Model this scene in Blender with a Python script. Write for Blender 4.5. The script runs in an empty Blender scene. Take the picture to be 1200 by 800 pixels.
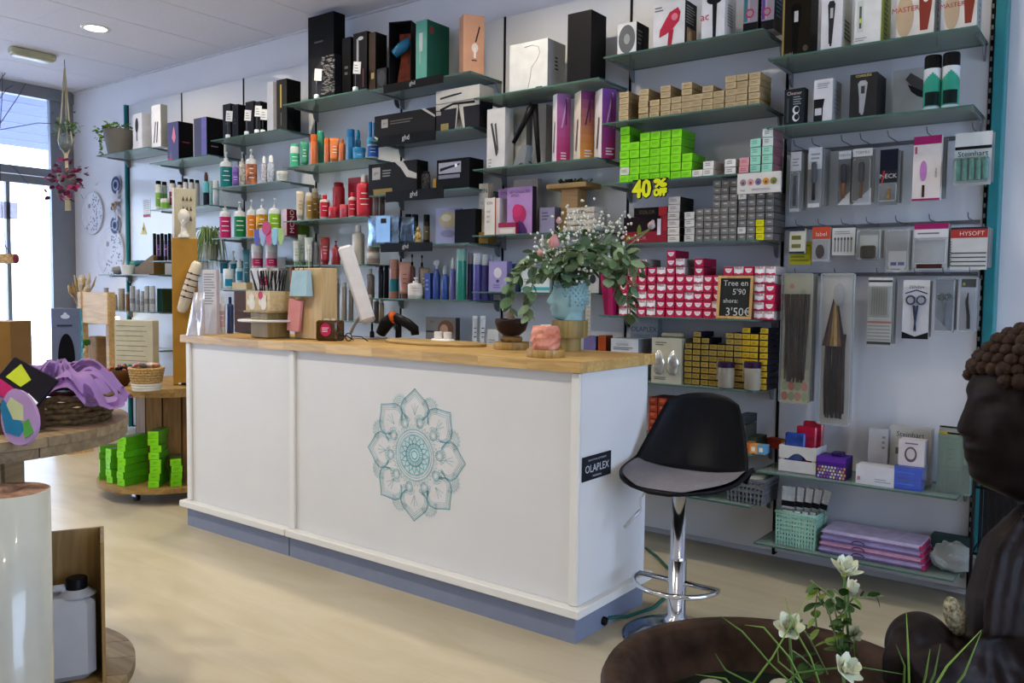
import bpy, math, random
from mathutils import Vector, Matrix, Euler
random.seed(7)
SC = bpy.context.scene
COL = SC.collection
R_ = math.radians
PI = math.pi

# ------------------------------------------------------------------ camera
F_PX, YAW, PITCH, ROLL, CAM_H = 987.2, R_(36.96), R_(3.36), R_(-0.68), 1.3
def cam_axes():
    cy, sy = math.cos(YAW), math.sin(YAW)
    f = Vector((-sy, cy, 0)); r = Vector((cy, sy, 0)); d = Vector((0, 0, -1))
    f2 = math.cos(PITCH)*f + math.sin(PITCH)*d
    d2 = math.cos(PITCH)*d - math.sin(PITCH)*f
    r3 = math.cos(ROLL)*r + math.sin(ROLL)*d2
    d3 = math.cos(ROLL)*d2 - math.sin(ROLL)*r
    return r3, d3, f2
AX_R, AX_D, AX_F = cam_axes()
EYE = Vector((0, 0, CAM_H))
def ray(x, y): return AX_R*((x-600)/F_PX) + AX_D*((y-400)/F_PX) + AX_F
def at_y(x, y, Y): v = ray(x, y); return EYE + v*(Y/v.y)
def at_x(x, y, X): v = ray(x, y); return EYE + v*(X/v.x)
def at_z(x, y, z): v = ray(x, y); return EYE + v*((z-CAM_H)/v.z)
def at_d(x, y, D): return EYE + ray(x, y)*D
def depth(p): return (Vector(p)-EYE).dot(AX_F)
def metres(pxs, p): return pxs*depth(p)/F_PX

cam_data = bpy.data.cameras.new('camera')
cam_data.sensor_width = 36.0
cam_data.lens = F_PX/1200*36.0
cam_data.clip_start = 0.05
cam = bpy.data.objects.new('camera', cam_data)
COL.objects.link(cam)
cam.matrix_world = Matrix(((AX_R.x, -AX_D.x, -AX_F.x, EYE.x), (AX_R.y, -AX_D.y, -AX_F.y, EYE.y),
                           (AX_R.z, -AX_D.z, -AX_F.z, EYE.z), (0, 0, 0, 1)))
SC.camera = cam

# ------------------------------------------------------------------ world, lights, exposure
W = bpy.data.worlds.new('overcast_sky'); SC.world = W
W.use_nodes = True
bg = W.node_tree.nodes['Background']
bg.inputs['Color'].default_value = (0.63, 0.75, 1.0, 1)
bg.inputs['Strength'].default_value = 6.0
SC.view_settings.view_transform = 'Standard'
SC.view_settings.look = 'None'
SC.view_settings.gamma = 1.0
SC.view_settings.use_curve_mapping = False
SC.view_settings.exposure = 0.5

def area(name, loc, rot, sx, sy, power, color, shape='RECTANGLE', portal=False, spread=None):
    l = bpy.data.lights.new(name, 'AREA'); l.shape = shape; l.size = sx
    if shape in ('RECTANGLE', 'ELLIPSE'): l.size_y = sy
    l.energy = power; l.color = color
    if portal: l.cycles.is_portal = True
    if spread: l.spread = spread
    o = bpy.data.objects.new(name, l); o.location = loc; o.rotation_euler = rot; COL.objects.link(o); return o
X_SHOP, X_RIGHT, Y_FRONT, Y_WALL, Z_CEIL = -8.5, 3.4, -3.6, 4.10, 3.2
# the world light enters through the shop front (left) and the window in the right wall
area('shopfront_portal', (X_SHOP-0.1, 0.6, 1.6), (0, R_(-90), 0), 3.1, 6.8, 1, (1, 1, 1), portal=True)
area('window_portal', (X_RIGHT+0.22, 1.3, 1.55), (0, R_(90), 0), 2.5, 4.0, 1, (1, 1, 1), portal=True)

# ------------------------------------------------------------------ materials
def lin(c):
    if isinstance(c, str):
        c = c.lstrip('#'); c = [int(c[i:i+2], 16)/255 for i in (0, 2, 4)]
    return tuple(x/12.92 if x <= .04045 else ((x+.055)/1.055)**2.4 for x in c)
MATS = {}
def mat(hexc, rough=.5, metal=0., vary=.06, nscale=14., bump=0., alpha=None, emit=0., rnd=0., coat=0., trans=0., stretch=None, contrast=None):
    """plain procedural material: base colour broken up by noise, optional bump, gloss, per-object tint"""
    key = (hexc, rough, metal, vary, nscale, bump, alpha, emit, rnd, coat, trans, stretch, contrast)
    if key in MATS: return MATS[key]
    m = bpy.data.materials.new('m_%s_%d' % (hexc.strip('#'), len(MATS))); m.use_nodes = True
    nt = m.node_tree; b = nt.nodes['Principled BSDF']; c = lin(hexc)
    b.inputs['Roughness'].default_value = rough; b.inputs['Metallic'].default_value = metal
    b.inputs['Coat Weight'].default_value = coat
    b.inputs['Specular IOR Level'].default_value = .07 if max(c) < .08 and not metal else (.5 if metal or coat else .2)
    b.inputs['Transmission Weight'].default_value = trans
    tc = nt.nodes.new('ShaderNodeTexCoord'); nz = nt.nodes.new('ShaderNodeTexNoise')
    nz.inputs['Scale'].default_value = nscale; nz.inputs['Detail'].default_value = 3
    if stretch:
        mp = nt.nodes.new('ShaderNodeMapping'); mp.inputs['Scale'].default_value = stretch
        nt.links.new(tc.outputs['Object'], mp.inputs['Vector']); nt.links.new(mp.outputs['Vector'], nz.inputs['Vector'])
    else:
        nt.links.new(tc.outputs['Object'], nz.inputs['Vector'])
    rp = nt.nodes.new('ShaderNodeValToRGB')
    lo = tuple(max(0, x*(1-vary*1.6)) for x in c); hi = tuple(min(1, x*(1+vary)) for x in c)
    if contrast: lo = lin(contrast)
    rp.color_ramp.elements[0].position = .3; rp.color_ramp.elements[1].position = .7
    rp.color_ramp.elements[0].color = lo+(1,); rp.color_ramp.elements[1].color = hi+(1,)
    nt.links.new(nz.outputs['Fac'], rp.inputs['Fac']); out = rp.outputs['Color']
    if rnd:
        oi = nt.nodes.new('ShaderNodeObjectInfo'); hs = nt.nodes.new('ShaderNodeHueSaturation')
        mr = nt.nodes.new('ShaderNodeMapRange'); mr.inputs['To Min'].default_value = 1-rnd; mr.inputs['To Max'].default_value = 1+rnd
        nt.links.new(oi.outputs['Random'], mr.inputs['Value']); nt.links.new(mr.outputs['Result'], hs.inputs['Value'])
        nt.links.new(out, hs.inputs['Color']); out = hs.outputs['Color']
    nt.links.new(out, b.inputs['Base Color'])
    if bump:
        bp = nt.nodes.new('ShaderNodeBump'); bp.inputs['Strength'].default_value = bump; bp.inputs['Distance'].default_value = .01
        nt.links.new(nz.outputs['Fac'], bp.inputs['Height']); nt.links.new(bp.outputs['Normal'], b.inputs['Normal'])
    if emit:
        b.inputs['Emission Color'].default_value = c+(1,); b.inputs['Emission Strength'].default_value = emit
    if alpha is not None: b.inputs['Alpha'].default_value = alpha
    MATS[key] = m
    return m
def clear(hexc, fac=.75, rough=.06, fog=None):
    """clear sheet (glass, film): tinted see-through mixed with a glossy/diffuse surface"""
    key = ('clear', hexc, fac, rough, fog)
    if key in MATS: return MATS[key]
    m = bpy.data.materials.new('m_clear_%s_%d' % (hexc.strip('#'), len(MATS))); m.use_nodes = True
    nt = m.node_tree; b = nt.nodes['Principled BSDF']; o = nt.nodes['Material Output']
    b.inputs['Base Color'].default_value = lin(fog or hexc)+(1,); b.inputs['Roughness'].default_value = rough
    t = nt.nodes.new('ShaderNodeBsdfTransparent'); t.inputs['Color'].default_value = lin(hexc)+(1,)
    mx = nt.nodes.new('ShaderNodeMixShader')
    fr = nt.nodes.new('ShaderNodeFresnel'); fr.inputs['IOR'].default_value = 1.45
    ma = nt.nodes.new('ShaderNodeMath'); ma.operation = 'MULTIPLY_ADD'; ma.inputs[1].default_value = .8; ma.inputs[2].default_value = 1-fac
    ma.use_clamp = True
    nt.links.new(fr.outputs['Fac'], ma.inputs[0]); nt.links.new(ma.outputs['Value'], mx.inputs['Fac'])
    nt.links.new(t.outputs['BSDF'], mx.inputs[1]); nt.links.new(b.outputs['BSDF'], mx.inputs[2])
    nt.links.new(mx.outputs['Shader'], o.inputs['Surface'])
    MATS[key] = m
    return m
def wood(c1, c2, rough=.5, scale=6., axis='X', rnd=.12, bump=.1):
    key = ('wood', c1, c2, rough, scale, axis, rnd)
    if key in MATS: return MATS[key]
    m = bpy.data.materials.new('m_wood_%d' % len(MATS)); m.use_nodes = True
    nt = m.node_tree; b = nt.nodes['Principled BSDF']; b.inputs['Roughness'].default_value = rough
    tc = nt.nodes.new('ShaderNodeTexCoord'); mp = nt.nodes.new('ShaderNodeMapping')
    s = [scale*4]*3; s['XYZ'.index(axis)] = scale*.35
    mp.inputs['Scale'].default_value = s
    oi = nt.nodes.new('ShaderNodeObjectInfo'); vm = nt.nodes.new('ShaderNodeVectorMath'); vm.operation = 'ADD'
    sc = nt.nodes.new('ShaderNodeVectorMath'); sc.operation = 'SCALE'; sc.inputs['Scale'].default_value = 20
    nt.links.new(oi.outputs['Random'], sc.inputs[0])
    nt.links.new(tc.outputs['Object'], vm.inputs[0]); nt.links.new(sc.outputs[0], vm.inputs[1])
    nt.links.new(vm.outputs[0], mp.inputs['Vector'])
    nz = nt.nodes.new('ShaderNodeTexNoise'); nz.inputs['Scale'].default_value = 1.5; nz.inputs['Detail'].default_value = 6; nz.inputs['Distortion'].default_value = 1.2
    nt.links.new(mp.outputs['Vector'], nz.inputs['Vector'])
    rp = nt.nodes.new('ShaderNodeValToRGB'); rp.color_ramp.elements[0].position = .32; rp.color_ramp.elements[1].position = .68
    rp.color_ramp.elements[0].color = lin(c1)+(1,); rp.color_ramp.elements[1].color = lin(c2)+(1,)
    nt.links.new(nz.outputs['Fac'], rp.inputs['Fac'])
    hs = nt.nodes.new('ShaderNodeHueSaturation'); mr = nt.nodes.new('ShaderNodeMapRange')
    mr.inputs['To Min'].default_value = 1-rnd; mr.inputs['To Max'].default_value = 1+rnd
    nt.links.new(oi.outputs['Random'], mr.inputs['Value']); nt.links.new(mr.outputs['Result'], hs.inputs['Value'])
    nt.links.new(rp.outputs['Color'], hs.inputs['Color']); nt.links.new(hs.outputs['Color'], b.inputs['Base Color'])
    if bump:
        bp = nt.nodes.new('ShaderNodeBump'); bp.inputs['Strength'].default_value = bump; bp.inputs['Distance'].default_value = .004
        nt.links.new(nz.outputs['Fac'], bp.inputs['Height']); nt.links.new(bp.outputs['Normal'], b.inputs['Normal'])
    MATS[key] = m
    return m

# ------------------------------------------------------------------ mesh building
TEXT = {}
def text_mesh(s):
    """letters as flat faces: (verts, faces, width, height), origin at the text's centre"""
    if s in TEXT: return TEXT[s]
    cu = bpy.data.curves.new('lettering', 'FONT'); cu.body = s; cu.size = 1; cu.align_x = 'CENTER'; cu.align_y = 'CENTER'
    cu.resolution_u = 2
    o = bpy.data.objects.new('lettering', cu); COL.objects.link(o)
    dg = bpy.context.evaluated_depsgraph_get()
    me = bpy.data.meshes.new_from_object(o.evaluated_get(dg))
    vs = [tuple(v.co) for v in me.vertices]; fs = [tuple(p.vertices) for p in me.polygons]
    bpy.data.objects.remove(o); bpy.data.curves.remove(cu); bpy.data.meshes.remove(me)
    xs = [v[0] for v in vs] or [0]; ys = [v[1] for v in vs] or [0]
    cx, cy = (min(xs)+max(xs))/2, (min(ys)+max(ys))/2
    TEXT[s] = ([(v[0]-cx, v[1]-cy, 0) for v in vs], fs, max(xs)-min(xs), max(ys)-min(ys))
    return TEXT[s]

class MB:
    def __init__(self): self.v = []; self.f = []; self.m = []; self.mats = []; self.s = []
    def mi(self, m):
        if m is None: return 0
        if m not in self.mats: self.mats.append(m)
        return self.mats.index(m)
    def add(self, vs, fs, m=None, T=None, smooth=False):
        o = len(self.v); k = self.mi(m)
        if T is not None: vs = [T @ Vector(v) for v in vs]
        self.v += [tuple(v) for v in vs]
        for f in fs: self.f.append(tuple(i+o for i in f)); self.m.append(k); self.s.append(smooth)
        return self
    def box(self, x0, y0, z0, x1, y1, z1, m=None, T=None, bev=0., mats=None):
        """mats: {'F','B','L','R','T','D'} -> material override per face"""
        if bev:
            b = min(bev, (x1-x0)*.45, (y1-y0)*.45, (z1-z0)*.45)
            vs = []; 
            for z, k in ((z0, b), (z0+b, 0), (z1-b, 0), (z1, b)):
                for (sx, sy) in ((0, 0), (1, 0), (1, 1), (0, 1)):
                    X0, X1, Y0, Y1 = x0+k, x1-k, y0+k, y1-k
                    c = ((X0, Y0), (X1, Y0), (X1, Y1), (X0, Y1))[{(0, 0): 0, (1, 0): 1, (1, 1): 2, (0, 1): 3}[(sx, sy)]]
                    bb = b if not k else b*.6
                    dx = bb if sx == 0 else -bb; dy = bb if sy == 0 else -bb
                    first = (c[0]+dx, c[1]); second = (c[0], c[1]+dy)
                    if (sx, sy) in ((0, 0), (1, 1)): first, second = second, first
                    vs += [(first[0], first[1], z), (second[0], second[1], z)]
            fs = [tuple(range(7, -1, -1)), tuple(range(24, 32))]
            for l in range(3):
                for i in range(8):
                    a = l*8+i; bq = l*8+(i+1) % 8; fs.append((a, bq, bq+8, a+8))
            return self.add(vs, fs, m, T)
        vs = [(x0, y0, z0), (x1, y0, z0), (x1, y1, z0), (x0, y1, z0), (x0, y0, z1), (x1, y0, z1), (x1, y1, z1), (x0, y1, z1)]
        fs = {'F': (0, 1, 5, 4), 'R': (1, 2, 6, 5), 'B': (2, 3, 7, 6), 'L': (3, 0, 4, 7), 'T': (4, 5, 6, 7), 'D': (3, 2, 1, 0)}
        if not mats: return self.add(vs, list(fs.values()), m, T)
        o = len(self.v); vv = [T @ Vector(v) for v in vs] if T is not None else vs
        self.v += [tuple(v) for v in vv]
        for k, f in fs.items():
            self.f.append(tuple(i+o for i in f)); self.m.append(self.mi(mats.get(k, m))); self.s.append(False)
        return self
    def lathe(self, prof, m=None, n=20, T=None, sx=1., sy=1., smooth=True, cap=True, a0=0., a1=2*PI):
        vs = []; fs = []; full = abs(a1-a0-2*PI) < 1e-6; k = n if full else n+1
        for r, z in prof:
            for i in range(k):
                a = a0+(a1-a0)*i/n; vs.append((r*math.cos(a)*sx, r*math.sin(a)*sy, z))
        for j in range(len(prof)-1):
            for i in range(n):
                i2 = (i+1) % k; fs.append((j*k+i, j*k+i2, (j+1)*k+i2, (j+1)*k+i))
        self.add(vs, fs, m, T, smooth)
        if cap and full:
            if prof[0][0] > 1e-6: self.add(vs[:k], [tuple(range(k-1, -1, -1))], m, T)
            if prof[-1][0] > 1e-6: self.add(vs[-k:], [tuple(range(k))], m, T)
        return self
    def cyl(self, r, z0, z1, m=None, n=16, T=None, r2=None, bev=0.):
        r2 = r if r2 is None else r2
        if bev: return self.lathe([(r-bev, z0), (r, z0+bev), (r2, z1-bev), (r2-bev, z1)], m, n, T)
        self.lathe([(r, z0), (r2, z1)], m, n, T); return self
    def tube(self, pts, r, m=None, n=8, T=None, closed=False, rs=None, cap=True):
        pts = [Vector(p) for p in pts]; vs = []; N = len(pts); up = Vector((0, 0, 1)); prev = None
        for i, p in enumerate(pts):
            if closed: t = pts[(i+1) % N]-pts[i-1]
            else: t = pts[min(i+1, N-1)]-pts[max(i-1, 0)]
            if t.length < 1e-9: t = Vector((0, 0, 1))
            t.normalize()
            if prev is None: a = t.cross(up) if abs(t.dot(up)) < .95 else t.cross(Vector((1, 0, 0)))
            else: a = prev-t*prev.dot(t)
            a.normalize(); prev = a; b = t.cross(a); rr = rs[i] if rs else r
            for k in range(n):
                an = 2*PI*k/n; vs.append(p+a*(rr*math.cos(an))+b*(rr*math.sin(an)))
        fs = []
        for i in range(N if closed else N-1):
            j = (i+1) % N
            for k in range(n): k2 = (k+1) % n; fs.append((i*n+k, i*n+k2, j*n+k2, j*n+k))
        if cap and not closed: fs += [tuple(range(n-1, -1, -1)), tuple((N-1)*n+k for k in range(n))]
        return self.add(vs, fs, m, T, True)
    def ball(self, c, rx, ry=None, rz=None, m=None, n=12, k=8, T=None, fn=None):
        ry = rx if ry is None else ry; rz = rx if rz is None else rz; vs = []; fs = []
        for j in range(k+1):
            ph = PI*j/k-PI/2
            for i in range(n):
                a = 2*PI*i/n; d = Vector((math.cos(ph)*math.cos(a), math.cos(ph)*math.sin(a), math.sin(ph)))
                q = fn(d) if fn else 1.
                vs.append((c[0]+d.x*rx*q, c[1]+d.y*ry*q, c[2]+d.z*rz*q))
        for j in range(k):
            for i in range(n):
                i2 = (i+1) % n; fs.append((j*n+i, j*n+i2, (j+1)*n+i2, (j+1)*n+i))
        return self.add(vs, fs, m, T, True)
    def prism(self, poly, y0, y1, m=None, T=None, side=None):
        """polygon in x,z extruded along y"""
        n = len(poly); vs = [(p[0], y0, p[1]) for p in poly]+[(p[0], y1, p[1]) for p in poly]
        self.add(vs, [tuple(range(n)), tuple(range(2*n-1, n-1, -1))], m, T)
        return self.add(vs, [(i, i+n, (i+1) % n+n, (i+1) % n) for i in range(n)], side or m, T)
    def plate(self, poly, z0, z1, m=None, T=None, side=None):
        """polygon in x,y extruded along z"""
        n = len(poly); vs = [(p[0], p[1], z0) for p in poly]+[(p[0], p[1], z1) for p in poly]
        self.add(vs, [tuple(range(n-1, -1, -1)), tuple(range(n, 2*n))], m, T)
        return self.add(vs, [(i, (i+1) % n, (i+1) % n+n, i+n) for i in range(n)], side or m, T)
    def text(self, s, m, T, h=None, w=None):
        vs, fs, tw, th = text_mesh(s); k = 1.
        if h: k = h/max(th, 1e-6)
        if w: k = min(k, w/max(tw, 1e-6)) if h else w/max(tw, 1e-6)
        return self.add([(v[0]*k, v[1]*k, 0) for v in vs], fs, m, T)
    def mesh(self, name):
        me = bpy.data.meshes.new(name); me.from_pydata(self.v, [], self.f)
        for m in self.mats: me.materials.append(m)
        me.polygons.foreach_set('material_index', self.m)
        me.polygons.foreach_set('use_smooth', self.s)
        me.update(); return me
    def build(self, name, parent=None, loc=None, rz=0., kind=None):
        return put(name, self.mesh(name), parent, loc, rz, kind)
def put(name, me, parent=None, loc=None, rz=0., kind=None):
    o = bpy.data.objects.new(name, me); COL.objects.link(o)
    if parent is not None: o.parent = parent
    if loc is not None: o.location = loc
    if rz: o.rotation_euler = (0, 0, rz)
    if kind: o['kind'] = kind
    return o
def tag(o, label, cat, group=None, kind=None):
    o['label'] = label; o['category'] = cat
    if group: o['group'] = group
    if kind: o['kind'] = kind
    return o
def thing(name, label, cat, loc=(0, 0, 0), rz=0., group=None):
    o = bpy.data.objects.new(name, None); o.empty_display_size = .05; COL.objects.link(o)
    o.location = loc; o.rotation_euler = (0, 0, rz)
    return tag(o, label, cat, group)
def struct(o): o['kind'] = 'structure'; return o
def TR(x=0, y=0, z=0, rx=0, ry=0, rz=0, s=1.):
    return Matrix.Translation((x, y, z)) @ Euler((rx, ry, rz)).to_matrix().to_4x4() @ Matrix.Scale(s, 4)

# frequently used colours
WHITE = mat('#e6e6e4', .45); BLACK = mat('#141416', .35); BLACK2 = mat('#1d1b1e', .55); CHROME = mat('#d8dadd', .12, 1., vary=.02)
GREY = mat('#8d9092', .5); STEEL = mat('#6b6e72', .35, .8); INK = mat('#2a2a2c', .6); CREAM = mat('#d9d0bb', .55); GOLD = mat('#b08d3c', .35, .5)
FILM = clear('#fdfefe', .985, .06, fog='#d7dde0'); PRINTW = mat('#efefee', .5)
# ================================================================== setting
def floor_mat():
    m = bpy.data.materials.new('m_floor'); m.use_nodes = True; nt = m.node_tree; b = nt.nodes['Principled BSDF']
    b.inputs['Roughness'].default_value = .38
    tc = nt.nodes.new('ShaderNodeTexCoord'); mp = nt.nodes.new('ShaderNodeMapping'); mp.inputs['Scale'].default_value = (.8, 3.2, 1)
    nt.links.new(tc.outputs['Object'], mp.inputs['Vector'])
    n1 = nt.nodes.new('ShaderNodeTexNoise'); n1.inputs['Scale'].default_value = 1.6; n1.inputs['Detail'].default_value = 8; n1.inputs['Distortion'].default_value = 1.6
    nt.links.new(mp.outputs['Vector'], n1.inputs['Vector'])
    rp = nt.nodes.new('ShaderNodeValToRGB'); e = rp.color_ramp.elements
    e[0].position = .25; e[0].color = lin('#aca081')+(1,); e[1].position = .62; e[1].color = lin('#b9ae94')+(1,)
    nt.links.new(n1.outputs['Fac'], rp.inputs['Fac'])
    br = nt.nodes.new('ShaderNodeTexBrick'); br.inputs['Scale'].default_value = 1; br.inputs['Mortar Size'].default_value = .0012
    br.inputs['Brick Width'].default_value = 1.25; br.inputs['Row Height'].default_value = .19
    br.inputs['Color1'].default_value = (1, 1, 1, 1); br.inputs['Color2'].default_value = (.94, .93, .92, 1); br.inputs['Mortar'].default_value = (.86, .83, .8, 1)
    nt.links.new(tc.outputs['Object'], br.inputs['Vector'])
    mx = nt.nodes.new('ShaderNodeMix'); mx.data_type = 'RGBA'; mx.blend_type = 'MULTIPLY'; mx.inputs['Factor'].default_value = .8
    nt.links.new(rp.outputs['Color'], mx.inputs[6]); nt.links.new(br.outputs['Color'], mx.inputs[7])
    nt.links.new(mx.outputs[2], b.inputs['Base Color'])
    return m
PAINT = mat('#dcdbe0', .7, vary=.02, nscale=3.); CEILP = mat('#dedae0', .8, vary=.02, nscale=40., bump=.05)
PANEL = mat('#cfd0d3', .35, vary=.02, nscale=2., coat=.2); TEAL = mat('#2c7f86', .4); ALU = mat('#85878c', .38, .6, vary=.03)
fl = struct(MB().box(X_SHOP, Y_FRONT, -.1, X_RIGHT, Y_WALL, 0, floor_mat()).build('floor'))
wb = struct(MB().box(X_SHOP-.2, Y_WALL, 0, X_RIGHT+.2, Y_WALL+.15, 3.5, PAINT).build('wall_back'))
struct(MB().box(X_SHOP-.2, Y_FRONT-.15, 0, X_RIGHT+.2, Y_FRONT, 3.5, PAINT).build('wall_front'))
wr = MB()
wr.box(X_RIGHT, Y_FRONT, 0, X_RIGHT+.15, -.7, 3.5, PAINT).box(X_RIGHT, 3.3, 0, X_RIGHT+.15, Y_WALL, 3.5, PAINT)
wr.box(X_RIGHT, -.7, 0, X_RIGHT+.15, 3.3, .3, PAINT).box(X_RIGHT, -.7, 2.8, X_RIGHT+.15, 3.3, 3.5, PAINT)
struct(wr.build('wall_right'))
w2 = MB()
for y in (-.7, .63, 1.96, 3.24): w2.box(X_RIGHT+.03, y, .3, X_RIGHT+.09, y+.06, 2.8, ALU)
w2.box(X_RIGHT+.03, -.7, .3, X_RIGHT+.09, 3.3, .36, ALU).box(X_RIGHT+.03, -.7, 2.74, X_RIGHT+.09, 3.3, 2.8, ALU)
w2o = struct(w2.build('window_2'))
PANE = clear('#f7fbff', .97, .02)
for y in (-.64, .69, 2.02): MB().box(X_RIGHT+.055, y, .36, X_RIGHT+.063, y+1.24, 2.74, PANE).build('pane', w2o)

# wall panels of the shelving bays, uprights between them, teal end trims
SEAM = [-0.562-.85*k for k in range(9)]
YP = 4.03
for k in range(8):
    x0, x1 = SEAM[k+1]+.006, SEAM[k]-.006
    MB().box(x0, YP, .045, x1, Y_WALL-.002, 2.925, PANEL, bev=.003).build('panel', wb)
UPR = mat('#17181b', .5)
for k in range(9):
    m = MB().box(SEAM[k]-.006, YP-.004, .03, SEAM[k]+.006, Y_WALL-.002, 2.925, UPR)
    if k in (0,):
        for i in range(60): m.box(SEAM[k]-.004, YP-.006, .3+i*.043, SEAM[k]+.004, YP-.003, .318+i*.043, GREY)
    m.build('upright', wb)
MB().box(SEAM[0]+.012, YP-.03, .03, SEAM[0]+.055, Y_WALL-.002, 2.93, TEAL, bev=.004).build('trim_teal', wb)
MB().box(SEAM[8]-.03, YP-.03, .03, SEAM[8]-.008, Y_WALL-.002, 2.93, TEAL, bev=.004).build('trim_teal', wb)
MB().box(X_SHOP, Y_WALL-.014, 3.184, X_RIGHT, Y_WALL, 3.199, mat('#d0d0d4', .7)).build('cornice', wb)

# suspended ceiling of square tiles
cl = struct(MB().box(X_SHOP-.2, Y_FRONT-.1, 3.222, X_RIGHT+.2, Y_WALL+.1, 3.4, mat('#77757a', .9)).build('ceiling'))
S = .61; tile = MB().box(.0035, .0006, 0, S-.0035, S-.0006, .018, CEILP).mesh('tile')
xs = []; x = -4.71
while x > X_SHOP: x -= S
xs = [x+i*S for i in range(22)]; ys = [4.06-S*(j+1) for j in range(13)]
for x in xs:
    for y in ys:
        if x+S < X_SHOP or x > X_RIGHT: continue
        put('tile', tile, cl, (x, y, 3.2))
MB().box(X_SHOP, 4.06, 3.2, X_RIGHT, Y_WALL, 3.215, CEILP).build('tile_edge', cl)

# shop front: aluminium frame with glass, pavement and canopy outside
sf = MB()
sf.box(X_SHOP-.08, Y_FRONT, 3.085, X_SHOP, Y_WALL, 3.2, ALU)
for (y0, y1, z1) in ((3.88, 4.02, 3.085), (4.02, 4.10, 3.2), (3.475, 3.51, 2.3), (1.9, 2.02, 3.085), (.2, .3, 3.085), (-1.6, -1.5, 3.085), (-3.6, -3.45, 3.085)):
    sf.box(X_SHOP-.08, y0, 0, X_SHOP-(.02 if y0 != 3.475 else .03), y1, z1, ALU)
sf.box(X_SHOP-.08, Y_FRONT, 2.27, X_SHOP-.01, 3.88, 2.345, ALU, bev=.004).box(X_SHOP-.08, Y_FRONT, 2.352, X_SHOP-.02, 3.88, 2.43, ALU, bev=.004)
sf.box(X_SHOP-.08, Y_FRONT, 0, X_SHOP-.01, 3.88, .12, ALU)
w1 = struct(sf.build('window_1'))
for (y0, y1) in ((2.02, 3.475), (3.51, 3.88), (.3, 1.9), (-1.5, .2), (-3.45, -1.6)):
    MB().box(X_SHOP-.05, y0, .12, X_SHOP-.042, y1, 2.27, PANE).build('pane', w1)
for (y0, y1) in ((2.02, 3.88), (.3, 1.9), (-1.5, .2), (-3.45, -1.6)):
    MB().box(X_SHOP-.05, y0, 2.43, X_SHOP-.042, y1, 3.085, PANE).build('pane', w1)
struct(MB().box(-24, -12, -.25, X_SHOP-.2, 16, -.05, mat('#d9d8d4', .8)).build('pavement'))
cano = struct(MB().box(-12.6, -6, 3.23, X_SHOP-.21, 9, 3.4, mat('#6d7396', .8)).build('canopy'))
for i in range(6): MB().box(-12+.6*i, -6, 3.222, -11.99+.6*i, 9, 3.2298, GREY).build('joint', cano)
struct(MB().box(X_RIGHT+.16, -6, -.25, 16, 10, -.05, mat('#cfcfcb', .8)).build('pavement'))

# recessed downlights, their light with them
WARM = (1.0, .89, .72)
dl_ring = MB().lathe([(.075, -.006), (.098, -.006), (.105, .002), (.075, .002)], mat('#e9e9e6', .3), 32, cap=False).mesh('ring')
dl_disc = MB().cyl(.075, -.003, .001, mat('#fff6e6', .3, emit=14.), 32).mesh('diffuser')
DL = [(-6.268, 3.191), (-4.45, 3.19), (-2.63, 3.19), (-.81, 3.19), (-6.268, .95), (-4.45, .95), (-2.63, .95), (-.81, .95), (1.2, .95), (-4.45, -1.4), (-1.7, -1.4), (1.2, -1.4)]
DLP = [11, 12, 10, 3]+[15, 18, 17, 6, 4]+[7]*3
for i, (x, y) in enumerate(DL):
    t = thing('downlight', 'round recessed ceiling downlight glowing white above the left shelves' if i == 0 else 'recessed ceiling downlight, %s in the %s row from the shelf wall' % (('leftmost', 'second', 'third', 'fourth', 'rightmost')[i if i < 4 else (i-4 if i < 9 else i-9)], 'nearest' if i < 4 else ('middle' if i < 9 else 'farthest')), 'light', (x, y, 3.2), group='recessed downlights')
    put('ring', dl_ring, t); put('diffuser', dl_disc, t)
    a = area('downlight_beam', (x, y, 3.19), (0, 0, 0), .15, .15, DLP[i], WARM, 'DISK', spread=R_(150))
t = thing('emergency_light', 'beige oblong emergency light fitting on the ceiling', 'light', tuple(at_z(38, 60, 3.2)))
MB().box(-.05, -.17, -.055, .05, .17, 0, mat('#b7b394', .5), bev=.012).build('housing', t)
MB().box(-.042, -.15, -.068, .042, .15, -.05, mat('#d2cfba', .3), bev=.012).build('diffuser', t)

# ================================================================== glass shelves on brackets
YS = 3.73
GLASS = clear('#cfdfd9', .74, .08, fog='#a9bcb6'); EDGE = mat('#44645b', .15, vary=.03)
BRK = mat('#7c8084', .45, .3)
bp_ = [(0, 0), (.21, 0), (.21, -.006), (.05, -.01)]
bp_ += [(.046*math.cos(a), -.012-.05*math.sin(a)) for a in [i*PI/2/6 for i in range(7)]]
def bracket_mesh():
    m = MB(); pts = [(-p[0], p[1]) for p in bp_]
    m.add([(-.004, YP+p[0], p[1]) for p in pts]+[(.004, YP+p[0], p[1]) for p in pts],
          [tuple(range(len(pts))), tuple(range(2*len(pts)-1, len(pts)-1, -1))]+[(i, i+len(pts), (i+1) % len(pts)+len(pts), (i+1) % len(pts)) for i in range(len(pts))], BRK)
    return m.mesh('bracket')
BRM = bracket_mesh()
SH = {}
def shelf(bay, n, z, desc, x0=None, x1=None):
    a = SEAM[bay+1]+.012 if x0 is None else x0; b = SEAM[bay]-.012 if x1 is None else x1
    t = thing('glass_shelf', 'glass wall shelf on grey brackets '+desc, 'shelf', ((a+b)/2, YS, z))
    w = (b-a)/2
    g = MB().box(-w, 0, -.008, w, YP-YS-.006, 0, GLASS, mats={'F': EDGE, 'L': EDGE, 'R': EDGE, 'B': EDGE}).build('glass_panel', t)
    for s in (-1, 1):
        put('bracket', BRM, t, (s*(w-.012), -YS, -.0085))
    SH[(bay, n)] = z
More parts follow.
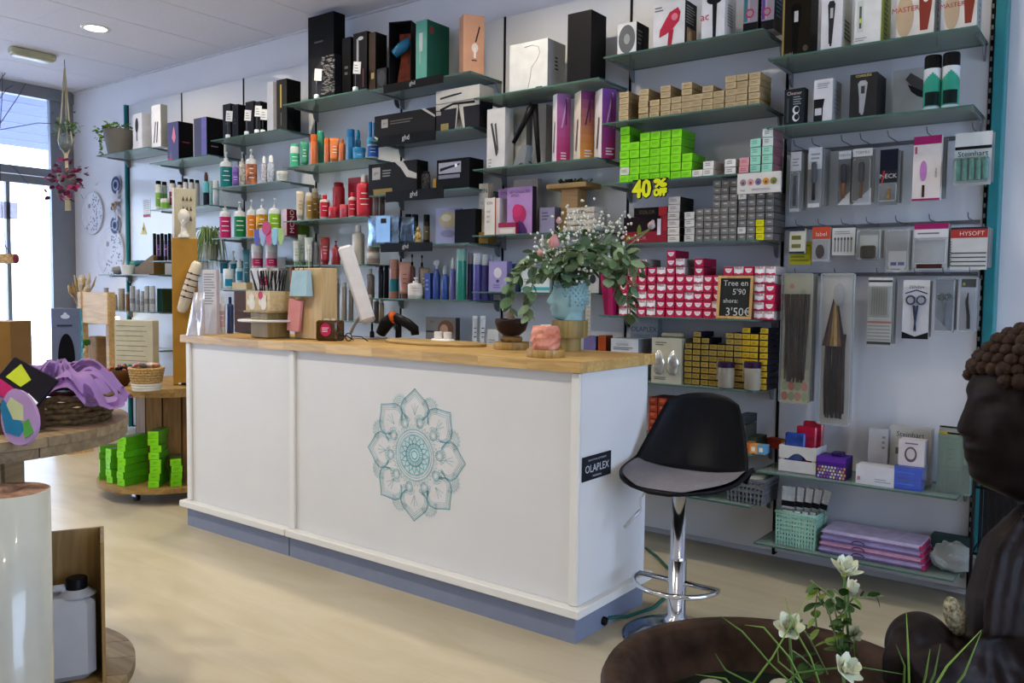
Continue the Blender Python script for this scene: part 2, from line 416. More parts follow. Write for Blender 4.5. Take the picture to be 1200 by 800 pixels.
for a in [
 (0, 1, 2.352, 'carrying hair clipper boxes at the upper right corner'), (0, 2, 2.05, 'with trimmer boxes and two spray cans'),
 (0, 3, .496, 'with white crate, purple dotted tin and blue boxes'), (0, 4, .163, 'lowest right, with mint basket and folded lilac towels'),
 (1, 1, 2.49, 'with hairdryer boxes beside the red dryer picture'), (1, 2, 2.16, 'holding stacks of tan cartons'),
 (1, 3, 1.855, 'holding the lime green cartons over the yellow discount lettering'), (1, 4, 1.55, 'holding grey dye cartons with a yellow column'),
 (1, 5, 1.187, 'holding rows of pink cartons behind a chalkboard'), (1, 6, .86, 'holding gold cartons and two clear jars'),
 (1, 7, .57, 'with orange and dark cartons behind the stool'), (1, 8, .325, 'with grey basket and teal folders'),
 (2, 1, 2.394, 'with a big white box and a tall black box'), (2, 2, 1.993, 'with hair straightener boxes and pink and orange boxes'),
 (2, 3, 1.62, 'with purple style boxes and a white crate'), (2, 4, 1.30, 'behind the flower bouquet'), (2, 5, .95, 'behind the bowl and candle on the counter'),
 (3, 1, 2.55, 'with teal and peach boxes over a black lettered strip'), (3, 2, 2.237, 'with a wide black box and a zebra patterned box'),
 (3, 3, 1.895, 'with black straightener boxes, third from the top'), (3, 4, 1.58, 'with shiny foil bags and black bottles'),
 (3, 5, 1.25, 'with copper, blue, teal and purple bottles'), (3, 6, .95, 'behind the barcode scanner'),
 (4, 1, 2.564, 'with tall black box and zebra patterned box'), (4, 2, 2.136, 'with mint, orange and blue hair products'),
 (4, 3, 1.77, 'with red shampoo bottles'), (4, 4, 1.465, 'with cream jars and red tubes behind the white tablet'), (4, 5, 1.10, 'with silver bottles behind the white tablet'),
 (5, 1, 2.405, 'with black cartons carrying white price tags'), (5, 2, 2.05, 'with a teal pump bottle and white sprays'), (5, 3, 1.675, 'with five colourful pump bottles'),
 (5, 4, at_y(280, 339, YS).z, 'with skincare bottles and vitamin jars behind the pen box'),
 (6, 1, 2.305, 'with two purple and black boxes'), (6, 2, 1.93, 'with black capped bottles at the ring display'), (6, 3, 1.518, 'with a row of black tubes'),
 (7, 1, 2.44, 'with potted trailing plant and two white boxes'), (7, 2, 1.41, 'with striped rolls and a sloping brown box'), (7, 3, 1.10, 'with white bottles above the lit lamp'), (7, 4, .78, 'carrying the small lit lamp'),
]: shelf(*a)
# ================================================================== product builders
def hx(c, **k): return c if not isinstance(c, str) else mat(c, **k)
def face_matrix(face, w, d, h):
    """maps (u in metres, v in metres, layer) of a face to the box's own frame (base centred on the origin)"""
    if face == 'F': o, U, V, N = (-w/2, -d/2, 0), (1, 0, 0), (0, 0, 1), (0, -1, 0); W_, H_ = w, h
    elif face == 'R': o, U, V, N = (w/2, -d/2, 0), (0, 1, 0), (0, 0, 1), (1, 0, 0); W_, H_ = d, h
    elif face == 'L': o, U, V, N = (-w/2, d/2, 0), (0, -1, 0), (0, 0, 1), (-1, 0, 0); W_, H_ = d, h
    else: o, U, V, N = (-w/2, -d/2, h), (1, 0, 0), (0, 1, 0), (0, 0, 1); W_, H_ = w, d
    M = Matrix(((U[0], V[0], N[0], o[0]), (U[1], V[1], N[1], o[1]), (U[2], V[2], N[2], o[2]), (0, 0, 0, 1)))
    return M, W_, H_
def deco_mesh(deco, w, d, h, lay0=.0006):
    m = MB(); lay = lay0
    for q in deco:
        M, W_, H_ = face_matrix(q[0], w, d, h); k = q[1]; lay += .00025
        if k == 'r':
            u0, v0, u1, v1 = q[2:6]; m.add([(u0*W_, v0*H_, lay), (u1*W_, v0*H_, lay), (u1*W_, v1*H_, lay), (u0*W_, v1*H_, lay)], [(0, 1, 2, 3)], hx(q[6]), M)
        elif k == 'e':
            u, v, ru, rv = q[2:6]; a0, a1 = (q[7], q[8]) if len(q) > 8 else (0, 360); n = 24
            pts = [(u*W_+ru*W_*math.cos(R_(a0+(a1-a0)*i/n)), v*H_+rv*H_*math.sin(R_(a0+(a1-a0)*i/n)), lay) for i in range(n+(a1-a0 < 360))]
            m.add(pts, [tuple(range(len(pts)))], hx(q[6]), M)
        elif k == 'p':
            m.add([(u*W_, v*H_, lay) for u, v in q[2]], [tuple(range(len(q[2])))], hx(q[3]), M)
        elif k == 't':
            s, u, v, th, c = q[2:7]; rot = q[7] if len(q) > 7 else 0; mw = (H_ if rot else W_)*.94
            m.text(s, hx(c), M @ TR(u*W_, v*H_, lay, rz=R_(rot)), h=th*(W_ if rot else H_), w=mw)
        elif k == 'l':                                # a few fine lines of print
            u0, v0, u1, v1, n, c = q[2:8]
            for i in range(n):
                vv = v1-(v1-v0)*(i+.5)/n; e = (v1-v0)/n*.22; ue = u1-(u1-u0)*random.uniform(0, .35)
                m.add([(u0*W_, (vv-e)*H_, lay), (ue*W_, (vv-e)*H_, lay), (ue*W_, (vv+e)*H_, lay), (u0*W_, (vv+e)*H_, lay)], [(0, 1, 2, 3)], hx(c), M)
    return m
def carton(name, label, cat, sh, xl, xr, yt, d, body, side=None, deco=(), back=.04, rot=0., top=None, left=None, w=None, yb=None, group=None, Yf=None, zb=None):
    z = SH[sh] if zb is None else zb; Y = YS+back if Yf is None else Yf
    ym = yt+5
    X0, X1 = at_y(xl, ym, Y).x, at_y(xr, ym, Y).x
    if yb is not None: z = at_y((xl+xr)/2, yb, Y).z
    h = at_y((xl+xr)/2, yt, Y).z-z
    if w is not None: cx = (X0+X1)/2
    else: cx = (X0+X1)/2; w = X1-X0
    t = thing(name, label, cat, (cx, Y+d/2 if not rot else Y+max(d, w)/2, z+.0006), R_(rot), group)
    b = hx(body, rough=.4); s = hx(side, rough=.4) if side else b
    MB().box(-w/2, -d/2, 0, w/2, d/2, h, b, mats={'R': s, 'L': hx(left) if left else s, 'T': hx(top) if top else b}).build('body', t)
    if deco: deco_mesh(deco, w, d, h).build('print', t)
    t['dims'] = (w, d, h)
    return t
def band_mesh(r, z0, z1, m, span=75, lines=0, ink=None, sy=1.):
    g = MB(); a0, a1 = R_(-90-span), R_(-90+span)
    g.lathe([(r*1.012, z0), (r*1.012, z1)], m, 12, cap=False, a0=a0, a1=a1, sy=sy)
    for i in range(lines):
        zz = z1-(z1-z0)*(i+1)/(lines+1.5); e = (z1-z0)*.012+.0006; s2 = span*random.uniform(.25, .5)
        g.lathe([(r*1.024, zz-e), (r*1.024, zz+e)], ink, 6, cap=False, a0=R_(-90-s2), a1=R_(-90+s2), sy=sy)
    return g
def bottle(name, label, sh, xc, wpx, yt, kind, body, cap=WHITE, band=None, dy=.10, bz=(.18, .62), lines=2, ink=PRINTW, cat='bottle', z=None, extra=None, Yc=None, span=75):
    zz = SH[sh] if z is None else z; Y = YS+dy if Yc is None else Yc
    p = at_y(xc, yt, Y); r = metres(wpx, p)/2; h = p.z-zz; B = hx(body, rough=.35, coat=.3); K = hx(cap, rough=.35)
    t = thing(name, label, cat, (p.x, Y, zz+.0006), math.atan2(-p.x, Y))
    sy = 1.
    if kind == 'pump':
        MB().lathe([(.9*r, 0), (r, .02*h), (r, .66*h), (.88*r, .71*h), (.34*r, .745*h)], B).build('body', t)
        g = MB().cyl(.34*r, .745*h, .83*h, K, 12).cyl(.11*r, .83*h, .93*h, K, 8)
        g.box(-.26*r, -.3*r, .93*h, .26*r, .35*r, h, K, bev=.08*r).box(-.12*r, -1.05*r, .94*h, .12*r, -.3*r, .975*h, K)
        g.build('pump', t)
    elif kind == 'can':
        MB().lathe([(.93*r, 0), (r, .015*h), (r, .76*h)], B).build('body', t)
        MB().lathe([(.97*r, .762*h), (.97*r, .97*h), (.88*r, h)], K).build('cap', t)
    elif kind == 'cap':
        MB().lathe([(.9*r, 0), (r, .02*h), (r, .74*h), (.85*r, .79*h), (.4*r, .825*h)], B).build('body', t)
        MB().lathe([(.46*r, .826*h), (.46*r, .985*h), (.4*r, h)], K, 14).build('cap', t)
    elif kind == 'spray':
        MB().lathe([(.9*r, 0), (r, .02*h), (r, .66*h), (.8*r, .71*h), (.45*r, .74*h)], B).build('body', t)
        MB().lathe([(.62*r, .741*h), (.62*r, .9*h), (.35*r, h)], K, 14).build('cap', t)
    elif kind == 'trigger':
        MB().lathe([(.9*r, 0), (r, .02*h), (r, .6*h), (.5*r, .72*h), (.3*r, .78*h)], B).build('body', t)
        g = MB().cyl(.34*r, .78*h, .85*h, K, 12).prism([(-.9*r, .9*h), (-.9*r, .95*h), (-.3*r, h), (.6*r, h), (.6*r, .9*h), (.2*r, .85*h), (-.2*r, .85*h)], -.25*r, .25*r, K)
        g.build('trigger', t)
    elif kind == 'disc':
        MB().lathe([(.92*r, 0), (r, .02*h), (r, .84*h), (.9*r, .88*h)], B).build('body', t)
        MB().lathe([(.82*r, .881*h), (.82*r, .98*h), (.7*r, h)], K, 16).build('cap', t)
    elif kind == 'jar':
        MB().lathe([(.9*r, 0), (r, .04*h), (r, .66*h)], B).build('body', t)
        MB().lathe([(1.04*r, .662*h), (1.04*r, .95*h), (.96*r, h)], K).build('lid', t)
    elif kind == 'tube':
        MB().lathe([(.74*r, 0), (.78*r, .13*h)], K, 16).build('cap', t)
        g = MB(); vs = []; n = 20
        for j in range(9):
            f = j/8; zq = .13*h+.87*h*f; rx = r*(.95+.15*f); ry = r*(.95*(1-f)**.8+.05)
            for i in range(n): vs.append((rx*math.cos(2*PI*i/n), ry*math.sin(2*PI*i/n), zq))
        fs = [(j*n+i, j*n+(i+1) % n, (j+1)*n+(i+1) % n, (j+1)*n+i) for j in range(8) for i in range(n)]+[tuple(range(8*n, 9*n)), tuple(range(n-1, -1, -1))]
        g.add(vs, fs, B, None, True).build('body', t)
    if band and kind != 'tube':
        band_mesh(r, bz[0]*h, bz[1]*h, hx(band, rough=.45), span, lines, ink).build('label', t)
    elif kind == 'tube' and lines:
        g = MB()
        for i in range(lines+1):
            zq = h*(.42+.12*i); e = h*.012; ww = r*random.uniform(.3, .6); yy = -r*(.95*(1-(zq/h-.13)/.87)**.8+.05)-.0012
            g.add([(-ww, yy-.0004, zq-e), (ww, yy-.0004, zq-e), (ww, yy, zq+e), (-ww, yy, zq+e)], [(0, 1, 2, 3)], hx(band) if band else ink)
        g.build('print', t)
    return t
ORD = ['first', 'second', 'third', 'fourth', 'fifth', 'sixth', 'seventh', 'eighth', 'ninth', 'tenth', 'eleventh', 'twelfth', 'thirteenth', 'fourteenth', 'fifteenth', 'sixteenth']
def place_words(ci, nc, k, n):
    if n == 1 and nc == 1: return ''
    row = 'bottom one' if k == 0 else ('top one' if k == n-1 else ORD[k]+' up')
    if nc == 1: return ', '+row
    col_ = 'leftmost column' if ci == 0 else ('rightmost column' if ci == nc-1 else ORD[ci]+' column from left')
    return ', '+col_+(', '+row if n > 1 else '')
def stack(name, label, cat, group, sh, cols, rowpx, depth_, front, side, deco, Yf, jitter=.002, special=None, base=None):
    """columns of alike cartons; cols = (left px, right px, rows); every carton its own object"""
    z = SH[sh]; ws = []
    for xl, xr, n in cols: ws.append(at_y(xr, base, Yf).x-at_y(xl, base, Yf).x)
    w = sum(ws)/len(ws)-.002
    p = at_y(cols[len(cols)//2][0], base, Yf); h = rowpx*depth(p)/F_PX
    F = hx(front, rough=.4); Sd = hx(side, rough=.45)
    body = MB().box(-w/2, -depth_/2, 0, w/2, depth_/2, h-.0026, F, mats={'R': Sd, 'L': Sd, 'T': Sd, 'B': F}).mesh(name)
    dm = deco_mesh(deco, w, depth_, h).mesh('print') if deco else None
    alt = {}
    for ci, (xl, xr, n) in enumerate(cols):
        cx = (at_y(xl, base, Yf).x+at_y(xr, base, Yf).x)/2
        for k in range(n):
            sp = special(ci, k) if special else None
            if sp == 'skip': continue
            loc = (cx+random.uniform(-jitter, jitter)*.4, Yf+depth_/2+random.uniform(-jitter, jitter)*1.5, z+.0006+k*h)
            rz = R_(random.uniform(-1, 1))*jitter*120
            if sp:
                key = sp[0]
                if key not in alt:
                    A = hx(sp[1], rough=.4); B2 = hx(sp[2], rough=.45)
                    alt[key] = (MB().box(-w/2, -depth_/2, 0, w/2, depth_/2, h-.0026, A, mats={'R': B2, 'L': B2, 'T': B2, 'B': A}).mesh(name),
                                deco_mesh(sp[3], w, depth_, h).mesh('print') if sp[3] else None)
                o = put(name, alt[key][0], None, loc, rz); tag(o, sp[4]+place_words(ci, len(cols), k, n), cat, sp[5] if len(sp) > 5 else group)
                if alt[key][1]: put('print', alt[key][1], o)
            else:
                o = put(name, body, None, loc, rz); tag(o, label+place_words(ci, len(cols), k, n), cat, group)
                if dm: put('print', dm, o)
    return w, h

# ================================================================== bay 1 : stacks of cartons
tan = '#b29e79'
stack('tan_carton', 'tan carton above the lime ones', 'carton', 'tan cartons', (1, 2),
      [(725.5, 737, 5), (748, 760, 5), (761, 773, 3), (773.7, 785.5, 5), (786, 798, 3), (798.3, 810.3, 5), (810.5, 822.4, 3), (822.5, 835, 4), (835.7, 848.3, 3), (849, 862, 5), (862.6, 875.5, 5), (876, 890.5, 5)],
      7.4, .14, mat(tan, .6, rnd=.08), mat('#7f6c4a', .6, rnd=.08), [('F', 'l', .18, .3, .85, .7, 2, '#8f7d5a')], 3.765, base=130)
lime = '#7fd41c'
def sp_lime(c, k):
    if c == 0 and k == 1: return ('w', '#c4cbb8', '#8fae7c', [('F', 'l', .2, .3, .8, .7, 2, '#8a9a7a')], 'pale carton amid lime wall cartons', None)
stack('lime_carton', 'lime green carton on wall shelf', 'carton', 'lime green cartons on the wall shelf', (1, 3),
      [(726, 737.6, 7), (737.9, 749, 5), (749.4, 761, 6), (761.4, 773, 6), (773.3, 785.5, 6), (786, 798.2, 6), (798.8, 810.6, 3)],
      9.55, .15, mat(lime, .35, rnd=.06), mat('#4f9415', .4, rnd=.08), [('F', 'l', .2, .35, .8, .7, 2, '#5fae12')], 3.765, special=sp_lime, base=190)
stack('white_carton', 'white carton beside lime wall cartons', 'carton', 'white cartons on the lime shelf', (1, 3),
      [(811, 823.2, 1), (823.6, 836, 2), (849, 862.6, 2)], 9.2, .13, mat('#d6d3cc', .45, rnd=.05), mat('#9a938c', .5), [('F', 'l', .2, .3, .8, .8, 2, '#8d8a86')], 3.765, base=195)
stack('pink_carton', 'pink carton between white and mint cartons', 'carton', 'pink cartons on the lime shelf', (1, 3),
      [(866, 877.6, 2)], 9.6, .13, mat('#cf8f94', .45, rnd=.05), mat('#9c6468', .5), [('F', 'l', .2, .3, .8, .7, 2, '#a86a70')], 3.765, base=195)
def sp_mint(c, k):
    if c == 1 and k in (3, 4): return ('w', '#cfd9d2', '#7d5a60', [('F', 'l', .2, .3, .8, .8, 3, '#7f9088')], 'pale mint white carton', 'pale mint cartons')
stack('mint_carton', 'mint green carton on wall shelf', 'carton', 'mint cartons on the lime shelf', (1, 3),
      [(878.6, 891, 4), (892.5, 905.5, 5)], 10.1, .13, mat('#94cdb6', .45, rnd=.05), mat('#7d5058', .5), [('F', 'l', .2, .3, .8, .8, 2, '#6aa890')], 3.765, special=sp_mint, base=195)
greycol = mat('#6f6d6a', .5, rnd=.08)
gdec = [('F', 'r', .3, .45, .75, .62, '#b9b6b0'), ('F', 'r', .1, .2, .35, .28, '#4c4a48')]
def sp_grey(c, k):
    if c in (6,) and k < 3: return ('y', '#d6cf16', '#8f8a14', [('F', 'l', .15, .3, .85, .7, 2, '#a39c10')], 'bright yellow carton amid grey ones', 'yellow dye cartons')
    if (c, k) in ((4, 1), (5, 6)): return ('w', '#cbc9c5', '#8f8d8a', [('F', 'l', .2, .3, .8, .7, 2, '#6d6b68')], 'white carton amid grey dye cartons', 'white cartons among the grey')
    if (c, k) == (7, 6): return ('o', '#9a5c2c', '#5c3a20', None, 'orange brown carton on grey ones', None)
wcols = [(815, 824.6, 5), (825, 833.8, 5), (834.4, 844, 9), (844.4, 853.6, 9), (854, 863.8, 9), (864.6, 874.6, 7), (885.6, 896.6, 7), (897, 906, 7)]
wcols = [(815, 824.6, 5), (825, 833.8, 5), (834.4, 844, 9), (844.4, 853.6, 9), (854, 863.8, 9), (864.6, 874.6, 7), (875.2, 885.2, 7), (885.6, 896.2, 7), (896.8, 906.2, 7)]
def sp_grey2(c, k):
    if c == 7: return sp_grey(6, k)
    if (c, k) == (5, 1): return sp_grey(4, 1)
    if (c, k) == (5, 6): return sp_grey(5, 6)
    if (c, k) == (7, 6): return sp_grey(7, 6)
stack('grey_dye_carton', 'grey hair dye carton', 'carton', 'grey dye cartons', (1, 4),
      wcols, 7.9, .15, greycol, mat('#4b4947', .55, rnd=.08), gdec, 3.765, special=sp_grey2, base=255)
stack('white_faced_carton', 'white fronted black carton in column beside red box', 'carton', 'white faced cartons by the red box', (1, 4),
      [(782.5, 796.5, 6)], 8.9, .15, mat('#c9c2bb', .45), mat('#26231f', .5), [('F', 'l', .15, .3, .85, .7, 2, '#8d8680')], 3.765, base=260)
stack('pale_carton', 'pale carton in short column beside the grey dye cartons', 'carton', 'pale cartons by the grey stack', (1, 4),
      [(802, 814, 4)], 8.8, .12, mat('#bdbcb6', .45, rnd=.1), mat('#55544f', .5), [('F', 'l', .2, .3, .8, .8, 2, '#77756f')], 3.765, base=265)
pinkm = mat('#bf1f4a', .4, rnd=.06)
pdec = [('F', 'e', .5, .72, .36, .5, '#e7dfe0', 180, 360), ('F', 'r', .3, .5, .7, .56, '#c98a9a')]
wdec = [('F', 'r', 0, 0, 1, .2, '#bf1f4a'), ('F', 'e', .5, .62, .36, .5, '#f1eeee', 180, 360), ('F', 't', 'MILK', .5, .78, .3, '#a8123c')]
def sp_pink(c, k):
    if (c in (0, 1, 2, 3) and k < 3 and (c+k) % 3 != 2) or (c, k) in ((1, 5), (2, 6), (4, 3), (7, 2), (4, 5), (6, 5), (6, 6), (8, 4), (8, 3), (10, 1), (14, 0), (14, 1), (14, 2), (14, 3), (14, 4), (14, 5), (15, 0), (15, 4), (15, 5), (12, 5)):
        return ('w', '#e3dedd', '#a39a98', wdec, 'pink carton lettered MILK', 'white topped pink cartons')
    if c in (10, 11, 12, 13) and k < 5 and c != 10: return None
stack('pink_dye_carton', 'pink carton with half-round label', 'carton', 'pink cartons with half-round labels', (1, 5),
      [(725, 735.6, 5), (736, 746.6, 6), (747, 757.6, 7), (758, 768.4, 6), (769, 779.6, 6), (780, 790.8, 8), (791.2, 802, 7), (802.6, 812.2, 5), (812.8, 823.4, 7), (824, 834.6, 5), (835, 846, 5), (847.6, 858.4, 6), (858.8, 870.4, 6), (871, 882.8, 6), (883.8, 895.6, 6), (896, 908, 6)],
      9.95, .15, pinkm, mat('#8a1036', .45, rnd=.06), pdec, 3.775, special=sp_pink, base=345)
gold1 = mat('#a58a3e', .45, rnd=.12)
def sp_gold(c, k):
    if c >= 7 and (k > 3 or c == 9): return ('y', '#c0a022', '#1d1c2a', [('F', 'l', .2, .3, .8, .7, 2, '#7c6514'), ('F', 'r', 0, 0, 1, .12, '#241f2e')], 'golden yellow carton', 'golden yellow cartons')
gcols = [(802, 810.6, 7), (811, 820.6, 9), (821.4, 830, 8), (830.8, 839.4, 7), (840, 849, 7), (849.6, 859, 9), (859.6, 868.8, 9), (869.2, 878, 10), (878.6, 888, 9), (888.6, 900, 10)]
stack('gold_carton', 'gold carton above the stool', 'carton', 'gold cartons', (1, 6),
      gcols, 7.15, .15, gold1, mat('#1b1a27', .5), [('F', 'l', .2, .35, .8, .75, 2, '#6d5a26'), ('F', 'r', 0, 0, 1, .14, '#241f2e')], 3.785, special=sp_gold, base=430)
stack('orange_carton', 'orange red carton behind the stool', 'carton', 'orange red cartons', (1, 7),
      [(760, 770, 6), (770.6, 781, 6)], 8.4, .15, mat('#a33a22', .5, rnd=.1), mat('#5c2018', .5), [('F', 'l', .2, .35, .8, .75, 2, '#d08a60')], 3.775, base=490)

# other things on bay 1
def rb(lab, *a, **k): return carton('hair_tool_box', lab, 'box', *a, **k)
rb('small square box with a round grey disc picture, beside the tall black box', (1, 1), 724, 746, 27, .13, '#cdced0', '#191a1c', [('F', 'e', .5, .5, .44, .44, '#5a5c60'), ('F', 'e', .5, .5, .16, .16, '#8d8f93'), ('R', 'l', .1, .3, .5, .8, 4, '#5c5c5e'), ('R', 'r', .55, .1, .9, .9, '#2a2b2e')], top='#17181a')
rb('white hairdryer box printed with a big red hairdryer', (1, 1), 766, 803, 3, .13, '#d3d3d6', '#1a1a1d', [
   ('F', 'p', [(.2, .25), (.22, .42), (.52, .78), (.78, .86), (.86, .74), (.82, .55), (.6, .38), (.4, .3)], '#b3173a'), ('F', 'p', [(.47, .05), (.6, .05), (.66, .4), (.5, .36)], '#a01232'), ('F', 'e', .68, .66, .1, .08, '#d8768c'), ('F', 'l', .05, .82, .35, .95, 2, '#6c6c70'),
   ('R', 'l', .1, .5, .9, .92, 7, '#8a8a8c'), ('R', 'r', .15, .08, .9, .42, '#9a7a5c'), ('R', 'e', .45, .25, .16, .12, '#d2b08a')])
rb('tall white box printed with a black hairdryer beside the red hairdryer box', (1, 1), 823, 850, -14, .13, '#d9d9dc', '#c4c5ca', [
   ('F', 'e', .55, .78, .34, .1, '#17181a'), ('F', 'p', [(.5, .05), (.64, .05), (.66, .75), (.46, .75)], '#1c1d20'), ('F', 't', 'ac', .14, .45, .1, '#b3274a'), ('R', 'l', .25, .25, .8, .7, 8, '#77787c')])
for i, (a, b, c2) in enumerate(((872, 889, '#2a6f78'), (893, 908, '#5b3f8c'))):
    rb('black based box with %s front near the top right corner of the dryers' % ('teal and pink' if i == 0 else 'purple'), (1, 1), a, b, -16, .11, '#8b8790', '#1b1b20', [('F', 'r', 0, 0, 1, .22, '#1a1a1d'), ('F', 'r', .05, .25, .3, 1, c2), ('F', 'r', .3, .25, .45, 1, '#a89aa8'), ('F', 'e', .45, .42, .3, .1, '#b42a52'), ('F', 'e', .45, .42, .2, .065, '#8b8790'), ('R', 'l', .2, .3, .8, .8, 5, '#3d6c8a')])
t = carton('colouring_kit_box', 'red and black box at the left end of the grey carton shelf', 'box', (1, 4), 731, 782, 254, .14, '#7d1424', '#1b1013', [('F', 'r', 0, .45, .85, 1, '#1c1014'), ('F', 't', 'COLOR', .35, .2, .14, '#c07a80'), ('F', 'r', .78, .3, .86, .9, '#c9c4d0'), ('F', 'r', .9, .45, 1, 1, '#9c1c2c')], top='#2a1015')
carton('colouring_kit_box', 'flat black box with red corner lying on the red box', 'box', (1, 4), 743, 782, 243, .13, '#17130f', '#0f0d0d', [('F', 't', 'COLOR', .4, .5, .4, '#5c4a48'), ('F', 'r', .75, 0, 1, 1, '#9b1a22')], zb=t.location.z+t['dims'][2]+.001, back=.045)
# magenta bag at the left of the pink stack
t = thing('gift_bag', 'tall magenta bag leaning at the left end of the pink cartons', 'bag', (at_y(717, 360, 3.80).x, 3.80, SH[(1, 5)]+.001))
MAG = mat('#9e1750', .45)
g = MB(); w0, w1, hh = .06, .085, at_y(716, 317, 3.8).z-SH[(1, 5)]
vs = [(-w0/2+.01, -.04, 0), (w0/2, -.04, 0), (w0/2, .04, 0), (-w0/2+.01, .04, 0), (-w1/2-.004, -.05, hh), (w1/2-.02, -.05, hh), (w1/2-.02, .05, hh), (-w1/2-.004, .05, hh)]
g.add(vs, [(0, 1, 5, 4), (1, 2, 6, 5), (2, 3, 7, 6), (3, 0, 4, 7), (3, 2, 1, 0)], MAG).build('bag_body', t)
MB().add([(-.02, -.0412, 0.002), (.0, -.0412, .002), (.0, -.052, hh), (-.03, -.052, hh)], [(0, 1, 2, 3)], mat('#7d0f3c', .5)).build('fold', t)
# chalkboard
p0, p1 = at_y(841, 350, 3.75), at_y(882, 350, 3.75); zt, zb = at_y(860, 323, 3.75).z, SH[(1, 5)]
t = thing('chalkboard', 'small framed chalkboard with handwritten prices leaning before the pink cartons', 'chalkboard', ((p0.x+p1.x)/2, 3.74, zb+.001))
w, h = p1.x-p0.x, zt-zb; FR = wood('#a97f45', '#c89c5c', axis='Z')
tilt = TR(rx=R_(-5))
MB().box(-w/2, 0, 0, w/2, .008, h, mat('#2c2d2c', .8), T=tilt).build('slate', t)
for (a, b, c, d) in ((-w/2, 0, -w/2+.012, h), (w/2-.012, 0, w/2, h), (-w/2+.0121, 0, w/2-.0121, .012), (-w/2+.0121, h-.012, w/2-.0121, h)):
    MB().box(a, -.006, b, c, .01, d, FR, T=tilt).build('frame_rail', t)
g = MB(); CH = mat('#b9bab6', .9)
for s, u, v, sz in (('Tree en', -.0, .83, .13), ("5'90", .02, .63, .14), ('ahora:', -.02, .42, .1), ("3'50\u20ac", .02, .17, .2)):
    g.text(s, CH, tilt @ TR(u, -.0008, v*h, rx=R_(90), rz=0), h=sz*h, w=w*.72)
g.build('writing', t)
# discount lettering
pc = at_y(761, 220.5, 3.715); t = thing('discount_sign', 'yellow 40% OFF cut-out lettering with black outline hanging below the lime cartons', 'sign', pc)
YEL = mat('#d9dd18', .4); sw = metres(42, pc)/.9; g = MB(); g2 = MB()
def signtext(mb, m, yy, grow):
    for s, u, v, hh_ in (('40', -.22, 0, .92), ('%', .3, .25, .4), ('OFF', .3, -.25, .36)):
        vs, fs, tw, th = text_mesh(s); H = hh_*sw*.46; k = H/th; kx = (.5 if s == '40' else .34)*sw/tw
        for gi, (dx, dz) in enumerate(grow):
            mb.add([(v_[0]*kx+u*sw+dx, yy-.00012*gi, v_[1]*k+v*sw*.46+dz) for v_ in vs], fs, m)
e = .0075
signtext(g2, BLACK, .006, [(e*1.2*math.cos(a), e*1.2*math.sin(a)) for a in [i*PI/6 for i in range(12)]])
signtext(g, YEL, 0, [(q*math.cos(a), q*math.sin(a)) for a in [i*PI/4 for i in range(8)] for q in (e*.3, e*.6)]+[(0, 0)])
g2.box(-.5*sw, .0065, .2*sw, .5*sw, .009, .24*sw, BLACK)
g2.build('outline', t); g.build('lettering', t)
# hanging five-mask strip
pa = at_y(864, 215, 3.705); pb = at_y(914, 215, 3.705); zt = at_y(889, 202, 3.705).z; zb = at_y(889, 226, 3.705).z
t = thing('sample_card', 'white card with five coloured flower dots hanging at the shelf edge', 'card', ((pa.x+pb.x)/2, 3.705, zb))
w, h, d = pb.x-pa.x, zt-zb, .02
MB().box(-w/2, 0, 0, w/2, d, h, mat('#cfcbc4', .5)).build('card', t)
dd = []
for i, c in enumerate(('#8d7f86', '#c98e8e', '#6f6a8a', '#c9881e', '#6f7a3a')):
    dd += [('F', 'e', .14+.18*i, .55, .075, .17, c), ('F', 'e', .14+.18*i, .52, .03, .07, '#5a4a4c')]
dd += [('F', 't', 'lisap', .14, .16, .13, '#2c2c2e'), ('F', 'l', .35, .12, .8, .24, 2, '#8a8784')]
deco_mesh(dd, w, d, h).build('print', t, (0, d/2, 0))
# two clear jars in front of the gold cartons, pouch, boxes behind the counter end
for i, x in enumerate((850, 881)):
    p = at_y(x, 440, 3.752); r = metres(19, p)/2; zz = SH[(1, 6)]; h = at_y(x, 424, 3.752).z-zz
    t = thing('powder_jar', 'clear jar of powder with dark purple lid, %s of the two by the gold cartons' % ('left' if i == 0 else 'right'), 'jar', (p.x, 3.762, zz+.001))
    r = min(r, .05)
    MB().lathe([(.9*r, .002), (r, .008), (r, .78*h)], clear('#e8e2d4', .6, .05, fog='#cfc7b4'), 20).build('glass', t)
    MB().lathe([(.88*r, .004), (.94*r, .01), (.94*r, .6*h)], mat('#8f856c', .8), 20).build('powder', t)
    MB().lathe([(1.03*r, .785*h), (1.03*r, .97*h), (.98*r, h)], mat('#2a1830', .4), 20).build('lid', t)
    MB().box(-1.12*r, -.012, .3*h, -1.1*r, .004, .98*h, PRINTW).build('seal', t)
t = carton('refill_pouch_box', 'cream display box holding shiny foil pouches beside the gold cartons', 'box', (1, 6), 764, 799, 396, .13, '#b9b49f', '#97937f', [('F', 'l', .12, .82, .5, .92, 2, '#6a6756'), ('F', 'l', .1, .06, .6, .14, 2, '#6a6756')], top='#8a8672')
w, d, h = t['dims']
for i in (-1, 1):
    g = MB(); g.ball((i*w*.24, -d/2-.004, h*.45), w*.2, .012, h*.27, mat('#d9d8cf', .15, .7, vary=.2, nscale=40), fn=lambda q: 1+.12*math.sin(9*q.x+7*q.z))
    g.build('foil_pouch', t)
MB().box(-w*.38, -d*.1, h, w*.38, d*.1, h+.022, mat('#a5a18c', .5), bev=.008).build('handle', t)
OLD = [('F', 't', 'OLAPLEX', .5, .82, .1, '#4a4e52'), ('F', 'l', .1, .6, .95, .74, 3, '#8a9096')]
carton('treatment_box', 'upright pale grey box lettered OLAPLEX behind the counter end', 'box', (1, 6), 739, 771, 373, .05, '#9ba1a6', '#7f858a', OLD, back=.17)
